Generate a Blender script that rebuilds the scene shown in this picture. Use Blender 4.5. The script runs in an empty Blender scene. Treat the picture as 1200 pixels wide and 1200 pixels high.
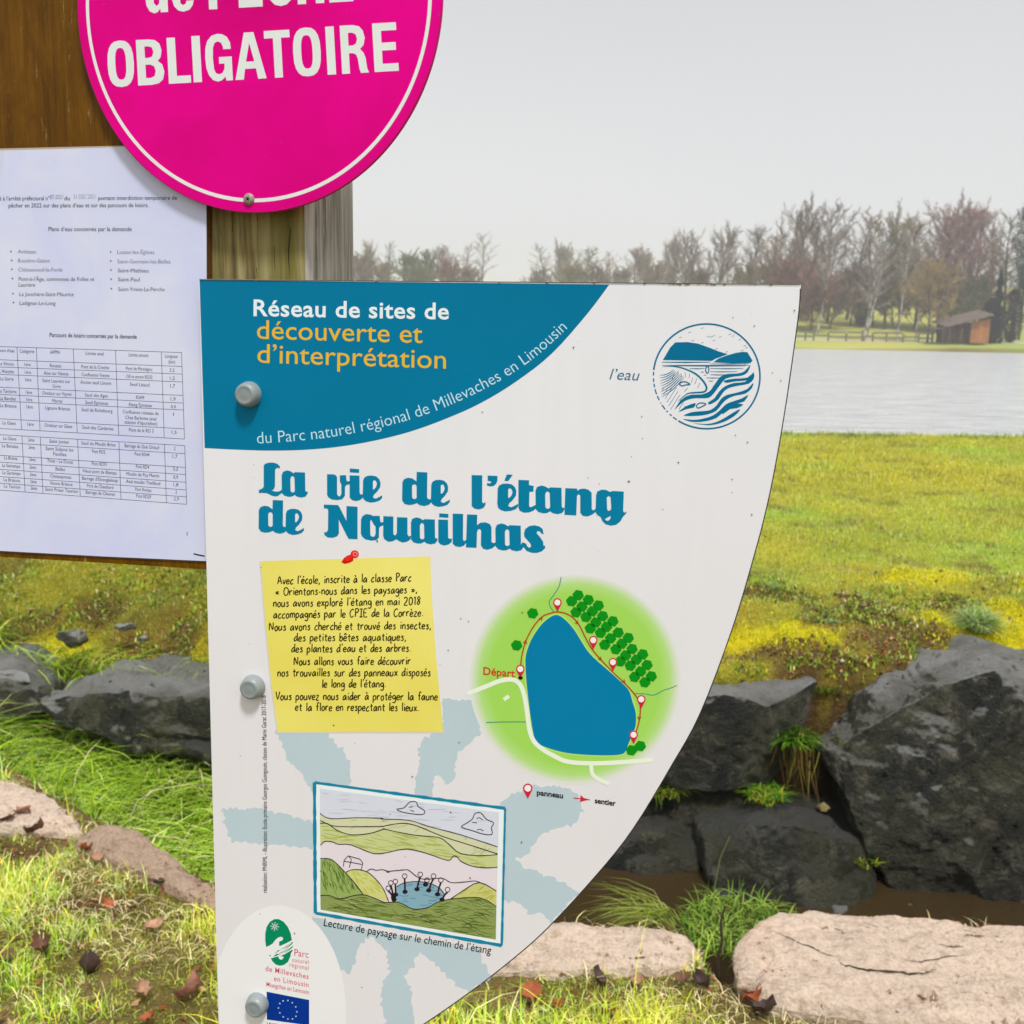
import bpy, bmesh, math, random
import numpy as np
from mathutils import Vector, Matrix
from mathutils.geometry import tessellate_polygon

random.seed(7)
rng = np.random.default_rng(7)
scene = bpy.context.scene
C = scene.collection

# ---------------------------------------------------------------- camera
EYE = Vector((0.0, 0.0, 1.5))
PITCH, ROLL, FPX = 10.16, 1.1, 1200.0
cam_data = bpy.data.cameras.new("camera")
cam = bpy.data.objects.new("camera", cam_data)
C.objects.link(cam)
cam.location = EYE
CAMROT = Matrix.Rotation(math.radians(90 - PITCH), 3, 'X') @ Matrix.Rotation(math.radians(ROLL), 3, 'Z')
cam.rotation_euler = CAMROT.to_euler()
cam_data.sensor_width = 36
cam_data.lens = 36.0 * FPX / 1200.0
cam_data.clip_start = 0.02
cam_data.clip_end = 3000
cam_data.dof.use_dof = True
cam_data.dof.focus_distance = 0.74
cam_data.dof.aperture_fstop = 20
scene.camera = cam

# ---------------------------------------------------------------- world, sun, exposure
SUN_EL, SUN_AZ = 60.0, 162.0          # elevation, compass bearing of the sun (0 = +Y, clockwise)
world = bpy.data.worlds.new("World")
scene.world = world
world.use_nodes = True
wn, wl = world.node_tree.nodes, world.node_tree.links
wn.clear()
out = wn.new('ShaderNodeOutputWorld')
sky = wn.new('ShaderNodeTexSky'); sky.sky_type = 'NISHITA'; sky.sun_disc = False
sky.sun_elevation = math.radians(SUN_EL); sky.sun_rotation = math.radians(SUN_AZ)
hs = wn.new('ShaderNodeHueSaturation'); hs.inputs['Saturation'].default_value = 0.12
wl.new(sky.outputs[0], hs.inputs['Color'])
b1 = wn.new('ShaderNodeBackground'); b1.inputs[1].default_value = 0.05
wl.new(hs.outputs[0], b1.inputs[0])
# overcast cloud layer: soft, slightly brighter overhead
tc = wn.new('ShaderNodeTexCoord')
mp = wn.new('ShaderNodeMapping'); mp.inputs['Scale'].default_value = (1, 1, 3)
nz = wn.new('ShaderNodeTexNoise'); nz.inputs['Scale'].default_value = 1.6; nz.inputs['Detail'].default_value = 3
wl.new(tc.outputs['Generated'], mp.inputs[0]); wl.new(mp.outputs[0], nz.inputs['Vector'])
cr = wn.new('ShaderNodeValToRGB')
cr.color_ramp.elements[0].position = 0.3; cr.color_ramp.elements[0].color = (0.93, 0.95, 0.98, 1)
cr.color_ramp.elements[1].position = 0.7; cr.color_ramp.elements[1].color = (1.0, 1.0, 1.0, 1)
wl.new(nz.outputs['Fac'], cr.inputs[0])
sp = wn.new('ShaderNodeSeparateXYZ'); wl.new(tc.outputs['Generated'], sp.inputs[0])
mr = wn.new('ShaderNodeMapRange'); mr.inputs['From Min'].default_value = 0.3; mr.inputs['From Max'].default_value = 1.0
mr.inputs['To Min'].default_value = 0.47; mr.inputs['To Max'].default_value = 0.85
wl.new(sp.outputs['Z'], mr.inputs['Value'])
b2 = wn.new('ShaderNodeBackground'); wl.new(cr.outputs[0], b2.inputs[0]); wl.new(mr.outputs[0], b2.inputs[1])
ad = wn.new('ShaderNodeAddShader'); wl.new(b1.outputs[0], ad.inputs[0]); wl.new(b2.outputs[0], ad.inputs[1])
wl.new(ad.outputs[0], out.inputs['Surface'])

sd = bpy.data.lights.new("sun", 'SUN'); sd.energy = 3.1; sd.angle = math.radians(9); sd.color = (1.0, 0.985, 0.97)
so = bpy.data.objects.new("sun", sd); C.objects.link(so)
az, el = math.radians(SUN_AZ), math.radians(SUN_EL)
sdir = Vector((math.sin(az) * math.cos(el), math.cos(az) * math.cos(el), math.sin(el)))
so.rotation_euler = sdir.to_track_quat('Z', 'Y').to_euler()
so.location = (0, -5, 20)

vs = scene.view_settings
vs.view_transform = 'Standard'; vs.look = 'None'; vs.exposure = 0.03; vs.gamma = 1.0
vs.use_curve_mapping = False
scene.cycles.max_bounces = 6
scene.cycles.transparent_max_bounces = 16
scene.cycles.volume_bounces = 1

# ---------------------------------------------------------------- helpers
def ray(px, py):
    return (CAMROT @ Vector(((px - 600) / FPX, -(py - 600) / FPX, -1.0)))

def ground_pt(px, py, z):
    d = ray(px, py); t = (z - EYE.z) / d.z
    return EYE + d * t

def at_depth(px, py, Y):
    d = ray(px, py)
    return EYE + d * (Y / d.y)

def lin(c):
    c = c / 255.0
    return c / 12.92 if c <= 0.04045 else ((c + 0.055) / 1.055) ** 2.4

def S(r, g, b, k=1.0):
    return (min(.9, lin(r) * k), min(.9, lin(g) * k), min(.9, lin(b) * k), 1.0)

def tagset(o, label=None, cat=None, group=None, kind=None):
    if label: o['label'] = label
    if cat: o['category'] = cat
    if group: o['group'] = group
    if kind: o['kind'] = kind
    return o

def empty(name, loc=(0, 0, 0), rz=0.0, **kw):
    o = bpy.data.objects.new(name, None)
    o.empty_display_size = 0.1
    C.objects.link(o); o.location = loc; o.rotation_euler = (0, 0, rz)
    return tagset(o, **kw)

def mesh_obj(name, verts, faces, mat, parent=None, smooth=False, world_coords=True, colors=None, **kw):
    me = bpy.data.meshes.new(name)
    me.from_pydata([tuple(v) for v in verts], [], faces)
    me.update()
    if colors is not None:
        ca = me.color_attributes.new("Col", 'FLOAT_COLOR', 'POINT')
        ca.data.foreach_set('color', np.asarray(colors, dtype=np.float32).ravel())
    if smooth: me.polygons.foreach_set('use_smooth', [True] * len(me.polygons))
    if mat is not None:
        for m in (mat if isinstance(mat, (list, tuple)) else [mat]): me.materials.append(m)
    o = bpy.data.objects.new(name, me); C.objects.link(o)
    if parent is not None:
        o.parent = parent
        if world_coords: o.matrix_parent_inverse = parent_inv(parent)
    return tagset(o, **kw)

def parent_inv(p):
    m = Matrix.LocRotScale(p.location, p.rotation_euler, p.scale)
    if p.parent: m = parent_inv(p.parent).inverted() @ m
    return m.inverted()

def fast_mesh(name, co, faces_flat, nper, mat, colors=None, smooth=False):
    """co (n,3) float array; faces_flat = list of arrays, nper = list of their vertex counts"""
    me = bpy.data.meshes.new(name)
    me.vertices.add(len(co)); me.vertices.foreach_set('co', np.asarray(co, np.float32).ravel())
    loops = np.concatenate([f.ravel() for f in faces_flat]).astype(np.int32)
    counts = np.concatenate([np.full(len(f), n) for f, n in zip(faces_flat, nper)]).astype(np.int32)
    starts = np.concatenate([[0], np.cumsum(counts)[:-1]]).astype(np.int32)
    me.loops.add(len(loops)); me.loops.foreach_set('vertex_index', loops)
    me.polygons.add(len(counts)); me.polygons.foreach_set('loop_start', starts)
    me.update(calc_edges=True)
    me.validate()
    if smooth: me.polygons.foreach_set('use_smooth', np.ones(len(counts), bool))
    if colors is not None:
        ca = me.color_attributes.new("Col", 'FLOAT_COLOR', 'POINT')
        ca.data.foreach_set('color', np.asarray(colors, dtype=np.float32).ravel())
    me.materials.append(mat)
    o = bpy.data.objects.new(name, me); C.objects.link(o)
    return o

# ---- node material helper
class NT:
    def __init__(s, name):
        s.m = bpy.data.materials.new(name); s.m.use_nodes = True
        s.n, s.l = s.m.node_tree.nodes, s.m.node_tree.links
        s.b = s.n['Principled BSDF']
        s.out = s.n['Material Output']
    def new(s, t, **kw):
        x = s.n.new(t)
        for k, v in kw.items():
            if k in x.inputs: x.inputs[k].default_value = v
            else: setattr(x, k, v)
        return x
    def link(s, a, b): s.l.new(a, b)
    def coord(s, kind='Object', scale=(1, 1, 1)):
        t = s.new('ShaderNodeTexCoord'); m = s.new('ShaderNodeMapping'); m.inputs['Scale'].default_value = scale
        s.link(t.outputs[kind], m.inputs[0]); return m.outputs[0]
    def noise(s, vec, scale, detail=4, rough=0.55, dist=0.0):
        x = s.new('ShaderNodeTexNoise'); x.inputs['Scale'].default_value = scale
        x.inputs['Detail'].default_value = detail; x.inputs['Roughness'].default_value = rough
        x.inputs['Distortion'].default_value = dist
        s.link(vec, x.inputs['Vector']); return x.outputs['Fac']
    def ramp(s, fac, stops):
        x = s.new('ShaderNodeValToRGB'); e = x.color_ramp.elements
        while len(e) < len(stops): e.new(0.5)
        for i, (p, c) in enumerate(stops):
            e[i].position = p; e[i].color = c if len(c) == 4 else (*c, 1)
        s.link(fac, x.inputs[0]); return x.outputs[0]
    def mix(s, fac, a, b, mode='MIX'):
        x = s.new('ShaderNodeMix'); x.data_type = 'RGBA'; x.blend_type = mode
        for sock, v in ((x.inputs[0], fac), (x.inputs[6], a), (x.inputs[7], b)):
            if hasattr(v, 'is_linked') or hasattr(v, 'links'): s.link(v, sock)
            else: sock.default_value = v
        return x.outputs[2]
    def bump(s, h, strength=0.3, dist=0.01):
        x = s.new('ShaderNodeBump'); x.inputs['Strength'].default_value = strength; x.inputs['Distance'].default_value = dist
        s.link(h, x.inputs['Height']); s.link(x.outputs[0], s.b.inputs['Normal'])
    def base(s, c):
        if isinstance(c, tuple): s.b.inputs['Base Color'].default_value = c
        else: s.link(c, s.b.inputs['Base Color'])
        return s
    def set(s, **kw):
        for k, v in kw.items():
            s.b.inputs[k.replace('_', ' ')].default_value = v
        return s

def plain(name, col, rough=0.5, spec=0.4, vary=0.0, vscale=40.0):
    t = NT(name)
    if vary > 0:
        v = t.coord('Object'); f = t.noise(v, vscale, 4)
        lo = tuple(c * (1 - vary) for c in col[:3]) + (1,); hi = tuple(min(1, c * (1 + vary)) for c in col[:3]) + (1,)
        t.base(t.ramp(f, [(0.3, lo), (0.7, hi)]))
    else: t.base(col)
    t.b.inputs['Roughness'].default_value = rough
    t.b.inputs['Specular IOR Level'].default_value = spec
    return t.m

def attr_mat(name, rough=0.6, spec=0.3, translucent=0.0, fine=0.0, fscale=200):
    t = NT(name)
    a = t.new('ShaderNodeVertexColor'); a.layer_name = "Col"
    col = a.outputs['Color']
    if fine > 0:
        v = t.coord('Object'); f = t.noise(v, fscale, 5, 0.65)
        g = t.ramp(f, [(0.25, (1 - fine,) * 3), (0.75, (1 + fine,) * 3)])
        col = t.mix(1.0, col, g, 'MULTIPLY')
    t.base(col)
    t.b.inputs['Roughness'].default_value = rough
    t.b.inputs['Specular IOR Level'].default_value = spec
    if translucent > 0:
        tr = t.new('ShaderNodeBsdfTranslucent'); t.link(col, tr.inputs['Color'])
        mx = t.new('ShaderNodeMixShader'); mx.inputs[0].default_value = translucent
        t.link(t.b.outputs[0], mx.inputs[1]); t.link(tr.outputs[0], mx.inputs[2])
        t.link(mx.outputs[0], t.out.inputs['Surface'])
    return t.m
# ================================================================ the sign planes
_l = ray(-4200, 290); _l.z = 0
U = (-_l).normalized(); V = Vector((0, 0, 1)); N = U.cross(V).normalized()     # N points to the viewer
P0 = EYE + ray(585, 600) * 0.72

class Plane:
    def __init__(s, off): s.o = P0 + N * off
    def w(s, px, py, lift=0.0):
        d = ray(px, py); o = s.o + N * lift
        t = (o - EYE).dot(N) / d.dot(N)
        return EYE + d * t
    def uv(s, px, py):
        p = s.w(px, py) - s.o
        return (p.dot(U), p.dot(V))
    def xyz(s, u, v, lift=0.0): return s.o + U * u + V * v + N * lift

PANEL = Plane(0.0)
BOARD = Plane(-0.0075)
PAPER = Plane(-0.0068)
POSTF = Plane(-0.016)
DISC = Plane(0.0)

LAY = 0.00003      # print layers 0.03 mm apart

def smooth_closed(pts, n=4):
    r = []
    m = len(pts)
    for i in range(m):
        p0, p1, p2, p3 = [Vector(pts[(i + k - 1) % m]) for k in range(4)]
        for j in range(n):
            t = j / n
            r.append(0.5 * ((2 * p1) + (-p0 + p2) * t + (2 * p0 - 5 * p1 + 4 * p2 - p3) * t * t + (-p0 + 3 * p1 - 3 * p2 + p3) * t ** 3))
    return [(p.x, p.y) for p in r]

def smooth_open(pts, n=4):
    if len(pts) < 3: return pts
    q = [pts[0]] + list(pts) + [pts[-1]]
    r = []
    for i in range(len(pts) - 1):
        p0, p1, p2, p3 = [Vector(q[i + k]) for k in range(4)]
        for j in range(n):
            t = j / n
            r.append(0.5 * ((2 * p1) + (-p0 + p2) * t + (2 * p0 - 5 * p1 + 4 * p2 - p3) * t * t + (-p0 + 3 * p1 - 3 * p2 + p3) * t ** 3))
    return [(p.x, p.y) for p in r] + [tuple(pts[-1])]

def jag(pts, amp=2.0, step=5.0, seed=1, closed=True):
    R = random.Random(seed); r = []
    m = len(pts)
    for i in range(m if closed else m - 1):
        a, b = Vector(pts[i]), Vector(pts[(i + 1) % m])
        k = max(1, int((b - a).length / step)); nn = Vector((-(b - a).y, (b - a).x)).normalized()
        for j in range(k):
            r.append(tuple(a.lerp(b, j / k) + nn * R.gauss(0, amp)))
    return r

class Print:
    """collects flat print (ink) for one plane, becomes one mesh"""
    def __init__(s, plane): s.p = plane; s.v = []; s.f = []; s.c = []
    def poly(s, pts, layer=1, holes=(), col=None):
        loops = [list(pts)] + [list(h) for h in holes]
        vl = [[Vector((x, y, 0)) for x, y in l] for l in loops]
        flat = [q for l in loops for q in l]
        tris = tessellate_polygon(vl)
        b = len(s.v)
        s.v += [s.p.w(x, y, layer * LAY) for x, y in flat]
        if col is not None: s.c += [col] * len(flat)
        for t in tris:
            a, bb, c = flat[t[0]], flat[t[1]], flat[t[2]]
            area = (bb[0] - a[0]) * (c[1] - a[1]) - (bb[1] - a[1]) * (c[0] - a[0])
            if abs(area) < 1e-9: continue
            s.f.append((b + t[0], b + t[2], b + t[1]) if area > 0 else (b + t[0], b + t[1], b + t[2]))
        return s
    def fan(s, pts, layer=1, col=None):
        return s.poly(pts, layer, (), col)
    def stroke(s, pts, w, layer=1, closed=False, col=None, jitter=0.0, taper=False, drift=0.0):
        pts = [Vector(p) for p in pts]; n = len(pts)
        if n < 2: return s
        b = len(s.v)
        for i, p in enumerate(pts):
            if closed: a, c = pts[i - 1], pts[(i + 1) % n]
            else: a, c = pts[max(0, i - 1)], pts[min(n - 1, i + 1)]
            d = (c - a)
            d = d.normalized() if d.length > 1e-9 else Vector((1, 0))
            nn = Vector((-d.y, d.x)); ww = w / 2
            if jitter: ww *= 1 + random.uniform(-jitter, jitter)
            if taper and not closed: ww *= max(0.15, math.sin(math.pi * (i + .3) / (n - .4)) ** 0.7)
            for sg in (1, -1):
                q = p + nn * ww * sg
                s.v.append(s.p.w(q.x, q.y, layer * LAY + drift * i))
                if col is not None: s.c.append(col)
        for i in range(n if closed else n - 1):
            j = (i + 1) % n
            s.f.append((b + 2 * i, b + 2 * j, b + 2 * j + 1, b + 2 * i + 1))
        return s
    def text(s, body, base, H, layer=1, bold=0.0, up=None, shear=0.0, space=1.0, res=3, natural=None):
        """base: pixel polyline of the baseline; H cap height in px"""
        cu = bpy.data.curves.new("t", 'FONT'); cu.body = body; cu.size = 1; cu.offset = bold
        cu.resolution_u = res; cu.shear = shear; cu.space_character = space; cu.fill_mode = 'FRONT'
        o = bpy.data.objects.new("t", cu); C.objects.link(o)
        dg = bpy.context.evaluated_depsgraph_get(); dg.update()
        me = o.evaluated_get(dg).to_mesh()
        co = [v.co.copy() for v in me.vertices]; fs = [tuple(p.vertices) for p in me.polygons]
        o.evaluated_get(dg).to_mesh_clear()
        bpy.data.objects.remove(o); bpy.data.curves.remove(cu)
        if not co: return s
        xs = [c.x for c in co]; x0, x1 = min(xs), max(xs)
        pb = [Vector(p) for p in base]
        seg = [(pb[i + 1] - pb[i]).length for i in range(len(pb) - 1)]; L = sum(seg)
        k = H / 0.729
        b = len(s.v)
        for c in co:
            t = (c.x - x0) / (x1 - x0) * L
            i = 0
            while i < len(seg) - 1 and t > seg[i]: t -= seg[i]; i += 1
            d = (pb[i + 1] - pb[i]).normalized()
            p = pb[i] + d * t
            if up is not None: n = Vector(up)
            else:
                if len(seg) > 1:     # interpolate direction for curved lines
                    f = t / seg[i]
                    dn = (pb[min(i + 2, len(pb) - 1)] - pb[min(i + 1, len(pb) - 2)]).normalized()
                    dp = (pb[i] - pb[i - 1]).normalized() if i > 0 else d
                    d = (d + (dn * max(0, f - .5) + dp * max(0, .5 - f))).normalized()
                n = Vector((d.y, -d.x))
            q = p + n * (c.y * k)
            s.v.append(s.p.w(q.x, q.y, layer * LAY))
        for f in fs: s.f.append(tuple(b + i for i in f))
        return s
    def build(s, name, mat, parent, **kw):
        return mesh_obj(name, s.v, s.f, mat, parent, colors=(s.c if s.c else None), **kw)

def ink(name, r, g, b, rough=0.38, k=1.08): return plain(name, S(r, g, b, k), rough, 0.12)

M_white = None
def make_panel_white():
    t = NT('panel_white')
    v = t.coord('Object')
    big = t.noise(v, 5.0, 3); fine = t.noise(v, 900, 2)
    c1 = t.ramp(big, [(0.3, (0.79, 0.80, 0.838)), (0.7, (0.83, 0.84, 0.88))])
    # sparse fly specks and grime
    vo = t.new('ShaderNodeTexVoronoi'); vo.inputs['Scale'].default_value = 24; t.link(v, vo.inputs['Vector'])
    spk = t.ramp(vo.outputs['Distance'], [(0.012, (1, 1, 1)), (0.03, (0, 0, 0))])
    sel = t.ramp(t.noise(v, 17, 2), [(0.55, (0, 0, 0)), (0.6, (1, 1, 1))])
    msk = t.mix(1.0, spk, sel, 'MULTIPLY')
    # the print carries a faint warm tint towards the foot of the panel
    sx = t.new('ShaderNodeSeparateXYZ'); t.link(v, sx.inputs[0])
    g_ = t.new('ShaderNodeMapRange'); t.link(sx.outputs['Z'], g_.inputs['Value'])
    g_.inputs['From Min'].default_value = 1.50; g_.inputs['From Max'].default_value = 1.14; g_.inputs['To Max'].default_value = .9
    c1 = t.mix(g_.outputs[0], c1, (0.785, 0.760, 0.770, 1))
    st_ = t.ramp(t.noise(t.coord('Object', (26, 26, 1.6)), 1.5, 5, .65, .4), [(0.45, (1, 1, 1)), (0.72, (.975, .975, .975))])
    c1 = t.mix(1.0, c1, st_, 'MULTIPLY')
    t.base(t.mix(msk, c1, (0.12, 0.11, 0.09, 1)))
    t.b.inputs['Roughness'].default_value = 0.42
    t.b.inputs['Specular IOR Level'].default_value = 0.35
    t.bump(fine, 0.02, 0.0005)
    return t.m
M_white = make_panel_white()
M_edge = plain('panel_edge', (0.02, 0.018, 0.016, 1), 0.6)
M_teal = plain('ink_teal', S(0, 118, 158, 1.0), 0.36, 0.08, 0.05, 6)
M_black = ink('ink_black', 22, 22, 26)
M_ltext = ink('ink_white', 225, 235, 240, k=1.05)
M_yel = ink('ink_amber', 230, 184, 48, k=1.0)

# ---------------------------------------------------------------- information panel
panel = empty('information_panel', PANEL.w(300, 1290), label='white sail-shaped information panel with blue header bolted to the wooden post', cat='information panel')
outline = [(233, 327), (938.5, 333)] + smooth_open([(938.5, 333.5), (937, 362), (930, 415), (922, 470), (912, 530), (900, 590), (884, 652), (857.5, 740), (821, 836), (787, 898), (742, 972), (700, 1025), (640, 1090), (593, 1131), (547, 1166), (498, 1200), (420, 1250), (340, 1292), (259.5, 1325)], 4)[1:]
def plate(outline, plane, thick, name, mface, medge, parent, **kw):
    n = len(outline)
    f = [plane.w(x, y) for x, y in outline]; bk = [p - N * thick for p in f]
    rim = [p - N * 0.0003 for p in f]
    c = Vector((sum(p.x for p in f) / n, sum(p.y for p in f) / n, sum(p.z for p in f) / n))
    vs_ = f + bk
    tris = tessellate_polygon([[Vector((x, y, 0)) for x, y in outline]])
    fs = []
    for t in tris:
        a, b, c_ = [outline[i] for i in t]
        ar = (b[0] - a[0]) * (c_[1] - a[1]) - (b[1] - a[1]) * (c_[0] - a[0])
        t = (t[0], t[2], t[1]) if ar > 0 else tuple(t)
        fs.append(t); fs.append((n + t[2], n + t[1], n + t[0]))
    nf = len(fs)
    for i in range(n):
        j = (i + 1) % n; fs.append((i, n + i, n + j, j))
    o = mesh_obj(name, vs_, fs, [mface, medge], parent, **kw)
    mi = [0] * nf + [1] * n
    for k in range(nf):
        if k % 2 == 1: mi[k] = 1
    o.data.polygons.foreach_set('material_index', mi)
    return o
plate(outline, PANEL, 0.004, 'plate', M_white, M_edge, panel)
# thin dark edge line of the laminate all round the face
Print(PANEL).stroke([(a * 0.9985 + 600 * .0015, b * 0.9985 + 700 * .0015) for a, b in outline[2:]], 1.3, 1).build('edge_trim', M_edge, panel)
Print(PANEL).stroke([(233.6, 327.7), (600, 330.6), (938, 333.6)], 1.1, 14).build('top_edge_trim', plain('worn_edge', (0.10, 0.09, 0.06, 1), 0.7, .3, .5, 300), panel)
arc = smooth_open([(714, 333.5), (688, 368), (647, 414), (605, 447), (563, 472.5), (521.7, 491), (480, 506), (438, 516.5), (397, 523.5), (355, 527.2), (313, 528), (272, 526.7), (239.8, 525)], 4)
Print(PANEL).poly([(233.8, 328)] + arc, 2).build('header_field', M_teal, panel)

UPV = (0.012, -1.0)
p = Print(PANEL).text("Réseau de sites de", [(297, 370), (526, 374)], 20, 4, bold=0.018, up=UPV, space=1.05)
p.build('header_lettering', M_ltext, panel)
p = Print(PANEL).text("découverte et", [(301, 397), (495, 402)], 23.5, 4, bold=0.002, up=UPV)
p.text("d’interprétation", [(301.5, 425), (522.5, 432)], 23.5, 4, bold=0.002, up=UPV)
p.build('header_lettering', M_yel, panel)
curve_base = smooth_open([(301.5, 520), (345, 517), (390, 512), (440, 502.5), (480, 492), (520, 478), (560, 460), (600, 438), (632, 415), (665, 385)], 6)
Print(PANEL).text("du Parc naturel régional de Millevaches en Limousin", curve_base, 14.6, 4, bold=-0.008).build('header_lettering', ink('ink_pale_cyan', 186, 222, 232), panel)
Print(PANEL).text("l’eau", [(714, 444.5), (748, 446)], 13.5, 4, bold=-0.002, up=(0.22, -1), shear=0.1).build('emblem_caption', ink('ink_slate', 60, 110, 140), panel)

# title: glyph outlines, local units = photo pixels
G = {
 'L': ([(14, 10.5), (16, 8.2), (20, 7.2), (25, 7), (30, 8.5), (33, 11.5), (33, 14), (31, 13.2), (28.5, 13.8), (27.4, 15.5), (27.2, 35), (26, 38), (23.5, 40), (29, 41.2), (33, 40.5), (36, 38), (36, 43), (34, 43.5), (31, 46), (28, 46.8), (24, 46), (18, 43), (12, 42.5), (8.5, 43), (8.2, 39.5), (13, 37), (14, 35)], []),
 'a': ([(35, 22), (36.5, 18), (41, 16.2), (45, 17), (49, 19.5), (50.5, 18.2), (62.5, 18.7), (62.8, 40), (64, 41.2), (65.8, 41), (65.5, 43.5), (63, 47), (58, 48.2), (53, 47), (50.5, 45), (47, 47), (43, 47.2), (38, 45.8), (35.2, 42.5)], [[(45.5, 40.5), (45.3, 26), (46.5, 23.3), (48, 22.8), (50, 24.5), (50.5, 40.5), (49, 42), (47, 42)]]),
 'v': ([(3.2, 20.8), (10, 20.7), (13, 21.5), (15, 24), (15, 44), (16.5, 46.5), (18.5, 46.5), (20, 44), (20, 33), (18.2, 29), (18.2, 22), (25.5, 21.7), (25.8, 26), (26.5, 29), (31, 28.7), (31, 32), (25.5, 33.5), (24.3, 36), (24.2, 46), (21, 50), (15, 51), (9, 50.3), (5, 48), (3.3, 45)], []),
 'i': ([(29.7, 22), (41.2, 22.3), (41.5, 43), (43, 44.5), (46, 44), (45.5, 48), (42, 51), (37, 52.2), (32.5, 51), (29.7, 48)], []),
 'dot': ([(30, 14), (41, 14.8), (40.7, 19.3), (29.8, 18.5)], []),
 'e': ([(45.5, 28), (47, 24.5), (51, 22.5), (56, 22.2), (61, 23.3), (64.5, 26.5), (66, 31), (65.5, 36), (62, 41), (58, 45), (57, 48), (60.5, 49.3), (65, 47), (67.9, 45.3), (67.8, 48.5), (65, 51.5), (60, 53.3), (54, 54), (49, 52.5), (46, 50), (45, 45)], [[(57, 38.7), (57, 29), (58.5, 27.5), (60.5, 28.5), (61.8, 32), (60.5, 36), (58.5, 38.3)]]),
 'd': ([(6.5, 25), (8.5, 21.5), (13, 19.8), (18, 20.5), (23, 24), (23.3, 13), (35.8, 13.5), (35.5, 43), (37, 45), (40.5, 45), (41, 48), (37.5, 51.5), (32, 53), (26.5, 51.8), (23.5, 49.5), (19, 51.3), (14, 51.7), (9, 50.5), (6.2, 46.5)], [[(18, 43), (17.8, 30), (19, 27.7), (21.5, 27.5), (23.2, 29.5), (23.3, 43), (22, 44.7), (19.5, 44.7)]]),
 'l': ([(7.7, 11.7), (20.2, 12), (20, 43), (21.5, 45), (24, 43), (23.8, 47), (21, 50.5), (16, 52), (11, 51), (7.7, 48)], []),
 'ap': ([(26.5, 12.3), (38, 12.7), (38, 18), (36.5, 22), (33, 24.7), (29, 25), (25.3, 23.8), (26, 21), (29, 21.5), (31, 20), (29.5, 19), (26.5, 18.5)], []),
 'ac': ([(49, 11), (56, 11.3), (50.5, 18.7), (46, 18.5)], []),
 't': ([(62.5, 17.3), (75, 17.8), (75, 23.5), (80.5, 24.3), (80, 31.3), (75.5, 31.3), (75, 48), (77, 49.5), (84, 46), (84, 50), (80, 53.5), (75, 55.5), (69, 55.8), (64, 53.5), (62.5, 50)], []),
 'n': ([(32.5, 27), (46.2, 27.5), (46.5, 30), (50, 28), (55, 27.5), (60, 29), (63.3, 32.5), (63.5, 52), (65.5, 53), (69, 50.5), (69, 54), (64, 58), (58, 60.3), (53, 59.5), (50, 56), (50, 36), (48.3, 33.8), (46.2, 36), (45.3, 59), (31.5, 58.2)], []),
 'g': ([(68.5, 35), (70, 31), (75, 28.7), (80, 29), (85, 31.5), (87.5, 30.3), (101, 31), (100.3, 54), (102, 56), (104, 54), (104, 56.5), (101.5, 59), (99.8, 61), (97, 66), (92, 70), (86, 71), (80, 69.5), (76, 66), (73.8, 61), (70, 58.5), (67.3, 54.5), (68, 50)], [[(81.5, 51.5), (81, 38), (83, 36.3), (85.5, 37.5), (86.3, 51.5), (84.5, 53.5), (82.5, 53.5)], [(79, 63), (82, 61.5), (85.5, 59.5), (85.5, 62.5), (83, 65.2), (80.5, 65)]]),
 'N': ([(-.5, 56.3), (16, 56.8), (18, 59.5), (26, 75.5), (26, 58), (39, 58.8), (39, 97), (28.5, 96.5), (26.5, 93), (17, 74), (17.2, 90), (15, 93.5), (10, 95.2), (4, 94.8), (.3, 92), (-.3, 88.5), (2.5, 88.8), (4.3, 86), (4.6, 62.5), (3, 60.8), (-.5, 60.8)], []),
 'o': ([(43, 74), (44.5, 70), (49, 67.3), (54, 68), (57, 69.5), (65, 69.5), (65.3, 73), (66, 77), (70.5, 76.9), (70.5, 80), (65.5, 82), (64.3, 84), (64, 95), (61, 98), (55, 98.5), (48, 97), (44, 93.5), (42.8, 90)], [[(54, 92), (53.8, 76), (55, 74), (56.5, 77), (58.5, 80.5), (60, 82), (60.2, 90), (59, 93.5), (56, 94)]]),
 'u': ([(69.2, 69.8), (81, 70.3), (81, 91), (83, 92.5), (85, 90), (85.2, 71), (97.5, 71.5), (97.5, 91), (99, 93.5), (102, 93), (101, 97), (97, 99.8), (92, 100.8), (88, 99.3), (84.5, 97), (80, 99.3), (75, 99.8), (70.5, 97), (69, 93)], []),
 'h': ([(2.3, 57.8), (14.3, 58.2), (14, 70.3), (18, 67.5), (24, 67), (29, 69), (31, 73), (31, 90), (33, 91.5), (36, 90.5), (36, 94), (32, 97.5), (26, 99.3), (21, 98), (18.5, 94), (18.8, 77), (17.5, 75), (15, 75.5), (14, 79), (13.5, 97), (1, 96.5)], []),
 's': ([(69, 80), (70.5, 75), (75, 71.5), (81, 70.5), (87, 71.8), (91, 75), (92, 81), (90, 80.5), (87, 77.5), (84.5, 77.5), (84, 80), (88, 84.5), (91.5, 90), (92, 94.5), (94, 94.5), (93.8, 97.5), (90, 101), (84, 103), (78, 102.8), (72, 100.5), (68.5, 96), (65.5, 94), (67, 90.3), (71.5, 92), (73, 95.5), (75.5, 97), (77.5, 95), (76.5, 92), (72.5, 87.5), (69.5, 84)], []),
}
title = Print(PANEL)
_k = [0]
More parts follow.
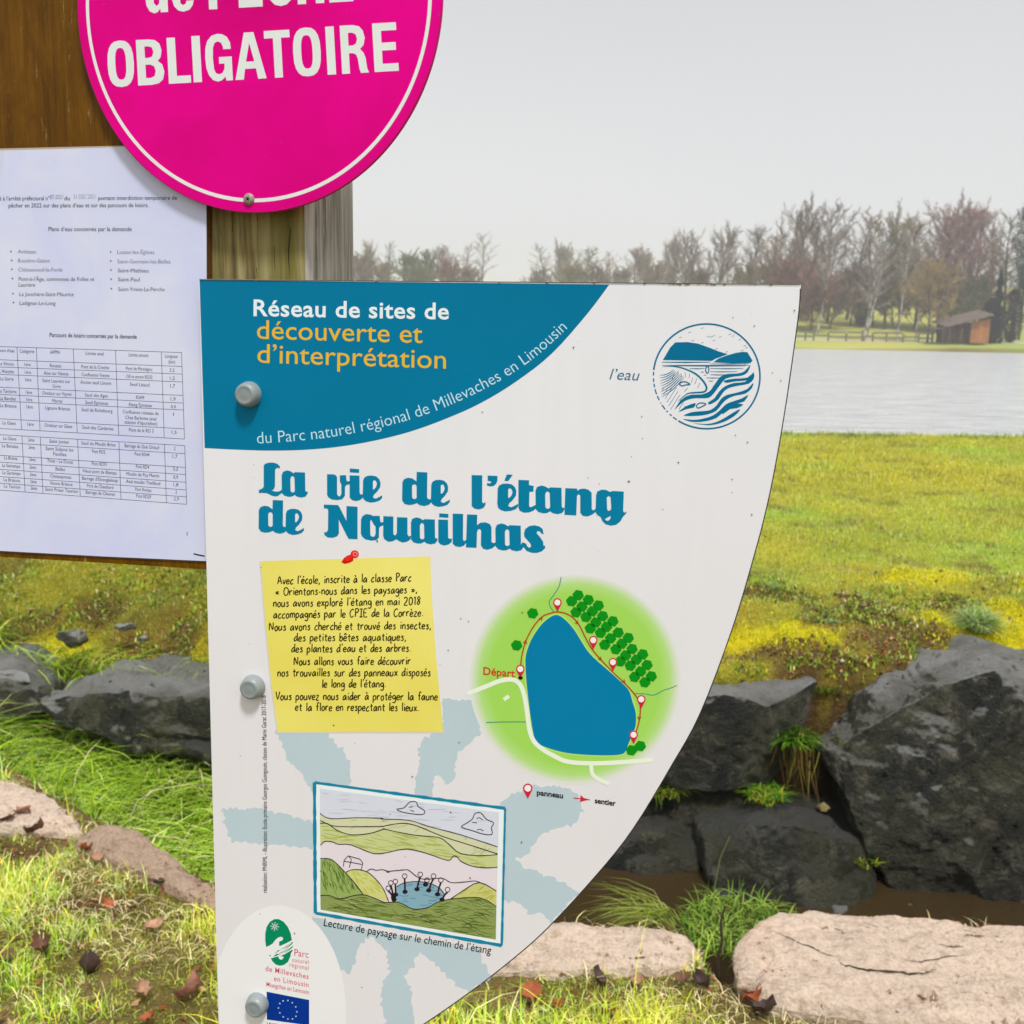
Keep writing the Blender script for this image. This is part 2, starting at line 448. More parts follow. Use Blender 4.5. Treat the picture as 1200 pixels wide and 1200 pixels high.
def glyph(g, ax, ay, X, Y, sx=1.0, sy=1.0):
    """anchor (ax, ay) of the glyph goes to pixel (X, Y)"""
    _k[0] += 1
    f = lambda L: [(X + (x - ax) * sx, Y + (y - ay) * sy) for x, y in L]
    title.poly(f(G[g][0]), 3 + _k[0] % 2, [f(h) for h in G[g][1]])
glyph('L', 0, 0, 295, 535); glyph('a', 0, 0, 295, 535)
for g in ('v', 'dot', 'i', 'e'): glyph(g, 0, 0, 380, 535)
glyph('d', 0, 0, 465, 540); glyph('e', 45, 54, 504.9, 594, .97, 1.0)
for g in ('l', 'ap', 'ac', 't'): glyph(g, 0, 0, 545, 545)
glyph('e', 45, 54, 582.7, 599.3, 1.07, 1.03); glyph('a', 35, 47.2, 627.5, 601.5, 1.11, 1.05)
glyph('n', 0, 0, 630, 545); glyph('g', 0, 0, 630, 545)
glyph('d', 6.2, 51.7, 303, 624.2, .97, .99); glyph('e', 45, 54, 334.5, 627, .95, .97)
for g in ('N', 'o', 'u'): glyph(g, 0, 0, 380, 535)
glyph('a', 35, 47.2, 481.5, 637, 1.02, .99)
glyph('dot', 29.7, 14, 514.5, 601.5, .98, 1.0); glyph('i', 29.7, 52.2, 513.6, 639.3, .99, 1.01)
glyph('l', 7.7, 52, 530.5, 641, .98, .97); glyph('h', 0, 0, 545, 545)
glyph('a', 35, 47.2, 580.5, 645, 1.08, 1.02); glyph('s', 0, 0, 545, 545)
title.build('title_lettering', plain('ink_title_teal', S(0, 126, 166, 1.0), 0.36, .12), panel)

# pale blue watermark blotches
M_wm = plain('ink_pale_blue', S(183, 201, 208, 1.06), 0.42, 0.3, 0.03, 12)
wm = Print(PANEL)
blots = [
 [(322, 856), (333, 875), (337, 890), (352, 907), (364, 926), (369, 930), (404, 928), (411, 915), (411, 895), (404, 879), (392, 870), (385, 860), (378, 855)],
 [(519, 818), (558, 822), (560, 837), (564, 858), (552, 868), (535, 885), (532, 913), (522, 920), (517, 910), (509, 910), (506, 936), (485, 932), (490, 895), (493, 868), (518, 856)],
 [(260, 949), (300, 947), (335, 954), (370, 963), (370, 996), (330, 990), (273, 988), (264, 970)],
 [(586, 945), (594, 934), (626, 921), (662, 922), (676, 930), (684, 950), (672, 966), (652, 970), (632, 980), (620, 1000), (603, 1008), (635, 1024), (662, 1036), (678, 1046), (645, 1082), (636, 1070), (620, 1070), (610, 1058), (586, 1054)],
 [(366, 1074), (400, 1084), (500, 1102), (560, 1112), (565, 1128), (576, 1143), (549, 1163), (537, 1157), (516, 1135), (493, 1117), (486, 1122), (486, 1133), (472, 1143), (481, 1156), (487, 1206), (455, 1226), (451, 1200), (446, 1157), (457, 1138), (453, 1115), (435, 1098), (421, 1108), (416, 1126), (407, 1143), (395, 1131), (383, 1105), (366, 1084)],
]
for i, b in enumerate(blots): wm.poly(jag(b, 1.3, 3.2, i + 3), 1)
wm.build('watermark', M_wm, panel)
# oval with the park emblem
ov = [(326 + 79.5 * math.cos(a), 1186 + 125 * math.sin(a)) for a in [i * 2 * math.pi / 72 for i in range(72)]]
# clip on the panel's left edge
ov = [(max(x, 234 + (y - 327) * 0.0265), y) for x, y in ov if y < 1262]
Print(PANEL).poly(ov, 2).build('emblem_ground', plain('ink_ground_white', (0.85, 0.855, 0.85, 1), 0.4), panel)

# yellow note
note = [(305.6, 657.5), (504.2, 651.9), (506, 700), (511, 770), (519.4, 857.5), (325.8, 857.5), (318, 800), (311, 725)]
t = NT('note_yellow'); v = t.coord('Object')
t.base(t.ramp(t.noise(v, 9, 2), [(0.35, S(226, 214, 96, 1.08)), (0.65, S(236, 226, 120, 1.08))])); t.set(Roughness=0.4)
Print(PANEL).poly(note, 4).build('note_field', t.m, panel)
sh = Print(PANEL); sh.poly([(303.8, 659), (305.6, 657.5), (311, 725), (318, 800), (325.8, 857.5), (519.4, 857.5), (519.4, 859.3), (324.4, 859.3), (316.4, 801), (309.2, 726)], 3)
sh.build('note_border', plain('ink_note_edge', S(214, 208, 190, 1.05), 0.4), panel)

HW = {
 'a': (6.2, "5,5 3,6 1,4 0,2 1,0 3,1 5,5 5,1 6,0"), 'b': (5, "0,11 0,0|0,3 2,6 4,5 4,2 2,0 0,1"), 'c': (5, "4.5,5 3,6 1,4 0,2 1,0 3,0 4.5,1"),
 'd': (6, "5,5 3,6 1,4 0,2 1,0 3,1 5,4|5,11 5,2 5.6,0"), 'e': (5, "0,3 4,3.4 4,5 2,6 0,4 0,1 2,0 4.5,1"), 'f': (4.6, "5,10 3.4,11 2,9 2,0|0,6 4,6"),
 'g': (6, "5,5 3,6 1,5 0,3 2,1 4,2 5,5 5,-2 3,-4 0,-3"), 'h': (5, "0,11 0,0|0,4 2,6 4,5 4,0"), 'i': (2, "1,6 1,0|1,8.4 1.1,9.6"), 'l': (2, "1,11 1,0"),
 'm': (8.2, "0,6 0.2,0|0.2,4 2,6 3.5,5 3.5,0|3.5,4 5.3,6 7,5 7.2,0"), 'n': (5.4, "0,6 0.2,0|0.2,4 2.3,6 4.2,5 4.4,0"), 'o': (5.2, "3,6 1,5 0,3 1,0 3,0 4.4,2 4,5 2.5,6"),
 'p': (5.4, "0,6 0,-4|0,4 2,6 4,5 4.4,2 2,0 0,1"), 'q': (6, "5,5 3,6 1,4 0,2 1,0 3,1 5,5|5,5 5,-4"), 'r': (4.6, "0,6 0.2,0|0.2,3 2,6 4,5.4"),
 's': (4.6, "4,5 2,6 1,4.5 3,3 3.5,1 2,0 0,0.6"), 't': (4.6, "2,9 2,1 4,0|0,6 4.4,6.3"), 'u': (5.6, "0,6 0,1 2,0 4,2|4.4,6 4.4,0"), 'v': (5, "0,6 2,0 4.4,6.4"),
 'x': (5, "0,6 4.4,0|4.4,6 0,0"), 'y': (5.4, "0,6 1,2 3.2,2|5,6 3,0 0,-4"), 'z': (5, "0,6 4,6 0,0 4.4,0"),
 'A': (7.4, "0,0 3,10.5 6.5,0|1,3.5 5.5,4.2"), 'O': (8, "4,10.5 1,9 0,5 1.4,0.6 4.4,0 7,3 7,8 4,10.5"), 'P': (6.4, "1,10 1,0|0,10.4 4,11 6,8.5 4,6 1,5"),
 'C': (6.6, "6,9 4,10.4 1,8 0,4 1.6,0 4,0 6,1.6"), 'I': (5.6, "0,10.4 5,10.4|2.5,10.4 2.5,0|0,0 5,0"), 'E': (6, "5,10.6 0,10 0.4,0 5.6,0.3|0,5.3 4,5.6"),
 'N': (7.4, "0,0 0.4,10 5.6,0.5 6,10.4"), 'V': (6.4, "0,10.4 3,0 6,10.6"), '2': (6.4, "0,8.5 2,10.5 5,9 4,5 0,0 6,0"), '0': (6.6, "3,10.5 0.6,8 0.6,2 3,0 5.6,3 5.4,8 3,10.5"),
 '1': (3.4, "0.6,8.6 2,10.5 2,0"), '8': (6.4, "5,9 2.6,10.5 1,8 4.6,4 3,0 0.6,2 4.6,7.4 5,9"), "'": (2, "1.2,11 0.8,8.6"), ',': (2.2, "1,1 0.2,-2"), '.': (2.2, "0.8,0.2 1.2,0.9"),
 '-': (3.4, "0.2,3.2 2.6,3.5"), '«': (6.4, "2.4,5 0.4,3 2.4,1|5,5 3,3 5,1"), '»': (6.4, "0.4,5 2.4,3 0.4,1|3,5 5,3 3,1"), ' ': (4.2, ""),
}
ACC = {'é': ('e', "2,8 4,10"), 'è': ('e', "0.6,10 2.6,8"), 'ê': ('e', "0.4,7.8 2.2,9.8 4,7.8"), 'à': ('a', "1.4,10 3.4,8")}
def hand(pr, text, a, b, unit=0.88, w=1.35):
    R = random.Random(hash(text[:4]) & 0 or len(text) * 31)
    items = []; x = 0
    for ch in text:
        base, extra = ACC.get(ch, (ch, None))
        wd, st = HW[base]
        items.append((x, st + ('|' + extra if extra else ''))); x += wd + 1.5
    tot = x - 1.5
    A, B = Vector(a), Vector(b); d = (B - A); sx = d.length / tot; d.normalize(); up = Vector((0.03, -1))
    k = 0
    for x, st in items:
        dy = R.uniform(-.35, .35)
        for s_ in [q for q in st.split('|') if q]:
            pts = [tuple(map(float, q.split(','))) for q in s_.split()]
            pts = smooth_open(pts, 3)
            P_ = [A + d * ((x + px) * sx) + up * ((py + dy) * unit) for px, py in pts]
            k += 1
            pr.stroke([tuple(q) for q in P_], w, 5 + k % 3, jitter=0.12, drift=0.0000004)
hw = Print(PANEL)
for tx, a, b in [
 ("Avec l'école, inscrite à la classe Parc", (325.4, 684.6), (482, 681)), ("« Orientons-nous dans les paysages »,", (323, 697.7), (489, 694.6)),
 ("nous avons exploré l'étang en mai 2018", (320.4, 711), (493, 708.5)), ("accompagnés par le CPIE de la Corrèze.", (320.6, 724.4), (496, 721.9)),
 ("Nous avons cherché et trouvé des insectes,", (315.6, 738.8), (505.2, 736.9)), ("des petites bêtes aquatiques,", (344.6, 751.4), (476, 750.4)),
 ("des plantes d'eau et des arbres.", (341.7, 764.4), (481.7, 763.4)), ("Nous allons vous faire découvrir", (344.6, 779.4), (481.2, 778.5)),
 ("nos trouvailles sur des panneaux disposés", (325.4, 792.6), (504.6, 792)), ("le long de l'étang.", (377.5, 805.6), (452.5, 805.2)),
 ("Vous pouvez nous aider à protéger la faune", (323.3, 820), (512.9, 820.4)), ("et la flore en respectant les lieux.", (346.3, 832.7), (491, 833.3))]:
    hand(hw, tx, a, b)
hw.build('note_handwriting', ink('ink_dark_brown', 45, 38, 12), panel)
# printed red push pin
pn = Print(PANEL)
pn.poly([(400, 659), (403, 654), (407, 651), (411, 650), (414, 653), (414, 657), (410, 659.5), (404, 661)], 6)
pn.build('pin_drawing', ink('ink_red_dark', 196, 24, 20), panel)
pn = Print(PANEL); pn.poly([(415.6 + 4.9 * math.cos(i / 20 * 2 * math.pi), 649.5 + 4.7 * math.sin(i / 20 * 2 * math.pi)) for i in range(20)], 7)
pn.poly([(403.5, 655), (407, 651.5), (411, 651), (412.5, 654.5), (409.5, 657.5), (405, 657.5)], 7)
pn.build('pin_drawing', ink('ink_red', 232, 34, 34), panel)
pn = Print(PANEL); pn.stroke([(416.2 + 2.3 * math.cos(i / 12 * 2 * math.pi), 649.3 + 2.2 * math.sin(i / 12 * 2 * math.pi)) for i in range(12)], 0.8, 8, closed=True)
pn.build('pin_drawing', ink('ink_pink', 240, 150, 150), panel)
# ---------------------------------------------------------------- the map
def Z7(l): return [(540 + x / 4.0, 660 + y / 4.0) for x, y in l]
cx, cy = 673.8, 796.5
rings = [(0, 0), (100, 100), (112, 112), (118, 118), (124, 123)]
cols = [S(160, 210, 92, 1.08), S(158, 210, 90, 1.08), S(176, 216, 128, 1.06), S(205, 221, 185, 1.03), (0.78, 0.775, 0.78, 1)]
mv, mc, mf = [], [], []
NS = 96
for (rx, ry), c in zip(rings, cols):
    for i in range(NS):
        a = 2 * math.pi * i / NS
        mv.append(PANEL.w(cx + rx * math.cos(a) * 1.0, cy + ry * math.sin(a), 2 * LAY)); mc.append(c)
for k in range(len(rings) - 1):
    for i in range(NS):
        j = (i + 1) % NS
        mf.append((k * NS + i, (k + 1) * NS + i, (k + 1) * NS + j, k * NS + j))
mf = [tuple(reversed(f)) for f in mf[NS * 0:]]
M_attr = attr_mat('ink_shaded', 0.4, 0.12)
mesh_obj('map_ground', mv, mf, M_attr, panel, colors=mc)
pr = Print(PANEL)
lake = smooth_closed(Z7([(440, 243), (480, 257), (530, 310), (580, 390), (620, 440), (700, 510), (760, 565), (790, 600), (805, 650), (820, 700), (820, 760), (805, 800), (785, 850), (768, 888), (740, 898), (690, 901), (600, 899), (500, 890), (420, 870), (365, 847), (345, 820), (330, 740), (318, 650), (308, 560), (303, 480), (305, 430), (325, 370), (350, 325), (390, 275)]), 3)
pr.stroke(lake, 3.0, 3, closed=True)
pr.build('map_shore', ink('ink_lime', 178, 222, 104), panel)
Print(PANEL).poly(lake, 4).build('map_lake', plain('ink_map_blue', S(0, 126, 172, 1.0), 0.36, .12), panel)
pr = Print(PANEL)
pr.stroke(smooth_open(Z7([(30, 612), (70, 597), (120, 577), (180, 553), (235, 545), (270, 560), (292, 600), (308, 680), (320, 770), (340, 830), (380, 870), (440, 905), (500, 930), (600, 938), (720, 935), (900, 923)]), 4), 5.2, 5)
pr.stroke(smooth_open(Z7([(612, 940), (616, 985), (645, 1012), (695, 1036)]), 4), 4.6, 6)
pr.poly(Z7([(196, 632), (222, 616), (231, 630), (206, 647)]), 5)
pr.build('map_road', ink('ink_map_road', 226, 238, 216), panel)
pr = Print(PANEL); M_mstr = ink('ink_map_stream', 40, 140, 130)
pr.stroke(smooth_open(Z7([(470, 65), (460, 110), (435, 150), (415, 180), (420, 205), (436, 228)]), 4), 1.0, 5)
pr.build('map_stream', M_mstr, panel); pr = Print(PANEL)
pr.stroke(smooth_open(Z7([(812, 612), (860, 612), (905, 618), (950, 596), (985, 585), (1012, 573)]), 4), 0.9, 5)
pr.build('map_stream', M_mstr, panel); pr = Print(PANEL)
pr.stroke(smooth_open(Z7([(118, 747), (200, 744), (306, 744)]), 4), 1.0, 5)
pr.build('map_stream', M_mstr, panel)
path = smooth_open(Z7([(278, 520), (285, 440), (305, 365), (340, 298), (380, 252), (415, 236), (450, 228), (490, 235), (525, 255), (555, 290), (580, 340), (610, 395), (650, 445), (710, 508), (765, 560), (815, 615), (840, 660), (838, 730), (822, 790)]), 4)
pr = Print(PANEL); pr.stroke(path, 1.5, 7)
def arrow(x, y, ang, s=10):
    c, q = math.cos(ang), math.sin(ang)
    pts = [(s, 0), (-s * .8, s * .8), (-s * .4, 0), (-s * .8, -s * .8)]
    return Z7([(x + a * c - b * q, y + a * q + b * c) for a, b in pts])
for x, y, a in [(303, 368, -75), (378, 258, -50), (547, 280, 45), (655, 450, 45), (765, 556, 45), (836, 728, 95)]:
    pr.poly(arrow(x, y, math.radians(a), 13), 8)
pr.build('map_path', ink('ink_map_path', 176, 62, 30), panel)
pr = Print(PANEL)
M_mtree = ink('ink_map_wood', 8, 140, 24)
hexes = [(550, 150), (520, 178), (598, 172), (568, 203), (645, 198), (540, 230), (617, 225), (587, 252), (665, 248), (633, 277), (713, 272), (607, 305), (683, 298), (655, 326), (738, 325), (702, 352), (785, 350), (675, 382), (755, 377), (727, 403), (803, 402), (773, 432), (853, 427), (748, 460), (823, 452), (795, 480), (873, 477), (843, 507), (815, 533), (893, 530), (863, 558), (337, 235), (262, 385), (800, 877), (842, 857)]
for x, y in hexes:
    pr = Print(PANEL); pr.poly(Z7([(x + 27.5 * math.cos(a) * (1.0 if abs(math.sin(a)) < .9 else 1), y + 26.5 * math.sin(a)) for a in [math.radians(10 + 60 * i) for i in range(6)]]), 8)
    pr.build('map_tree', M_mtree, panel)
M_mk, M_mkw = ink('ink_marker_red', 200, 36, 58), ink('ink_marker_white', 238, 232, 232)
def pin(x, y, s=1.0, L=9):
    pr = Print(PANEL); pw = Print(PANEL)
    pts = []
    for i in range(17):
        a = math.radians(150 + 240 * i / 16)
        pts.append((x + 20 * s * math.cos(a), y + 20 * s * math.sin(a)))
    pts.append((x, y + 44 * s))
    pr.poly(Z7(pts), L)
    pw.poly(Z7([(x + 14 * s * math.cos(k / 16 * 2 * math.pi), y + 14 * s * math.sin(k / 16 * 2 * math.pi)) for k in range(16)]), L + 1)
    a_ = pr.build('map_marker', M_mk, panel); pw.build('marker_centre', M_mkw, panel)
for x, y in [(279, 496), (453, 184), (621, 361), (713, 464), (846, 638), (810, 804)]: pin(x, y)
pin(314, 1055, 1.12)
pr = Print(PANEL)
pr.poly(Z7([(560, 1087), (578, 1101), (602, 1107), (576, 1114), (556, 1119), (562, 1104)]), 9); pr.stroke(Z7([(528, 1100), (604, 1109)]), 1.1, 8)
pr.build('path_symbol', M_mk, panel)
Print(PANEL).poly(Z7([(280 + 11 * math.cos(k / 12 * 6.283), 537 + 9 * math.sin(k / 12 * 6.283)) for k in range(12)]), 9).build('map_start_dot', M_black, panel)
Print(PANEL).text("Départ", [(566.3, 790.5), (603.5, 793.5)], 9.3, 6, bold=0.02, up=UPV).build('map_lettering', ink('ink_rust', 196, 66, 34), panel)
pr = Print(PANEL)
pr.text("panneau", [(629, 931.5), (659.8, 935.5)], 6.6, 6, bold=0.028, up=UPV)
pr.build('legend_lettering', M_black, panel); pr = Print(PANEL)
pr.text("sentier", [(697, 941), (721.5, 944.5)], 6.6, 6, bold=0.028, up=UPV)
pr.build('legend_lettering', M_black, panel); pr = Print(PANEL)
pr.text("Lecture de paysage sur le chemin de l’étang", [(379, 1085), (420, 1092.5), (470, 1101), (520, 1109.2), (575, 1118)], 9.6, 6, bold=0.003)
pr.build('caption_lettering', M_black, panel); pr = Print(PANEL)
credit = [(312.8, 1046), (312.9, 960), (312.5, 880), (311.5, 815)]
pr.text("réalisation: PNRML - illustration: Ecole primaire Georges Guingouin, classes de Marie Garat 2017-2018", list(credit), 5.6, 6, bold=0.0)
pr.build('credit_lettering', M_black, panel)

# ---------------------------------------------------------------- round emblem
def Z6(l): return [(755 + x / 8.276, 370 + y / 8.276) for x, y in l]
em = Print(PANEL)
def arc_pts(cx, cy, rx, ry, a0, a1, n=60):
    return [(cx + rx * math.cos(math.radians(a0 + (a1 - a0) * i / n)), cy + ry * math.sin(math.radians(a0 + (a1 - a0) * i / n))) for i in range(n + 1)]
em.stroke(Z6(arc_pts(605, 588, 517, 508, -173, 122, 110)), 2.0, 2)
for a0, a1 in [(124, 129), (131, 134), (137, 139), (141, 147), (149, 150), (153, 158), (160, 166), (168, 172), (174, 178), (181, 185)]:
    em.stroke(Z6(arc_pts(603, 588, 514, 508, a0, a1, 4)), 1.5, 2)
em.poly(Z6([(180, 430), (215, 370), (250, 310), (300, 258), (420, 255), (520, 270), (620, 305), (720, 345), (810, 373), (740, 400), (690, 418), (655, 438)]), 2)
em.poly(Z6([(668, 452), (720, 415), (800, 385), (880, 362), (950, 350), (1000, 353), (1020, 385), (1050, 435), (1030, 460), (850, 462)]), 2)
for y, x0, x1, w in [(450, 170, 640, 1.6), (480, 172, 1020, 1.2), (487, 250, 980, 0.8), (512, 440, 585, 1.2), (512, 640, 960, 1.2), (542, 640, 900, 1.1), (545, 545, 580, 0.9), (572, 640, 790, 1.2), (575, 575, 600, .8), (602, 600, 740, 1.1), (632, 625, 670, 1.0), (466, 640, 1010, 1.0)]:
    em.stroke(Z6([(x0, y), ((x0 + x1) / 2, y + 2), (x1, y)]), w, 3, taper=True)
em.stroke(smooth_open(Z6([(175, 495), (260, 490), (340, 500), (420, 525), (500, 565), (560, 620), (600, 680), (600, 720), (570, 740), (500, 745), (430, 752), (385, 780), (325, 830)]), 4), 2.2, 4, taper=True)
for k in range(9):      # field furrows
    em.stroke(smooth_open(Z6([(150 + 2 * k, 575 + 27 * k), (200 + 7 * k, 572 + 20 * k), (250 + 11 * k, 550 + 13 * k), (285 + 13 * k, 520 + 9 * k)]), 3), 1.0, 3, taper=True)
for k in range(24):
    a = 640 + (k % 6) * 36; b = 170 + (k // 6) * 40 + (k % 6) * 17
    if b < 420: em.stroke(Z6([(b, a + 90), (b + 22, a + 55)]), 0.8, 3, taper=True)
for x, y, dx, dy in [(355, 560, 10, 40), (395, 550, 8, 45), (440, 560, -6, 45), (470, 600, -15, 50), (510, 610, -20, 55), (540, 650, -22, 50), (420, 700, -30, 35), (330, 530, -6, 40), (290, 570, -20, 45)]:
    em.stroke(Z6([(x, y), (x + dx, y + dy)]), 0.8, 3, taper=True)
waves = [
 [(300, 905), (340, 840), (390, 790), (460, 765), (560, 762), (630, 735), (665, 690), (700, 640), (740, 590), (800, 565), (900, 560), (970, 540), (1030, 475), (1005, 545), (950, 580), (870, 590), (790, 610), (745, 660), (700, 720), (650, 780), (600, 800), (500, 800), (420, 815), (360, 850)],
 [(330, 935), (400, 880), (470, 852), (500, 850), (480, 890), (410, 905)],
 [(620, 840), (680, 800), (730, 730), (790, 680), (880, 650), (980, 640), (1060, 560), (1062, 610), (1010, 660), (900, 680), (810, 705), (760, 750), (720, 810), (670, 845), (630, 860)],
 [(380, 970), (460, 935), (560, 925), (640, 915), (700, 870), (750, 800), (810, 765), (900, 745), (1000, 710), (1055, 650), (1045, 700), (980, 755), (880, 775), (800, 810), (750, 860), (700, 920), (620, 955), (520, 970)],
 [(375, 1000), (470, 1010), (560, 1000), (660, 970), (730, 920), (790, 860), (860, 830), (950, 800), (1010, 765), (970, 830), (900, 850), (830, 880), (760, 940), (700, 990), (610, 1020), (520, 1030), (440, 1025)],
 [(470, 1040), (600, 1050), (700, 1030), (780, 990), (860, 940), (930, 905), (900, 950), (830, 1000), (740, 1040), (620, 1062)],
 [(770, 630), (870, 610), (1000, 600), (1062, 545), (1050, 600), (980, 628), (880, 635), (800, 650)],
 [(760, 900), (850, 850), (960, 860), (900, 895), (830, 905), (760, 955)],
]
for i, w_ in enumerate(waves): em.poly(smooth_closed(Z6(w_), 2), 2 + i * 0.4)
for pts in [[(340, 662), (360, 645), (400, 640), (445, 665), (400, 670), (370, 680)], [(508, 870), (540, 845), (600, 855), (560, 880), (520, 895)], [(610, 485), (628, 520), (612, 560), (595, 525)]]:
    em.stroke(smooth_closed(Z6(pts), 3), 1.3, 5.5, closed=True)
for x, y in [(620, 200), (645, 205), (670, 195), (735, 205), (675, 240), (350, 210), (440, 160), (560, 120), (830, 180), (860, 195), (925, 232), (975, 290), (990, 310), (700, 320), (470, 240), (560, 262), (800, 350), (950, 335)]:
    em.stroke(Z6([(x - 12, y + 5), (x + 14, y - 4)]), 0.7, 3, taper=True)
em.build('round_emblem', plain('ink_emblem', S(0, 110, 150, 1.0), 0.36, .12), panel)

# ---------------------------------------------------------------- child's landscape drawing
def A(l): return [(350 + x / 6.485, 905 + y / 6.485) for x, y in l]
def B(l): return [(440 + x / 6.0, 920 + y / 6.0) for x, y in l]
frame = Print(PANEL)
c4 = [(368.5, 917), (592, 947.3), (588, 1108), (369.5, 1070)]
for i in range(4):
    a, b = c4[i], c4[(i + 1) % 4]
    pts = [(a[0] + (b[0] - a[0]) * k / 26, a[1] + (b[1] - a[1]) * k / 26) for k in range(27)]
    frame.stroke(pts, 3.6 if i != 1 else 2.6, 5 + i % 2, jitter=0.28)
frame.build('drawing_frame', ink('ink_frame_teal', 20, 128, 160), panel)
Print(PANEL).poly([(370, 919), (590.5, 949), (586.5, 1106), (371, 1068)], 4).build('drawing_margin', ink('ink_margin', 226, 236, 242), panel)
dr = Print(PANEL)
q0 = [(375, 924), (584.5, 952), (581, 1101), (375.8, 1066)]
LILAC = S(224, 214, 220, 1.05); SKYB = S(210, 214, 226, 1.05)
dr.poly(q0, 5, col=LILAC)
up1 = A([(162, 312), (240, 352), (440, 345), (640, 350)]) + B([(40, 238), (240, 248), (370, 290), (600, 350), (858, 434)])
mid1 = A([(162, 365), (210, 388), (300, 412), (620, 412)]) + B([(60, 288), (190, 268), (300, 290), (470, 360), (660, 420), (858, 484)])
mid2 = A([(162, 388), (220, 390), (290, 440), (400, 475), (540, 465), (650, 430)]) + B([(60, 309), (180, 335), (300, 355), (450, 370), (520, 420), (600, 482), (760, 496), (858, 488)])
low = A([(165, 555), (200, 525), (260, 530), (300, 547), (400, 552), (570, 618), (700, 605)]) + B([(100, 470), (220, 450), (360, 480), (510, 530), (545, 500), (575, 505), (600, 535), (680, 570), (780, 582), (858, 577)])
sky_poly = [(375, 924), (584.5, 952)] + [(584, 992)] + list(reversed(smooth_open(up1, 3)))
dr.poly(sky_poly, 6, col=SKYB)
dr.poly(smooth_open(up1, 3) + list(reversed(smooth_open(mid2, 3))), 6, col=S(206, 208, 170, 1.05))
dr.poly(smooth_open(mid2, 3) + list(reversed(smooth_open(low, 3))), 7, col=S(196, 202, 140, 1.05))
hillL = A([(165, 655), (240, 660), (300, 705), (380, 790), (440, 860), (490, 930), (420, 935), (310, 960), (230, 935), (165, 935)])
dr.poly(hillL, 7, col=S(150, 172, 96, 1.02))
hillM = A([(360, 760), (400, 742), (470, 742), (540, 770), (610, 840), (650, 900), (685, 985), (600, 960), (490, 930), (430, 850)])
dr.poly(hillM, 7.4, col=S(206, 208, 130, 1.03))
hillR = B([(530, 800), (620, 740), (730, 685), (850, 745), (850, 850), (780, 810), (710, 790), (600, 795)])
dr.poly(hillR, 7, col=S(200, 200, 120, 1.03))
front = A([(165, 935), (230, 935), (310, 960), (420, 935), (500, 932)]) + B([(0, 798), (70, 825), (150, 822), (200, 840), (265, 870), (360, 862), (440, 820), (520, 803), (600, 795), (710, 790), (780, 810), (850, 850)]) + [(581, 1101), (375.8, 1066)]
dr.poly(front, 7.8, col=S(140, 156, 88, 1.0))
pond = B([(150, 715), (200, 688), (290, 678), (380, 690), (450, 725), (490, 775), (470, 800), (440, 822), (360, 862), (265, 872), (200, 840), (140, 810), (135, 760)])
dr.poly(pond, 8.2, col=S(130, 170, 186, 1.05))
R_ = random.Random(5)
def crayon(poly_, n, ang, L, col, layer, w=0.7, spread=0.25):
    xs = [p[0] for p in poly_]; ys = [p[1] for p in poly_]
    def inside(x, y):
        r = False; m = len(poly_)
        for i in range(m):
            x1, y1 = poly_[i]; x2, y2 = poly_[(i + 1) % m]
            if (y1 > y) != (y2 > y) and x < (x2 - x1) * (y - y1) / (y2 - y1) + x1: r = not r
        return r
    k = 0; tries = 0
    while k < n and tries < n * 12:
        tries += 1
        x, y = R_.uniform(min(xs), max(xs)), R_.uniform(min(ys), max(ys))
        a = ang + R_.gauss(0, spread); l = L * R_.uniform(.5, 1.2)
        p1 = (x - math.cos(a) * l / 2, y - math.sin(a) * l / 2); p2 = (x + math.cos(a) * l / 2, y + math.sin(a) * l / 2)
        if inside(x, y) and inside(*p1) and inside(*p2):
            dr.stroke([p1, (x, y + R_.uniform(-.5, .5)), p2], w * R_.uniform(.6, 1.3), layer + (k % 9) * 0.1, col=col, taper=True); k += 1
crayon(hillL, 60, 1.15, 11, S(96, 128, 44), 9.0, .8)
crayon(hillL, 25, 1.15, 10, S(60, 86, 34), 10.0, .6)
crayon(hillM, 24, 0.8, 10, S(184, 190, 60), 9.0, .9)
crayon(hillR, 16, -0.4, 9, S(176, 176, 60), 9.0, .9)
crayon(front, 110, 0.18, 18, S(98, 118, 40), 9.0, .9)
crayon(front, 60, 0.2, 16, S(58, 72, 30), 10.0, .7)
crayon(front, 40, 0.1, 12, S(176, 184, 120), 10.6, .6)
crayon(pond, 26, 0.03, 10, S(84, 130, 152), 9.0, .8, .1)
midp = smooth_open(mid2, 3) + list(reversed(smooth_open(low, 3)))
crayon(midp, 60, 0.15, 18, S(160, 176, 70), 8.0, .9, .15)
crayon(smooth_open(up1, 3) + list(reversed(smooth_open(mid2, 3))), 22, -0.5, 9, S(168, 180, 110), 8.0, .8)
crayon(sky_poly, 26, 0.1, 18, S(190, 200, 218), 8.0, 1.1, .1)
dr.build('drawing_field', M_attr, panel)
dl = Print(PANEL); LW = 0.95
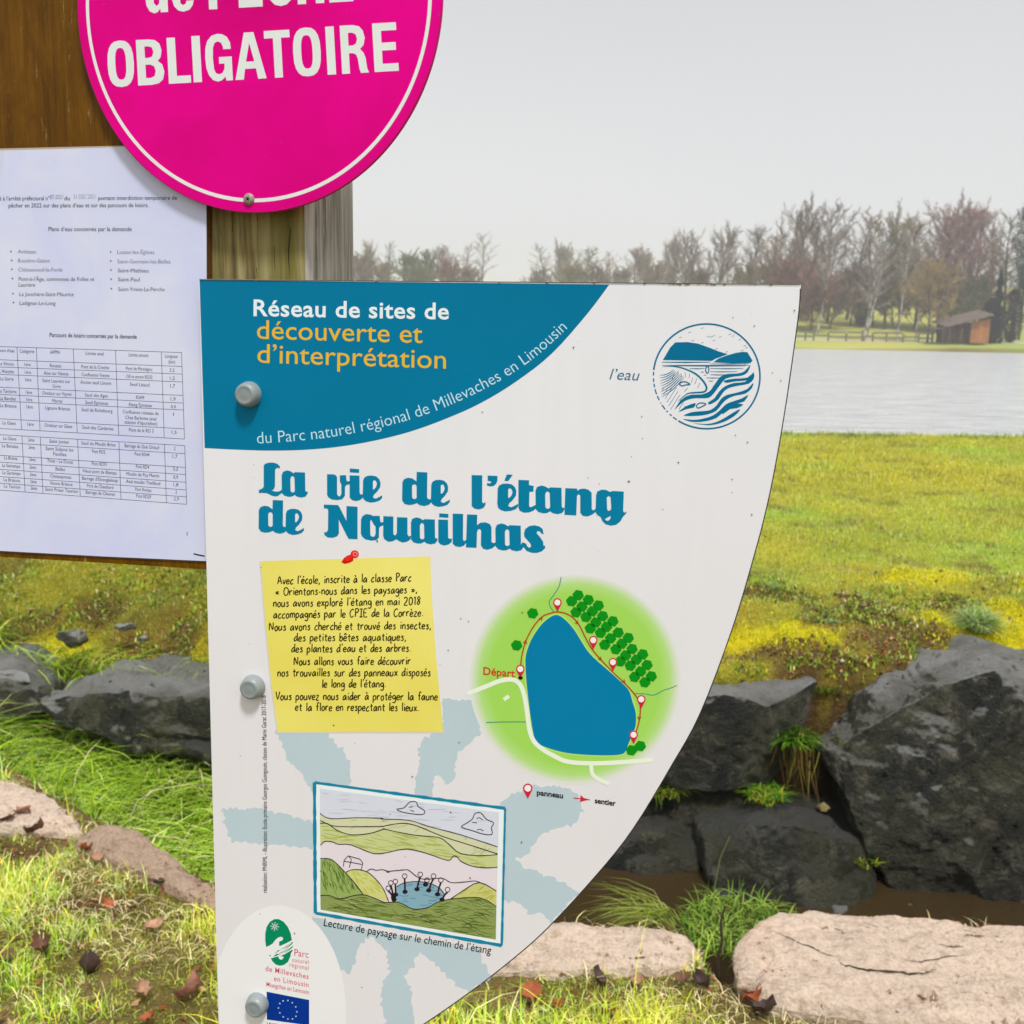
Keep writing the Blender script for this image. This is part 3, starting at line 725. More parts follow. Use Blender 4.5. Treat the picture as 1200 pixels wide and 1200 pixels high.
for pts in (up1, mid1, mid2, low, A([(165, 655), (240, 660), (300, 705), (380, 790), (440, 860), (490, 930)]),
            A([(360, 760), (400, 742), (470, 742), (540, 770), (610, 840), (650, 900), (685, 985)]),
            A([(165, 938), (230, 935), (310, 962), (420, 937), (500, 932)]) + B([(0, 798), (70, 825), (150, 822), (200, 840), (265, 872), (360, 864), (440, 822), (520, 803), (600, 795), (710, 790), (780, 810), (850, 855)]),
            B([(530, 800), (620, 740), (730, 685), (850, 745)]), A([(515, 755), (550, 735), (590, 745), (640, 740), (690, 760)]) + B([(80, 608), (200, 597), (235, 600), (300, 650), (360, 662), (470, 655), (530, 685), (620, 682), (700, 674), (740, 688)]),
            B([(150, 715), (200, 688), (290, 678), (380, 690), (450, 725), (490, 775)])):
    dl.stroke(smooth_open(pts, 3), LW, 12, jitter=.2, drift=1e-7)
for cl in (B([(150, 170), (200, 160), (240, 120), (285, 118), (300, 150), (345, 180), (335, 205), (280, 205), (190, 190)]), B([(605, 290), (640, 268), (680, 240), (700, 200), (740, 195), (780, 240), (830, 265), (815, 300), (820, 345), (760, 345), (680, 320), (620, 302)])):
    dl.stroke(smooth_closed(cl, 3), LW, 12, closed=True)
for s_ in ([(235, 155), (265, 152)], [(245, 178), (260, 180), (272, 188)], [(710, 235), (730, 228), (755, 245)], [(680, 262), (715, 265)], [(715, 315), (735, 310), (760, 322)]): dl.stroke(B(s_), .8, 12)
for s_ in ([(340, 715), (345, 670), (375, 635), (400, 660), (385, 725)], [(375, 635), (465, 660), (488, 690), (475, 740)], [(345, 675), (400, 685), (480, 700)]): dl.stroke(A(s_), .9, 12)
for hx, hy, fx, fy in [(205, 640, 208, 750), (315, 628, 292, 732), (408, 640, 375, 740), (460, 668, 436, 768), (507, 735, 468, 805), (362, 668, 352, 700), (140, 678, 142, 770), (108, 688, 126, 790), (90, 725, 130, 805)]:
    dl.stroke([(440 + (hx + 17 * math.cos(k / 10 * 6.283)) / 6, 920 + (hy + 17 * math.sin(k / 10 * 6.283)) / 6) for k in range(10)], .8, 12.4, closed=True)
    dl.stroke(B([(hx, hy + 18), ((hx + fx) / 2, (hy + fy) / 2), (fx, fy)]), 2.0, 12.8)
    dl.poly(B([(fx + 19 * math.cos(k / 9 * 6.283), fy + 15 * math.sin(k / 9 * 6.283)) for k in range(9)]), 13.2)
dl.build('drawing_outline', ink('ink_pen', 38, 28, 38), panel)

# ---------------------------------------------------------------- park logo and flag
def Lg(l): return [(300 + x / 9.23, 1070 + y / 9.23) for x, y in l]
lg = Print(PANEL)
lg.poly(Lg([(108, 365), (100, 300), (100, 220), (115, 150), (150, 95), (200, 65), (245, 65), (300, 95), (345, 150), (375, 220), (388, 292), (330, 325), (255, 358), (250, 340), (250, 310), (285, 295), (295, 270), (270, 255), (240, 265), (210, 290), (180, 330), (140, 355)]), 3)
for k in range(3):
    o = k * 42
    lg.poly(smooth_closed(Lg([(240 - k * 22, 402 + o), (300, 375 + o * .9), (390, 312 + o), (390, 335 + o), (330, 378 + o * .95), (260, 402 + o), (205 - k * 15, 440 + o * .8)]), 2), 3.4 + k * .3)
lg.poly(Lg([(160, 490), (230, 470), (300, 468), (380, 425), (372, 470), (345, 530), (300, 562), (260, 570), (215, 558), (180, 525)]), 3)
lg.poly(Lg([(140, 455), (165, 458), (150, 472)]), 3)
lg.build('park_logo', ink('ink_park_green', 0, 132, 92), panel)
st = Print(PANEL)
for k in range(8):
    a = k * math.pi / 4 + .1
    st.stroke(Lg([(202 + 8 * math.cos(a), 145 + 8 * math.sin(a)), (202 + 48 * math.cos(a), 145 + 48 * math.sin(a))]), 1.0, 5 + .2 * k, taper=True)
st.poly(Lg([(240, 480), (260, 465), (290, 470), (300, 480), (280, 505), (258, 500)]), 6)
for k in range(2): st.stroke(smooth_open(Lg([(230, 400 + 40 * k), (300, 385 + 40 * k), (385, 320 + 40 * k)]), 3), .8, 7)
st.build('park_logo_star', ink('ink_logo_white', 226, 236, 232), panel)
tx = Print(PANEL)
tx.text("Parc", Lg([(415, 462), (568, 486)]), 8.6, 4, up=UPV)
tx.text("naturel", Lg([(392, 528), (568, 552)]), 5.4, 4, up=UPV, space=1.15)
tx.text("régional", Lg([(362, 580), (568, 616)]), 5.4, 4, up=UPV, space=1.15)
tx.text("de Millevaches", Lg([(103, 625), (568, 715)]), 6.6, 4, up=UPV, bold=.008, space=1.15)
tx.text("en Limousin", Lg([(195, 733), (568, 803)]), 6.4, 4, up=UPV, bold=.005, space=1.15)
tx.text("Miuegchas en Lemosin", Lg([(112, 790), (572, 880)]), 5.4, 4, up=UPV, bold=.004)
tx.build('logo_lettering', ink('ink_logo_red', 206, 70, 96), panel)
Print(PANEL).poly(Lg([(115, 850), (575, 940), (575, 1215), (117, 1152)]), 3).build('flag_field', ink('ink_flag_blue', 0, 50, 140), panel)
M_star = ink('ink_flag_star', 196, 214, 226)
for x, y in [(345, 945), (392, 970), (430, 1015), (443, 1068), (432, 1117), (395, 1145), (345, 1145), (295, 1123), (258, 1080), (243, 1027), (257, 978), (293, 950), ]:
    pts = []
    for k in range(10):
        r = 11 if k % 2 == 0 else 5
        a = -math.pi / 2 + k * math.pi / 5
        pts.append((x + r * math.cos(a), y + r * math.sin(a)))
    Print(PANEL).poly(Lg(pts), 4).build('flag_star', M_star, panel)
Print(PANEL).text("UNION EUROPEENNE", [(313, 1202.5), (362, 1211)], 5, 4, bold=.01, up=UPV).build('flag_lettering', M_black, panel)

# fly specks and chips on the laminate
sk = Print(PANEL); R_ = random.Random(44)
spots = [(672, 407, 1), (565, 483, 1), (442, 634, 1.1), (859, 372, .8), (884, 382, .9), (752, 488, .8), (753, 514, .8), (862, 510, .8), (876, 518, .9), (795, 542, 1), (858, 562, .9), (858, 577, .6), (881, 603, 1), (777, 597, .8), (391, 850, 1), (483, 910, 1), (538, 870, .8), (528, 952, 1), (457, 954, .7), (345, 1094, .9), (306, 665, .8), (525, 762, .8), (540, 725, .8), (424, 1157, .8), (931, 364, 1.1), (915, 446, .9), (905, 437, .8), (612, 718, .8), (549, 728, .8), (689, 560, .7), (702, 567, .7), (740, 535, .6), (611, 987, 1), (551, 1029, 1)]
for i in range(46):
    x, y = R_.uniform(250, 900), R_.uniform(340, 1150)
    if x < 900 - max(0, y - 560) * .72: spots.append((x, y, R_.uniform(.25, .6)))
for x, y, r_ in spots:
    sk.poly([(x + r_ * math.cos(k / 6 * 6.283) * R_.uniform(.6, 1.3), y + r_ * math.sin(k / 6 * 6.283) * R_.uniform(.6, 1.3)) for k in range(6)], 16)
o_ = sk.build('dirt_specks', plain('speck_brown', (.10, .085, .07, 1), .8), panel); o_['kind'] = 'stuff'
# worn chips along the top edge
ch = Print(PANEL)
for i in range(34):
    x = R_.choice([R_.uniform(720, 940), R_.uniform(780, 850), R_.uniform(240, 940)]); y = 328 + (x - 234) * .0085
    ch.poly([(x, y), (x + R_.uniform(1, 5), y + .2), (x + R_.uniform(.5, 3), y + R_.uniform(.8, 2))], 15)
o_ = ch.build('edge_chips', plain('chip_brown', (.16, .13, .10, 1), .8), panel); o_['kind'] = 'stuff'

# ---------------------------------------------------------------- bolt caps
M_cap = plain('cap_grey_plastic', S(158, 168, 168, 0.72), 0.38, 0.5, .04, 200)
bpx = [(293, 462), (298, 804), (303, 1175)]
proto_me = None
for i, (x, y) in enumerate(bpx):
    c = PANEL.w(x, y)
    prof = [(0.0095, 0), (0.0096, 0.0012), (0.0088, 0.0052), (0.0080, 0.0078), (0.0062, 0.0092), (0.0058, 0.0090), (0.003, 0.0093), (0.0, 0.0094)]
    vs_, fs = [], []
    ns = 32
    for r, h in prof[:-1]:
        for k in range(ns):
            a = 2 * math.pi * k / ns
            vs_.append(U * (r * math.cos(a)) + V * (r * math.sin(a)) + N * h)
    vs_.append(N * prof[-1][1])
    for j in range(len(prof) - 2):
        for k in range(ns):
            k2 = (k + 1) % ns
            fs.append((j * ns + k, j * ns + k2, (j + 1) * ns + k2, (j + 1) * ns + k))
    b = (len(prof) - 2) * ns
    for k in range(ns): fs.append((b + k, b + (k + 1) % ns, len(vs_) - 1))
    if proto_me is None:
        o = mesh_obj('bolt_cap', vs_, fs, M_cap, None, smooth=True); proto_me = o.data
    else:
        o = bpy.data.objects.new('bolt_cap', proto_me); C.objects.link(o)
    o.parent = panel; o.matrix_parent_inverse = parent_inv(panel); o.location = c
# ================================================================ timber post
def wood_mat(name, stops, scale, bump=0.5, rough=0.75, ring=(60, 60, 3), moss=None, cracks=0.0):
    t = NT(name)
    v = t.coord('Object', ring)
    f = t.noise(v, scale, 7, 0.6, 0.35)
    col = t.ramp(f, stops)
    v2 = t.coord('Object', (1, 1, 1)); big = t.noise(v2, 9, 4)
    g = t.ramp(big, [(0.3, (0.7, 0.7, 0.7)), (0.7, (1.1, 1.1, 1.1))])
    col = t.mix(1.0, col, g, 'MULTIPLY')
    if moss:
        vm = t.coord('Object', (26, 26, 2.2)); mm = t.ramp(t.noise(vm, 1.6, 4, .6, .4), [(0.42, (0, 0, 0)), (0.62, (1, 1, 1))])
        col = t.mix(mm, col, moss)
    t.base(col); t.b.inputs['Roughness'].default_value = rough; t.b.inputs['Specular IOR Level'].default_value = 0.25
    t.bump(f, bump, 0.003)
    return t.m
M_post = wood_mat('post_green_timber', [(0.30, (0.05, 0.04, 0.018, 1)), (0.44, (0.27, 0.21, 0.08, 1)), (0.60, (0.52, 0.44, 0.21, 1)), (0.8, (0.60, 0.53, 0.30, 1))], 2.0, moss=(0.17, 0.16, 0.03, 1))
M_postside = wood_mat('post_grey_timber', [(0.34, (0.10, 0.085, 0.065, 1)), (0.44, (0.38, 0.35, 0.30, 1)), (0.6, (0.60, 0.57, 0.52, 1)), (0.8, (0.68, 0.66, 0.62, 1))], 2.6, bump=0.9)
post = empty('sign_post', (0, 0, 0), label='square weathered timber post behind the pink disc and information panel', cat='post')
cr_ = POSTF.w(358, 290) ; corner_uv = ((cr_ - POSTF.o).dot(U))
# left edge and depth from the picture
left_uv = (POSTF.w(237, 290) - POSTF.o).dot(U)
d416 = ray(416.3, 290)
# point on the side face whose pixel x is 416: solve depth s: EYE + t*d = POSTF.o + U*corner + V*? - N*s
a11, a12, a21, a22 = d416.dot(U), 0.0, d416.dot(N), 1.0
tt = (corner_uv - (EYE - POSTF.o).dot(U)) / d416.dot(U)
depth_s = -((EYE + d416 * tt) - POSTF.o).dot(N)
print('post width', corner_uv - left_uv, 'depth', depth_s)
zt, zb = 2.05, -0.5
bm = bmesh.new()
r = 0.004
sect = [(left_uv + r, 0), (corner_uv - r, 0), (corner_uv - r * .3, -r * .3), (corner_uv, -r), (corner_uv, -depth_s + r), (corner_uv - r, -depth_s), (left_uv + r, -depth_s), (left_uv, -depth_s + r), (left_uv, -r), (left_uv + r * .3, -r * .3)]
NZ = 60
rows = []
for k in range(NZ + 1):
    z = zb + (zt - zb) * k / NZ
    row = []
    for u, n_ in sect:
        row.append(bm.verts.new(Vector((POSTF.o.x, POSTF.o.y, 0)) + U * (u + rng.normal(0, .0002)) + N * (n_ + rng.normal(0, .0002)) + V * z))
    rows.append(row)
for k in range(NZ):
    for i in range(len(sect)):
        j = (i + 1) % len(sect)
        f = bm.faces.new((rows[k][i], rows[k][j], rows[k + 1][j], rows[k + 1][i]))
        f.material_index = 1 if i in (2, 3, 4, 7) else 0
bm.faces.new(rows[-1]); bm.faces.new(list(reversed(rows[0])))
bmesh.ops.recalc_face_normals(bm, faces=bm.faces)
me = bpy.data.meshes.new('post_body'); bm.to_mesh(me); bm.free()
me.materials.append(M_post); me.materials.append(M_postside)
o = bpy.data.objects.new('timber', me); C.objects.link(o); o.parent = post
# drying cracks in the faces: thin dark wedges set into the timber
ck = Print(POSTF)
for (x, y0, y1, w) in [(272, 242, 300, 0.9), (301, 250, 326, 1.1), (322, 240, 318, .8), (339, 246, 322, 1.2), (258, 262, 326, .7)]:
    ck.stroke(smooth_open([(x, y0), (x + 1.2, (2 * y0 + y1) / 3), (x - .8, (y0 + 2 * y1) / 3), (x + .5, y1)], 4), w, 2, taper=True)
ck.build('drying_crack', plain('crack_dark', (0.015, 0.012, 0.008, 1), .9), post)

# ================================================================ brown notice board and its paper
board = empty('notice_board', BOARD.w(100, 400), label='glossy brown plywood notice board fixed left of the post behind the paper', cat='notice board')
t = NT('board_brown_varnish')
v = t.coord('Object', (1.5, 1.5, .5)); f1 = t.noise(v, 22, 9, .72, .6); f2 = t.noise(t.coord('Object', (120, 120, 5)), 3, 8, .75)
col = t.ramp(f1, [(0.3, S(78, 50, 4)), (0.55, S(108, 72, 8)), (0.75, S(134, 94, 16))])
col = t.mix(1.0, col, t.ramp(f2, [(0.3, (.6, .58, .5)), (0.7, (1.25, 1.22, 1.15))]), 'MULTIPLY')
drip = t.ramp(t.noise(t.coord('Object', (60, 60, 9)), 3.2, 7, .8, .3), [(0.60, (0, 0, 0)), (0.68, (.9, .9, .9))])
col = t.mix(drip, col, S(164, 136, 84))
t.base(col); t.set(Roughness=0.3); t.b.inputs['Specular IOR Level'].default_value = 0.12; t.bump(f2, .1, .001)
M_brown = t.m
bo = [(-150, -160), (240.5, -160), (241.5, 100), (242, 330), (242.5, 560), (243, 667.5), (120, 659.5), (0, 652.5), (-150, 644)]
plate(bo, BOARD, 0.008, 'board', M_brown, plain('board_edge', S(96, 62, 20), .7, .3, .3, 300), board)

notice = empty('paper_notice', PAPER.w(100, 640), label='white printed paper notice with two lists and a table on the brown board', cat='notice')
t = NT('paper_bluish')
v = t.coord('Object', (1, 1, 1)); vs2 = t.coord('Object', (45, 45, 7))
base = t.ramp(t.noise(v, 11, 4, .6, .6), [(0.3, S(196, 202, 238, 1.08)), (0.7, S(212, 216, 248, 1.08))])
st_ = t.ramp(t.noise(vs2, 1.0, 5, .6, 1.2), [(0.60, (0, 0, 0)), (0.66, (1, 1, 1)), (0.70, (0.15, .15, .15)), (0.8, (0, 0, 0))])
# stains only towards the top of the sheet
sx = t.new('ShaderNodeSeparateXYZ'); t.link(t.coord('Object'), sx.inputs[0])
mrr = t.new('ShaderNodeMapRange'); mrr.inputs['From Min'].default_value = 1.58; mrr.inputs['From Max'].default_value = 1.72; mrr.inputs['To Min'].default_value = 0.0; mrr.inputs['To Max'].default_value = 0.55
t.link(sx.outputs['Z'], mrr.inputs['Value'])
m2 = t.new('ShaderNodeMath'); m2.operation = 'MULTIPLY'; t.link(st_, m2.inputs[0]); t.link(mrr.outputs[0], m2.inputs[1])
t.base(t.mix(m2.outputs[0], base, S(150, 152, 165)))
t.set(Roughness=0.45); t.bump(t.noise(v, 30, 3), 0.08, 0.002)
po = [(-40, 176.5), (60, 174), (150, 171.5), (241.5, 169), (242, 330), (242, 500), (241.6, 657.5), (120, 652), (0, 645.5), (-40, 643)]
plate(po, PAPER, 0.0006, 'sheet', t.m, plain('paper_edge', (.5, .48, .42, 1), .8), notice)
Print(PAPER).stroke([(-40, 643.8), (0, 646.3), (120, 652.8), (241.6, 658.3)], 1.6, 1).build('sheet_shadow_gap', plain('sheet_shadow_brown', (0.05, 0.03, 0.012, 1), .7), notice)  # dark line painted as the shadow along the sheet's lower edge
Print(PAPER).stroke([(-40, 176), (60, 173.6), (150, 171.2), (200, 169.6)], 1.4, 2, jitter=.5).build('sleeve_edge', plain('sleeve_edge_pale', S(186, 170, 150), .6), notice)
pp = Print(PAPER); ppl = Print(PAPER)
UPP = (0.02, -1)
def Pa(x, y): return (x / 4.616, 160 + y / 4.616)
def Pb(x, y): return (x / 4.136, 380 + y / 4.136)
M_pgrey = ink('ink_paper_grey', 104, 108, 134)
def pt(s_, a, b, H=6.0, bold=0.006, light=False):
    (Print(PAPER) if light else pp).text(s_, [a, b], H, 2, bold=bold, up=UPP, res=2) if not light else Print(PAPER).text(s_, [a, b], H, 2, bold=bold, up=UPP, res=2).build('faded_lettering', M_pgrey, notice)
pt("é à l’arrêté préfectoral n°", Pa(-4, 346), Pa(268, 345), 5.2)
pt("87-2021", Pa(270, 340), Pa(340, 338), 5.6, -.004, True)
pt("du", Pa(347, 345), Pa(378, 345), 5.2)
pt("31 DEC 2021", Pa(398, 338), Pa(515, 336), 5.6, -.012, True)
pt("portant interdiction temporaire de", Pa(531, 344), Pa(958, 342), 5.2)
pt("pêcher en 2022 sur des plans d’eau et sur des parcours de loisirs.", Pa(46, 384), Pa(803, 382), 5.2)
pt("Plans d’eau concernés par la demande", Pa(262, 512), Pa(712, 512), 5.4)
for s_, x0, x1, y in [("Ambazac", 96, 197, 632), ("Bussière-Galant", 97, 270, 681), ("Châteauneuf-la-Forêt", 98, 338, 730), ("Pont-à-l’Âge, communes de Folles et", 101, 510, 781), ("Laurière", 101, 190, 812), ("La Jonchère-Saint-Maurice", 105, 398, 863), ("Ladignac-Le-Long", 106, 300, 911)]:
    pt(s_, Pa(x0, y), Pa(x1, y + 1), 4.9, 0.0, y < 735)
for s_, x0, x1, y in [("Lussac-les-Églises", 634, 834, 635), ("Saint-Germain-les-Belles", 635, 922, 686), ("Saint-Mathieu", 637, 803, 735), ("Saint-Paul", 638, 755, 783), ("Saint-Yrieix-La-Perche", 639, 890, 836)]:
    pt(s_, Pa(x0, y), Pa(x1, y + 1), 4.9, 0.0, y < 735)
for x, y in [(59, 622), (63, 670), (64, 718), (67, 768), (70, 850), (73, 898), (598, 624), (599, 673), (600, 722), (601, 772), (602, 823)]:
    q = Pa(x, y); pp.poly([(q[0] - .8, q[1] - .8), (q[0] + .8, q[1] - .8), (q[0] + .8, q[1] + .8), (q[0] - .8, q[1] + .8)], 2)
pt("Parcours de loisirs concernés par la demande", Pa(268, 1084), Pa(740, 1094), 5.2, 0.014)
# table: column xs at top row and bottom row, row ys
def row_y(y_at0, x): return y_at0 + x * (0.033 + (y_at0 - 108) / 730 * 0.045)
tops = [108, 172, 207, 243, 305, 340, 372, 458, 505]
bots = [535, 572, 635, 668, 703, 738, 770, 804]
colx = lambda k, y: [-30, 82, 176, 355, 560, 782, 880][k] + (y - 108) / 700 * [30, 42, 34, 36, 28, 26, 26][k] * .95
def tl(a, b, w=0.55): pp.stroke([a, b], w, 1)
for grp in (tops, bots):
    for y in grp: tl(Pb(colx(0, y), row_y(y, colx(0, y))), Pb(colx(6, y), row_y(y, colx(6, y))))
    for k in range(7):
        tl(Pb(colx(k, grp[0]), row_y(grp[0], colx(k, grp[0]))), Pb(colx(k, grp[-1]), row_y(grp[-1], colx(k, grp[-1]))))
rowsT = [(131, "Cours d’eau", "Catégorie", "AAPPMA", "Limite aval", "Limite amont", "Longueur"),
 (195, "Le Vincou", "1ère", "Roussac", "Pont de la Creche", "Pont de Montégou", "3,2"), (232, "L’Aixette", "1ère", "Aixe sur Vienne", "Confluence Vienne", "150 m amont RD32", "1,2"),
 (268, "La Gorre", "1ère", "Saint Laurent sur", "Ancien seuil Limont", "Seuil Litaud", "1,7"), (328, "La Tardoire", "1ère", "Oradour sur Vayres", "Seuil des Ages", "RD699", "1,9"),
 (363, "La Bandiat", "1ère", "Marval", "Seuil Epinasse", "Etang Epinasse", "0,4"), (398, "La Briance", "1ère", "Ligoure Briance", "Seuil de Richebourg", "Confluence ruisseau de", "1"),
 (481, "La Glane", "1ère", "Oradour sur Glane", "Seuil des Carderies", "Pont de la RD 3", "1,5"),
 (556, "La Glane", "2ème", "Saint Junien", "Seuil du Moulin Brice", "Barrage du Gué Giraud", "2"), (592, "La Benaize", "2ème", "Saint Sulpice les", "Pont RD2", "Pont RD44", "1,7"),
 (650, "La Brame", "2ème", "Thiat - Le Dorat", "Pont RD91", "Pont RD4", "3,3"), (687, "La Gartempe", "2ème", "Bellac", "Vieux pont de Blanzac", "Moulin de Puy Martin", "0,9"),
 (722, "La Gartempe", "2ème", "Chateauponsac", "Barrage d’Etrangleloup", "Aval moulin Theillaud", "1,8"), (756, "La Briance", "2ème", "Vienne Briance", "Pont de Chambord", "Pont Rompu", "2"),
 (787, "Le Taurion", "2ème", "Saint Priest Taurion", "Barrage de Chauvan", "Pont RD29", "2,9")]
cw = 7.9     # zoomed px per character
def cell(s_, k, y):
    x0, x1 = colx(k, y), colx(k + 1, y); w = min(len(s_) * cw, x1 - x0 - 12) if s_ != '1' else 3
    if k == 1: w = min(30, w) if y > 150 else w
    m = (x0 + x1) / 2; a, b = m - w / 2, m + w / 2
    yy = y + 9
    pt(s_, Pb(a, row_y(yy, a) ), Pb(b, row_y(yy, b)), 4.3, 0.0)
for r_ in rowsT:
    for k, s_ in enumerate(r_[1:]): cell(s_, k, r_[0] - 6)
for s_, k, y in [("(km)", 5, 151), ("Gorre", 2, 287), ("Feuilles", 2, 610), ("Chez Barbotte (aval", 4, 418), ("station d’épuration)", 4, 440)]: cell(s_, k, y)
pt("2", Pb(903, 1023), Pb(911, 1023), 4.2)
pp.build('notice_lettering', ink('ink_paper_black', 34, 36, 52), notice)
Print(PAPER).stroke([Pb(938, 1112), Pb(960, 1118), Pb(992, 1124)], 1.6, 3).build('pen_mark', M_black, notice)

# ================================================================ round pink sign
M_pink = None
t = NT('pink_enamel'); v = t.coord('Object')
t.base(t.mix(t.ramp(t.noise(v, 260, 4, .7), [(.70, (0, 0, 0)), (.78, (.35, .35, .35))]), t.ramp(t.noise(v, 5, 4, .6, .5), [(0.3, S(200, 0, 112, .95)), (0.5, S(216, 0, 126, 1.0)), (0.7, S(228, 0, 140, 1.05))]), (.5, .35, .42, 1)))
t.set(Roughness=0.3); t.b.inputs['Specular IOR Level'].default_value = 0.05
t.bump(t.noise(v, 16, 2), 0.04, 0.004)
M_pink = t.m
M_signwhite = plain('sign_white', S(224, 230, 226, 1.02), .35, .4, .03, 30)
edge_px = [(91, 0), (96, 58), (108, 108), (130, 153), (171, 198), (225, 234), (292, 246.6), (355, 238), (416, 207), (468, 162), (499, 108), (513, 45), (514.5, 0)]
E = np.array([DISC.uv(*p) for p in edge_px])
Mx = np.c_[2 * E, np.ones(len(E))]; sol = np.linalg.lstsq(Mx, (E ** 2).sum(1), rcond=None)[0]
dc = sol[:2]; dr_ = math.sqrt(sol[2] + dc @ dc)
print('disc centre', dc, 'r', dr_, 'resid', np.abs(np.hypot(*(E - dc).T) - dr_).max())
disc = empty('round_sign', DISC.xyz(dc[0], dc[1] - dr_), label='round magenta pink sign with white ring and capital letters screwed to the post', cat='sign')
def disc_ring(rad, n=128): return [(dc[0] + rad * math.cos(2 * math.pi * i / n), dc[1] + rad * math.sin(2 * math.pi * i / n)) for i in range(n)]
def disc_mesh(name, r0, r1, lift, mat, thick=0.0):
    vs_, fs = [], []; n = 128
    if r0 == 0:
        prof = [(r1 * .5, lift), (r1 - .0006, lift), (r1, lift - .0006), (r1, lift - thick)]
        for r_, l_ in prof:
            vs_ += [DISC.xyz(u, v_, l_) for u, v_ in disc_ring(r_)]
        for k in range(len(prof) - 1):
            for i in range(n):
                j = (i + 1) % n; fs.append((k * n + i, (k + 1) * n + i, (k + 1) * n + j, k * n + j))
        fs.append(tuple(range(n))); fs.append(tuple(reversed(range((len(prof) - 1) * n, len(prof) * n))))
    else:
        vs_ += [DISC.xyz(u, v_, lift) for u, v_ in disc_ring(r0)] + [DISC.xyz(u, v_, lift) for u, v_ in disc_ring(r1)]
        for i in range(n):
            j = (i + 1) % n; fs.append((i, n + i, n + j, j))
    return mesh_obj(name, vs_, fs, mat, disc)
disc_mesh('disc', 0, dr_, 0, M_pink, 0.0022)
pxm = dr_ / 218.0
disc_mesh('white_ring', dr_ - 15.6 * pxm, dr_ - 11.6 * pxm, LAY, M_signwhite)
M_sedge = plain('disc_edge', S(120, 0, 60), .5)
disc_mesh('rim', dr_ - 1.0 * pxm, dr_ - .0001, LAY, M_sedge)
# condensed bold capitals: glyphs in a unit box, y up
def ell(cx_, cy_, rx, ry, n=20, p=2.6):
    r = []
    for i in range(n):
        a = 2 * math.pi * i / n; c, s_ = math.cos(a), math.sin(a)
        r.append((cx_ + rx * math.copysign(abs(c) ** (2 / p), c), cy_ + ry * math.copysign(abs(s_) ** (2 / p), s_)))
    return r
CAP = {
 'O': (30.5, [(ell(15.2, 28, 15.2, 28.6), [ell(15.2, 28, 6.2, 19.5, 20, 2.8)])]),
 'B': (31, [([(0, 0), (16, 0), (24, 1.5), (29, 6), (31, 15), (29, 24), (24, 28.6), (27.5, 33), (29, 41), (27, 49.5), (22, 54), (15, 55.5), (0, 55.5)], [[(9.5, 33), (9.5, 47), (14, 47), (18, 45.5), (19.5, 40), (18, 34.5), (14, 33)], [(9.5, 8.5), (9.5, 24.8), (15, 24.8), (19.5, 22.5), (21, 16.5), (19.5, 10.5), (15, 8.5)]])]),
 'L': (26, [([(0, 0), (26, 0), (26, 9), (9.8, 9), (9.8, 55.5), (0, 55.5)], [])]),
 'I': (9.8, [([(0, 0), (9.8, 0), (9.8, 55.5), (0, 55.5)], [])]),
 'G': (32, [([(32, 28.5), (16.5, 28.5), (16.5, 20.5), (23, 20.5), (22.5, 14), (20, 9.5), (16, 8), (12, 9.5), (10, 14), (9.2, 28), (10, 40), (12, 45.5), (16, 47.3), (20, 45.5), (22, 41), (22.3, 37.5), (31.5, 37.5), (31, 45), (27.5, 52), (22, 55.5), (16, 56.3), (9, 54.5), (3.5, 48.5), (.8, 40), (0, 28), (.8, 16), (3.5, 7.5), (8, 1.5), (14, -.6), (19, .8), (23.4, 5), (24.2, 0), (32, 0)], [])]),
 'A': (36, [([(0, 0), (9.7, 0), (11.7, 12.5), (24.3, 12.5), (26.3, 0), (36, 0), (23.6, 55.5), (12.4, 55.5)], [[(13.2, 21), (18, 43), (22.8, 21)]])]),
 'T': (31, [([(10.6, 0), (20.4, 0), (20.4, 46.5), (31, 46.5), (31, 55.5), (0, 55.5), (0, 46.5), (10.6, 46.5)], [])]),
 'R': (33.5, [([(0, 0), (9.8, 0), (9.8, 23.2), (14.5, 23.2), (18.5, 21.5), (20.5, 16.5), (21.8, 5), (23.4, 0), (33.5, 0), (31.5, 5), (30.2, 17), (28, 23), (23.8, 27.6), (28.5, 32), (30.5, 40), (28.5, 48.5), (24, 53.6), (16, 55.5), (0, 55.5)], [[(9.8, 32), (9.8, 46.8), (15, 46.8), (19.3, 44.5), (20.8, 39.3), (19.2, 34), (15, 32)]])]),
 'E': (28, [([(0, 0), (28, 0), (28, 9), (9.8, 9), (9.8, 24), (26, 24), (26, 33), (9.8, 33), (9.8, 46.5), (27.5, 46.5), (27.5, 55.5), (0, 55.5)], [])]),
 'P': (30, [([(0, 0), (9.8, 0), (9.8, 20.5), (16, 20.5), (24, 22.5), (29, 28.5), (30.5, 38), (29, 47.5), (24, 53.6), (16, 55.5), (0, 55.5)], [[(9.8, 29.4), (9.8, 46.8), (15, 46.8), (19.3, 44.5), (20.8, 38), (19.2, 31.5), (15, 29.4)]])]),
 'C': (31, [([(31, 19), (22, 19), (21.3, 12), (19.5, 9), (16, 8), (12, 9.5), (10, 14), (9.2, 28), (10, 40), (12, 45.5), (16, 47.3), (20, 45.5), (22, 41), (22.3, 37.5), (31.3, 37.5), (31, 45), (27.5, 52), (22, 55.5), (16, 56.3), (9, 54.5), (3.5, 48.5), (.8, 40), (0, 28), (.8, 16), (3.5, 7.5), (9, 1.2), (16, -.8), (23, .8), (28.5, 6)], [])]),
 'H': (31, [([(0, 0), (9.8, 0), (9.8, 23), (21.2, 23), (21.2, 0), (31, 0), (31, 55.5), (21.2, 55.5), (21.2, 32), (9.8, 32), (9.8, 55.5), (0, 55.5)], [])]),
}
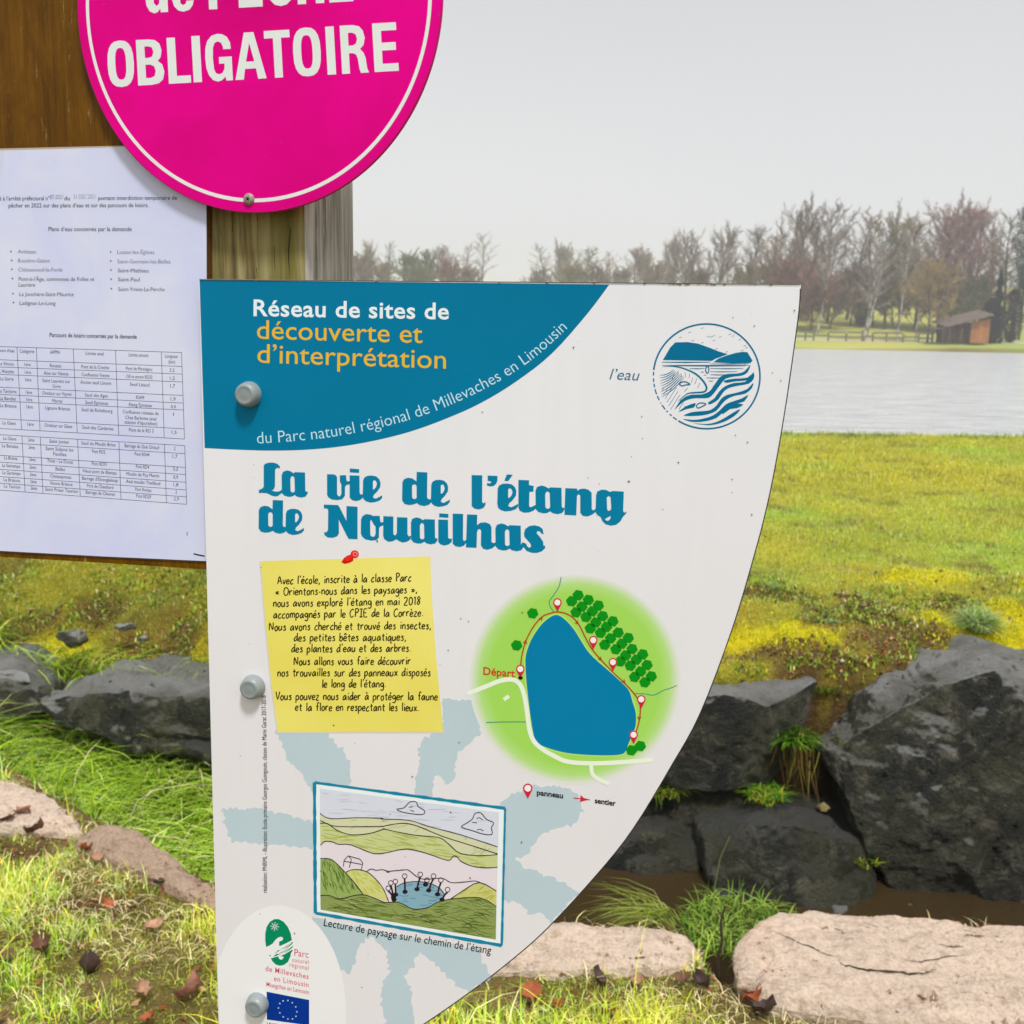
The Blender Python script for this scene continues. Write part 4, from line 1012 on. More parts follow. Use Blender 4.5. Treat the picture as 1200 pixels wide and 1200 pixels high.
CAP['d'] = (26, [([(26, 0), (26, 55.5), (16.7, 55.5), (16.7, 36), (14, 39.5), (10, 40.5), (4.5, 37.5), (1, 30), (0, 20), (1, 9), (4.5, 1.8), (10, -.8), (14, .6), (17, 4.5), (17.4, 0)], [[(9.4, 20), (10, 29), (13, 32.3), (16, 29.5), (16.8, 20), (16, 10.5), (13, 7.5), (10, 11)]])])
CAP['e'] = (26, [([(25.6, 12), (17, 12), (16, 8.5), (13, 7), (10, 9), (9.2, 17.5), (26, 17.5), (25.6, 28), (23, 35.5), (18.5, 39.6), (13, 40.6), (7, 38.8), (2.5, 33), (.3, 25), (.2, 14), (2.5, 6), (7, 1), (13, -.8), (20, 1.2), (24, 6)], [[(9.4, 24), (10.2, 30.5), (13, 33), (16, 30.5), (16.8, 24)]])])
def caps(pr_, spec, base0, base1, upv, k=1.0):
    """spec: list of (glyph, x0 px, width px); baseline given as a line in px"""
    (xa, ya), (xb, yb) = base0, base1
    for g, x0, wd in spec:
        W, parts_ = CAP[g]
        y0 = ya + (yb - ya) * (x0 - xa) / (xb - xa); sl = (yb - ya) / (xb - xa)
        kk = k(x0) if callable(k) else k
        f = lambda L: [(x0 + px_ / W * wd + upv[0] * py_ * kk, y0 + px_ / W * wd * sl + upv[1] * py_ * kk) for px_, py_ in L]
        for o_, hs_ in parts_: pr_.poly(f(o_), 2, [f(h) for h in hs_])
dp = Print(DISC)
hk = lambda x: (0.955 + (x - 128) / 340 * .08)
caps(dp, [('O', 127.5, 31), ('B', 162, 31.5), ('L', 198, 26), ('I', 227, 9.8), ('G', 242, 31), ('A', 276, 36.5), ('T', 312, 30), ('O', 345, 32.5), ('I', 384, 10), ('R', 401, 31.5), ('E', 439, 28.5)],
     (128, 102.3), (466, 83), (-0.055, -1.0), hk)
caps(dp, [('d', 171, 26), ('e', 202, 26), ('P', 245, 30), ('E', 280, 28), ('C', 313, 31), ('H', 349, 31), ('E', 386, 28)], (171, 15.5), (430, 0.5), (-0.05, -1.0), 1.0)
dp.build('sign_lettering', M_signwhite, disc)
# screw
sc = DISC.w(292, 233.5)
M_screw = plain('screw_steel', (0.30, 0.26, 0.2, 1), .35, .5, .3, 500)
vs_, fs = [], []; n = 20
prof = [(0.0042, 0), (0.0042, .0006), (0.0034, .0016), (0.002, .0021)]
for r_, h in prof:
    for k in range(n): vs_.append(sc + U * (r_ * math.cos(k / n * 6.28318)) + V * (r_ * math.sin(k / n * 6.28318)) + N * h)
for j in range(len(prof) - 1):
    for k in range(n): fs.append((j * n + k, j * n + (k + 1) % n, (j + 1) * n + (k + 1) % n, (j + 1) * n + k))
fs.append(tuple(range((len(prof) - 1) * n, len(prof) * n)))
sw = mesh_obj('screw', vs_, fs, M_screw, disc, smooth=True)
vs_, fs = [], []
for k in range(10):
    r_ = .0022 if k % 2 == 0 else .0008
    vs_.append(sc + U * (r_ * math.cos(k / 10 * 6.28318)) + V * (r_ * math.sin(k / 10 * 6.28318)) + N * .00215)
fs = [tuple(range(10))]
mesh_obj('screw_socket', vs_, fs, M_black, sw)
for o_ in list(C.objects):
    if o_.name == 'screw_socket': o_.parent = sw; o_.matrix_parent_inverse = Matrix.Identity(4); 
# ================================================================ terrain
def hash2(ix, iy, s=0):
    n = (ix.astype(np.int64) * 374761393 + iy.astype(np.int64) * 668265263 + s * 974711) & 0x7fffffff
    n = (n ^ (n >> 13)) * 1274126177 & 0x7fffffff
    return ((n ^ (n >> 16)) & 0xffff) / 65535.0
def vnoise(x, y, s=0):
    x = np.asarray(x, float); y = np.asarray(y, float)
    ix, iy = np.floor(x), np.floor(y); fx, fy = x - ix, y - iy
    fx, fy = fx * fx * (3 - 2 * fx), fy * fy * (3 - 2 * fy)
    a = hash2(ix, iy, s); b = hash2(ix + 1, iy, s); c = hash2(ix, iy + 1, s); d = hash2(ix + 1, iy + 1, s)
    return (a * (1 - fx) + b * fx) * (1 - fy) + (c * (1 - fx) + d * fx) * fy
def fbm(x, y, sc, o=4, s=0):
    r = 0; a = 1; t = 0
    for k in range(o):
        r = r + a * vnoise(np.asarray(x) * sc, np.asarray(y) * sc, s + k); t += a; a *= .5; sc *= 2.03
    return r / t
def sst(a, b, x):
    t = np.clip((x - a) / (b - a), 0, 1); return t * t * (3 - 2 * t)

def y_near(x): return np.interp(x, [-9, -3, -1.9, -1.35, -.8, -.3, .1, 2, 4, 9], [9, 4.4, 3.42, 2.98, 2.56, 2.42, 2.38, 2.42, 2.5, 2.8]) - .28 * np.exp(-((np.asarray(x) - .535) / .06) ** 2)
def y_far(x): return np.interp(x, [-9, -3, -1.2, 0, .8, 2, 9], [9.6, 4.9, 4.12, 3.95, 3.8, 3.95, 4.3])
SHORE = 12.05
def height(x, y):
    x = np.asarray(x, float); y = np.asarray(y, float)
    yn, yf = y_near(x), y_far(x)
    near = 0.02 * (fbm(x, y, 1.3, 3, 3) - .5) + 0.03 * (fbm(x, y, 6, 3, 5) - .5)
    # slight fall of the near verge towards the left stones
    floor = np.interp(x, [-2.2, -.9, -.2, 9], [-.30, -.34, -.60, -.62]) + .08 * (fbm(x, y, 4, 3, 9) - .5)
    top = np.interp(x, [-3, -1, -.2, .6, 1.2], [-.06, -.06, .05, .20, .22])
    run = np.interp(x, [-3, -1, .5, 1.2], [.95, .9, .6, .5])
    lawn = .34 + .035 * (fbm(x, y, .5, 3, 11) - .5) + np.where(y < 12, .02, 0) * (fbm(x, y, 7, 3, 13) - .5)
    bank = top + (lawn - top) * sst(0, 1, (y - yf) / run)
    bank = bank + np.clip(1 - (y - yf) / 1.6, 0, 1) * (y > yf) * (np.where(x < -.5, 1.9, 1.0) * (.11 * (fbm(x, y, 3.2, 4, 17) - .5) + .055 * (fbm(x, y, 8.5, 2, 19) - .5)))
    # moss hummocks on the right bank
    for hx, hy, r_, a_ in [(2.15, 4.25, .28, .09), (1.8, 4.1, .2, .06), (2.05, 4.75, .3, .06), (2.6, 4.6, .3, .09)]:
        bank = bank + a_ * np.exp(-((x - hx) ** 2 + (y - hy) ** 2) / r_ ** 2 * 2)
    h = near
    h = h + (floor - h) * sst(0, .22, y - yn)
    h = h + (bank - h) * sst(-.16, .02, y - yf)
    # pond basin
    se = SHORE + .25 * (fbm(x, y * 0, .35, 3, 21) - .5) * 1.0
    fs = 106 + 3 * (fbm(x, y * 0, .03, 2, 23) - .5) - np.clip((np.abs(x - 10) - 70) / 1.0, 0, 400) * 1.2
    basin = -1.0
    h = h + (basin - h) * sst(0, .55, y - se)
    far = np.where(y > fs, 0.0, 0.0) + np.interp(y - fs, [-1.0, 0, .6, 3.5, 9, 12, 45, 120, 400], [-.6, .0, .35, .8, 1.0, 1.25, 4.6, 9.0, 20.0])
    far = far + .25 * (fbm(x, y, .12, 3, 31) - .5) * sst(3, 10, y - fs)
    k = sst(-1.6, -.2, y - fs)
    return np.where(y > 20, h * (1 - k) + far * k, h)

def axis(dense0, dense1, step, lo, hi, n):
    d = np.arange(dense0, dense1 + 1e-6, step)
    a = dense0 - (np.geomspace(step, dense0 - lo, n))[::-1]
    b = dense1 + np.geomspace(step, hi - dense1, n)
    return np.concatenate([a, d, b])
gx = axis(-3.4, 7.0, .05, -260, 260, 46)
gy = np.concatenate([-40 + np.geomspace(.1, 41.2, 16)[:-1], np.arange(1.25, 12.8, .05), 12.8 + np.geomspace(.05, 89, 40), np.arange(102.4, 118, .5), 118 + np.geomspace(.6, 480, 40)])
gy = np.unique(np.round(gy, 4))
GX, GY = np.meshgrid(gx, gy)
GZ = height(GX, GY)

def mixc(a, b, t):
    return a + (b - a) * t[..., None]
def c3(r, g, b, k=.8): return np.array([lin(r) * k, lin(g) * k, lin(b) * k])
K_OLIVE, K_GREEN, K_YEL = c3(188, 180, 58), c3(164, 190, 66), c3(232, 216, 30)
K_SOIL, K_STRAW, K_ORANGE = c3(112, 86, 54), c3(200, 182, 122), c3(196, 140, 40)
K_WET, K_LIME = c3(62, 50, 32), c3(160, 200, 50)
def patch(x, y, cx_, cy_, rx, ry): return np.exp(-(((x - cx_) / rx) ** 2 + ((y - cy_) / ry) ** 2) * 1.4)
def soil_mask(x, y):
    m = 0
    for a in [(1.55, 4.25, .22, .22), (1.72, 4.05, .16, .2), (1.25, 4.5, .35, .14), (1.95, 4.35, .1, .12), (1.1, 3.95, .22, .1), (-2.15, 4.45, .28, .17), (-1.55, 4.55, .15, .15), (-1.9, 4.25, .3, .1), (-2.4, 4.3, .2, .15), (-1.45, 2.7, .2, .12), (-1.15, 2.42, .3, .08)]:
        m = np.maximum(m, patch(x, y, *a))
    n = fbm(x, y, 7, 4, 41)
    return np.clip((m - .35 + (n - .5) * 1.6) * 3, 0, 1)
def moss_mask(x, y):
    m = 0
    for a in [(2.1, 4.2, .38, .26), (2.0, 4.75, .3, .22), (2.6, 4.5, .4, .35), (1.1, 4.05, .35, .13), (1.85, 3.98, .2, .12), (-1.5, 4.35, .35, .25), (-2.2, 4.7, .3, .2)]:
        m = np.maximum(m, patch(x, y, *a))
    return np.clip((m - .3 + (fbm(x, y, 5, 4, 43) - .5) * 1.2) * 2.4, 0, 1)
def ground_col(x, y):
    yn, yf = y_near(x), y_far(x)
    n1 = fbm(x, y, 1.1, 4, 51); n2 = fbm(x, y, 4.5, 4, 53); n3 = fbm(x, y, .35, 3, 55)
    lawn = mixc(K_OLIVE * .95, K_GREEN * .95, np.clip((n1 - .42) * 4 + np.clip((6.5 - y) * .25, -.4, .6), 0, 1))
    lawn = mixc(lawn, K_YEL * .7, np.clip((n3 - .5) * 2.5 + (n2 - .5), 0, .5))
    lawn = mixc(lawn, K_SOIL, np.clip((n2 - .62) * 6, 0, .7)) * (.72 + .56 * fbm(x, y, 2.2, 4, 57))[..., None]
    nearc = mixc(c3(128, 118, 58), c3(150, 128, 84), np.clip((n2 - .4) * 3, 0, 1))
    bankl = mixc(mixc(K_OLIVE * .8, K_SOIL, np.clip((n2 - .45) * 5, 0, 1)), K_ORANGE * .8, np.clip((n1 - .55) * 5, 0, .35))
    c = mixc(nearc, np.broadcast_to(K_WET, nearc.shape), sst(.02, .2, y - yn))
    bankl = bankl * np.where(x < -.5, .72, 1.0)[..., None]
    bank = mixc(bankl, lawn, sst(.2, 1.3, y - yf))
    c = mixc(c, bank, sst(-.1, .06, y - yf))
    on = (y > yf - .05)
    c = mixc(c, np.broadcast_to(K_YEL * .9, c.shape), moss_mask(x, y) * on * .9)
    c = mixc(c, np.broadcast_to(K_SOIL * .9, c.shape), soil_mask(x, y) * np.where(on | (y < yn), 1, 0))
    far = mixc(np.broadcast_to(c3(160, 176, 84), c.shape), np.broadcast_to(c3(190, 182, 92), c.shape), np.clip((fbm(x, y, .08, 3, 61) - .4) * 3 + sst(116, 135, y) * .6, 0, 1))
    far = mixc(far, np.broadcast_to(c3(112, 96, 60), c.shape), (y < 107.2) * np.clip((fbm(x, y, .5, 3, 63) - .4) * 4, 0, 1))
    track = ((y > 112.2) & (y < 115.2)).astype(float)
    far = mixc(far, np.broadcast_to(c3(196, 190, 178), c.shape), track)
    return np.where((y > 60)[..., None], far, c)
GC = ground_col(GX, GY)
ny_, nx_ = GX.shape
co = np.stack([GX, GY, GZ], -1).reshape(-1, 3)
idx = np.arange(ny_ * nx_).reshape(ny_, nx_)
quads = np.stack([idx[:-1, :-1], idx[:-1, 1:], idx[1:, 1:], idx[1:, :-1]], -1).reshape(-1, 4)
t = NT('ground_turf_and_soil')
a = t.new('ShaderNodeVertexColor'); a.layer_name = "Col"
v = t.coord('Object'); f = t.noise(v, 26, 8, .7)
col = t.mix(1.0, a.outputs['Color'], t.ramp(f, [(0.3, (.62, .62, .6)), (0.5, (1, 1, 1)), (0.72, (1.3, 1.3, 1.25))]), 'MULTIPLY')
f3 = t.noise(v, 150, 4, .7); col = t.mix(1.0, col, t.ramp(f3, [(0.32, (.45, .45, .42)), (0.5, (1, 1, 1)), (0.68, (1.5, 1.5, 1.4))]), 'MULTIPLY')
t.base(col); t.set(Roughness=0.95); t.b.inputs['Specular IOR Level'].default_value = .1
t.bump(f, 1.0, .03)
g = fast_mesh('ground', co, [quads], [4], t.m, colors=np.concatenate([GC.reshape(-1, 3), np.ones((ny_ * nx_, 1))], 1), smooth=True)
g['kind'] = 'structure'

# ---------------------------------------------------------------- pond and stream water
def sheet(name, x0, x1, y0, y1, z, mat, ny=2):
    vs_ = []; fs = []
    o = mesh_obj(name, [(x0, y0, z), (x1, y0, z), (x1, y1, z), (x0, y1, z)], [(0, 1, 2, 3)], mat)
    o['kind'] = 'structure'; return o
t = NT('pond_water')
v = t.coord('Object', (1.0, 2.2, 1)); f1 = t.noise(v, 1.6, 5, .6, .6); f2 = t.noise(t.coord('Object', (.25, 1.0, 1)), .35, 4, .6)
t.base(t.ramp(t.noise(t.coord('Object', (.55, 1.6, 1)), 1.5, 8, .8, .5), [(.36, (.40, .41, .415, 1)), (.5, (.53, .54, .54, 1)), (.64, (.62, .63, .63, 1))])); t.set(Roughness=0.2, IOR=1.33); t.b.inputs['Specular IOR Level'].default_value = .8  # sky sheen on the ripples painted as pale streaks in the base colour
mm = t.new('ShaderNodeMath'); mm.operation = 'ADD'; t.link(f1, mm.inputs[0]); t.link(f2, mm.inputs[1])
t.bump(mm.outputs[0], 1.0, .22)
sheet('pond_water', -75, 95, 11.5, 109, 0.0, t.m)
t = NT('stream_water')
v = t.coord('Object', (1, 2.5, 1))
t.base((0.040, 0.026, 0.011, 1)); t.set(Roughness=0.05, IOR=1.33); t.b.inputs['Specular IOR Level'].default_value = .5
t.bump(t.noise(v, 9, 3), .15, .01)
# stream surface follows the channel
xs = np.arange(-.75, 8.01, .25)
vs_ = []; fs = []
for i, x in enumerate(xs):
    vs_ += [(x, float(y_near(x)) - .05, -.46), (x, float(y_far(x)) + .05, -.46)]
    if i: fs.append((2 * i - 2, 2 * i, 2 * i + 1, 2 * i - 1))
mesh_obj('stream_water', vs_, fs, t.m, kind='structure')

# ================================================================ rocks
from mathutils import noise as mnoise
def rock(name, pts, mat, label, cat='boulder', sub=4, smooth_it=2, amp=.02, freq=6.0, seed=0, ridged=0.5, group=None, soft=.5, fine=-.2):
    bm = bmesh.new()
    for p_ in pts: bm.verts.new(p_)
    r = bmesh.ops.convex_hull(bm, input=bm.verts)
    bmesh.ops.delete(bm, geom=[e for e in r['geom_interior'] if isinstance(e, bmesh.types.BMVert)], context='VERTS')
    loose = [v_ for v_ in bm.verts if not v_.link_faces]
    bmesh.ops.delete(bm, geom=loose, context='VERTS')
    bmesh.ops.triangulate(bm, faces=bm.faces)
    for k in range(sub):
        # only split long edges so the mesh stays even
        L = sorted(e.calc_length() for e in bm.edges); lim = L[int(len(L) * .35)]
        es = [e for e in bm.edges if e.calc_length() > lim]
        bmesh.ops.subdivide_edges(bm, edges=es, cuts=1, use_grid_fill=False)
        bmesh.ops.triangulate(bm, faces=bm.faces)
        if k < 3:
            for q in range(smooth_it): bmesh.ops.smooth_vert(bm, verts=bm.verts, factor=soft * (.5 if k == 0 else 1), use_axis_x=True, use_axis_y=True, use_axis_z=True)
    bm.normal_update()
    off = Vector((seed * 3.17, seed * 1.31, seed * 5.1))
    for v_ in bm.verts:
        p_ = v_.co * freq + off
        d = mnoise.fractal(p_, 1.0, 2.1, 5) * amp
        e_ = mnoise.fractal(p_ * 4.3, .8, 2.2, 3); d += (abs(e_) - .25) * amp * fine
        # slaty ledges tilted through the stone
        q = v_.co.dot(Vector((.35, .25, .9))) * freq * 2.2 + mnoise.noise(v_.co * freq * .6 + off) * 2.5
        d += (abs((q % 1.0) - .5) - .25) * amp * ridged
        dv = mnoise.voronoi(v_.co * freq * .8 + off)[0]
        d += (dv[1] - dv[0] - .3) * amp * 1.7
        v_.co += v_.normal * d
    c = Vector((0, 0, 0))
    for v_ in bm.verts: c += v_.co
    c /= len(bm.verts)
    zmin = min(v_.co.z for v_ in bm.verts); base = Vector((c.x, c.y, zmin))
    for v_ in bm.verts: v_.co -= base
    me = bpy.data.meshes.new(name); bm.to_mesh(me); bm.free()
    me.polygons.foreach_set('use_smooth', [True] * len(me.polygons))
    if hasattr(me, 'set_sharp_from_angle'): me.set_sharp_from_angle(angle=math.radians(32))
    me.materials.append(mat)
    o = bpy.data.objects.new(name, me); C.objects.link(o); o.location = base
    return tagset(o, label, cat, group)

def dark_rock_mat(name, k=1.0, lit_top=.27):
    t = NT(name)
    v = t.coord('Object')
    a_ = t.noise(v, 6.5, 10, .74, .8); b_ = t.noise(v, 26, 6, .7, .3)
    col = t.ramp(a_, [(0.42, (0.007 * k, 0.008 * k, 0.006 * k, 1)), (0.5, (0.032 * k, 0.032 * k, 0.022 * k, 1)), (0.58, (0.15 * k, 0.14 * k, 0.10 * k, 1))])
    fz = t.noise(v, 60, 8, .8); col = t.mix(1.0, col, t.ramp(fz, [(0.36, (.6, .6, .6)), (0.5, (1, 1, 1)), (0.64, (1.5, 1.45, 1.3))]), 'MULTIPLY')
    vein = t.ramp(t.noise(t.coord('Object', (1, 1, 3.2)), 11, 10, .8, 2.2), [(0.585, (0, 0, 0)), (0.64, (.8, .8, .8))])
    col = t.mix(vein, col, (0.17 * k, 0.16 * k, 0.115 * k, 1))
    # pale grey painted on the upward faces to read as lit crests
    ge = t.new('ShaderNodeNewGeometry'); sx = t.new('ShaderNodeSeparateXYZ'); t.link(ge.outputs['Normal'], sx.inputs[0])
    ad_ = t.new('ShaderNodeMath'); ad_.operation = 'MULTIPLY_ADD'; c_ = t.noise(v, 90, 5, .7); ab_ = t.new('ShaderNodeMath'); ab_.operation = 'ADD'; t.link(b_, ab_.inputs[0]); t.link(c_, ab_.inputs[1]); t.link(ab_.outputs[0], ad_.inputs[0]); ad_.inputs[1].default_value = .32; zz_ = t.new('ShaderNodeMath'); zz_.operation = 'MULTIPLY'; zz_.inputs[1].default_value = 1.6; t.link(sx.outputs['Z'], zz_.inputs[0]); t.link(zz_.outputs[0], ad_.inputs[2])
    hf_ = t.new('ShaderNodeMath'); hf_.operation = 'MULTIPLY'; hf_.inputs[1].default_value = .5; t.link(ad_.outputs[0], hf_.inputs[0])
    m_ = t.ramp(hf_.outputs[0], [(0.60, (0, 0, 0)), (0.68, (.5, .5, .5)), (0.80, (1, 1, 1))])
    col = t.mix(m_, col, (min(.4, lit_top * k), min(.4, lit_top * .985 * k), min(.4, lit_top * .93 * k), 1))
    col = t.mix(t.ramp(t.noise(v, 3.1, 4, .6), [(0.42, (0, 0, 0)), (0.6, (.6, .6, .6))]), col, (0.050 * k, 0.050 * k, 0.020 * k, 1))
    mo = t.ramp(t.noise(v, 7, 5, .7), [(0.62, (0, 0, 0)), (0.72, (.8, .8, .8))])
    col = t.mix(mo, col, (0.10, 0.095, 0.02, 1))
    t.base(col); t.set(Roughness=0.42); t.b.inputs['Specular IOR Level'].default_value = .55
    t.bump(ab_.outputs[0], 1.0, .03)
    return t.m
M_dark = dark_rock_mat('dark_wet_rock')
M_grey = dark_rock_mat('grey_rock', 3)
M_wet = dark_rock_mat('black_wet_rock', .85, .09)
def granite(name, r, g_, b_, moss=True):
    t = NT(name)
    v = t.coord('Object')
    big = t.noise(v, 4, 5, .6, .5); sp_ = t.noise(v, 110, 5, .7); md = t.noise(v, 28, 5, .65)
    c0 = S(r, g_, b_, .74)
    col = t.ramp(big, [(0.3, tuple(c * .86 for c in c0[:3]) + (1,)), (0.55, c0), (0.75, (min(1, c0[0] * 1.05), c0[1] * .93, c0[2] * .88, 1))])
    col = t.mix(1.0, col, t.ramp(sp_, [(0.3, (.72, .70, .68)), (0.5, (1, 1, 1)), (0.7, (1.12, 1.12, 1.12))]), 'MULTIPLY')
    col = t.mix(1.0, col, t.ramp(md, [(0.33, (.75, .72, .68)), (0.5, (1, 1, 1))]), 'MULTIPLY')
    t.base(col); t.set(Roughness=0.85); t.b.inputs['Specular IOR Level'].default_value = .2
    mm = t.new('ShaderNodeMath'); mm.operation = 'ADD'; t.link(md, mm.inputs[0]); t.link(sp_, mm.inputs[1])
    t.bump(mm.outputs[0], .9, .008)
    return t.m
M_slab = granite('beige_granite', 236, 212, 190)
M_slab2 = granite('brown_granite', 196, 168, 144)

def dp_(px, py, Y): return at_depth(px, py, Y)
def boulder(name, top, ridge, face, mat, label, back=.45, **kw):
    pts = [dp_(*p_) for p_ in top + ridge + face]
    pts += [Vector((p_.x + (.05 if i % 2 else -.05), p_.y + back, p_.z - .05)) for i, p_ in enumerate(pts[:len(top)])]
    pts += [Vector((p_.x, p_.y + back + .2, p_.z)) for p_ in [dp_(*f_) for f_ in face[-3:]]]
    return rock(name, pts, mat, label, **kw)
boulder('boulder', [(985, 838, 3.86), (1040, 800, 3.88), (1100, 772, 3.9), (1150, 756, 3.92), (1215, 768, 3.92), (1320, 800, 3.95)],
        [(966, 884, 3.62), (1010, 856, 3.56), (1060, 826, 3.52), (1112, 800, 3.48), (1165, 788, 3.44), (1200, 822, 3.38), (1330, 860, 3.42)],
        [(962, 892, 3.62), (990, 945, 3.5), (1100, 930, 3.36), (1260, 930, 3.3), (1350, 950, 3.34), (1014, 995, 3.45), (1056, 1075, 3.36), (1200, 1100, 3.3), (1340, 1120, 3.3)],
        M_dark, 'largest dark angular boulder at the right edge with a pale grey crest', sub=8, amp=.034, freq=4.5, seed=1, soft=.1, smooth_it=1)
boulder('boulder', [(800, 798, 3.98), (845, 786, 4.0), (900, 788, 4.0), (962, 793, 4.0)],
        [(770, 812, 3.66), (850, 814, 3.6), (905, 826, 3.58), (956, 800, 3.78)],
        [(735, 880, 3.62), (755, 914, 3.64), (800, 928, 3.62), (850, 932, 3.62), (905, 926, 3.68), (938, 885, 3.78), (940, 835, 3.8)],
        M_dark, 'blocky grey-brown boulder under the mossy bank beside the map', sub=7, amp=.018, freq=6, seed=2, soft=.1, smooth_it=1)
boulder('boulder', [(824, 956, 3.76), (862, 940, 3.78), (930, 930, 3.8), (988, 942, 3.78), (1018, 968, 3.72)],
        [(822, 978, 3.44), (900, 962, 3.38), (965, 970, 3.38), (1024, 1000, 3.44)],
        [(816, 1035, 3.36), (840, 1082, 3.26), (935, 1092, 3.22), (1008, 1090, 3.24), (1034, 1060, 3.3)],
        M_wet, 'rounded wet boulder at the water line below the blocky one', sub=7, amp=.02, freq=6, seed=3, soft=.2, smooth_it=1)
boulder('boulder', [(670, 955, 3.8), (745, 936, 3.82), (820, 950, 3.8)], [(670, 985, 3.6), (760, 968, 3.54), (822, 980, 3.56)],
        [(670, 1030, 3.46), (760, 1040, 3.44), (826, 1040, 3.44)], M_wet, 'small low dark boulder right against the curved edge of the panel', sub=6, amp=.02, freq=8, seed=4, soft=.15, smooth_it=1)
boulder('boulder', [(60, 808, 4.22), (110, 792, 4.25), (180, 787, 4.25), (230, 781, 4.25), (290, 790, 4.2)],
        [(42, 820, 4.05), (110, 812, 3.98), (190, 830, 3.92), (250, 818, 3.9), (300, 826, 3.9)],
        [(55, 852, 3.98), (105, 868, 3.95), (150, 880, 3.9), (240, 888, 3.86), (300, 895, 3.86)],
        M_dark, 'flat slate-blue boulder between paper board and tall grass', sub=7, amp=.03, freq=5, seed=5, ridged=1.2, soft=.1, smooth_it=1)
boulder('boulder', [(190, 868, 3.9), (240, 858, 3.9), (300, 870, 3.9)], [(185, 880, 3.8), (240, 872, 3.78), (300, 882, 3.8)], [(190, 905, 3.75), (250, 915, 3.75), (300, 910, 3.75)],
        M_wet, 'low dark stone half hidden in tall grass left of the panel', sub=5, amp=.015, freq=9, seed=6)
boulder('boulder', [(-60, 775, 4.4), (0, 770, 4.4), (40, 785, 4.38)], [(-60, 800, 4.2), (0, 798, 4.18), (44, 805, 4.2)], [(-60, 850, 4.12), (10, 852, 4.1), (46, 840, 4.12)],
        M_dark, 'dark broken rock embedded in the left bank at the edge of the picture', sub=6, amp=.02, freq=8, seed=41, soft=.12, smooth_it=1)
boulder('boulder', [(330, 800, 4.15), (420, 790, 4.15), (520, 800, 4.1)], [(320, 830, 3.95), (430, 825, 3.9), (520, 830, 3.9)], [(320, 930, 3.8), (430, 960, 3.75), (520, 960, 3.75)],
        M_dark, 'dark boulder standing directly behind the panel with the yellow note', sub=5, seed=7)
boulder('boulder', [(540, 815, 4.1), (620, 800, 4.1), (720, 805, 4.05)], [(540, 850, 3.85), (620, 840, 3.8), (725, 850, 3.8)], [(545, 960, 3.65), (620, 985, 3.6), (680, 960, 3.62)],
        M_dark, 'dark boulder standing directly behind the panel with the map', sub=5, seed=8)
def pebble(px, py, Y, w, h, d, mat, label, seed, cat='stone', **kw):
    c = dp_(px, py, Y) - Vector((0, 0, h * .25)); R = random.Random(seed)
    pts = [c + Vector((math.cos(a) * math.sqrt(1 - z * z) * w * R.uniform(.7, 1.1), math.sin(a) * math.sqrt(1 - z * z) * d * R.uniform(.7, 1.1), z * h * R.uniform(.7, 1.1))) for a, z in [(R.uniform(0, 6.28), R.uniform(-1, 1)) for _ in range(16)]]
    kw.setdefault('amp', w * .1)
    return rock('stone', pts, mat, label, cat, sub=3, freq=1.2 / w, seed=seed, soft=.2, smooth_it=1, **kw)
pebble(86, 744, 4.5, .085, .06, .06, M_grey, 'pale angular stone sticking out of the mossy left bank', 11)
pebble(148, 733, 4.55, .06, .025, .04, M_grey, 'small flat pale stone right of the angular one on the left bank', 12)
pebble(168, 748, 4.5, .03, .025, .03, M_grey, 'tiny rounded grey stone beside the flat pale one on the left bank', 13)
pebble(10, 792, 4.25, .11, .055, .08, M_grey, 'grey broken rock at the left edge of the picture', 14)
pebble(966, 944, 3.62, .032, .026, .03, granite('ochre_stone', 170, 155, 105), 'small ochre pebble resting on the rounded wet boulder', 16)
pebble(1062, 1064, 3.3, .05, .035, .04, granite('wet_ochre_stone', 110, 100, 60), 'brown wet stone in the gap beneath the largest boulder', 17)
pebble(985, 1066, 3.25, .045, .025, .04, M_dark, 'black wet pebble at the water behind the pink slab', 19)

boulder('boulder', [(700, 905, 3.86), (780, 908, 3.86), (850, 915, 3.86), (900, 925, 3.86)], [(690, 930, 3.7), (780, 928, 3.68), (860, 934, 3.68), (900, 940, 3.72)], [(690, 965, 3.66), (780, 975, 3.64), (905, 960, 3.7)],
        M_wet, 'dark recessed rock in the shadow gap under the blocky boulder', sub=5, amp=.015, freq=9, seed=31, soft=.1, smooth_it=1)
boulder('boulder', [(1010, 1000, 3.7), (1050, 1010, 3.7)], [(1008, 1030, 3.5), (1060, 1040, 3.5)], [(1005, 1090, 3.34), (1070, 1095, 3.34)],
        M_wet, 'narrow black rock wedged between the rounded and the largest boulder', sub=5, amp=.015, freq=9, seed=32, soft=.1, smooth_it=1)
boulder('boulder', [(930, 800, 4.05), (970, 806, 4.0), (1000, 815, 3.96)], [(925, 850, 3.9), (960, 850, 3.86), (985, 860, 3.84)], [(925, 945, 3.8), (980, 950, 3.78)],
        M_wet, 'dark rock at the back of the cleft behind the hanging weeds', sub=5, amp=.015, freq=9, seed=33, soft=.1, smooth_it=1)
def slab(px_pts, z, mat, label, th=.12, seed=0, dome=.012, **kw):
    pts = [ground_pt(x, y, z) for x, y in px_pts]
    c = sum(pts, Vector()) / len(pts)
    P_ = [p_ + Vector((0, 0, -.02)) for p_ in pts] + [c.lerp(p_, .93) for p_ in pts] + [c.lerp(p_, .6) + Vector((0, 0, dome)) for p_ in pts] + [c.lerp(p_, .96) + Vector((0, 0, -th)) for p_ in pts]
    return rock('flat_stone', P_, mat, label, 'flat stone', sub=8, smooth_it=1, amp=.010, freq=9, seed=seed, ridged=.7, soft=.06, fine=-.3, **kw)
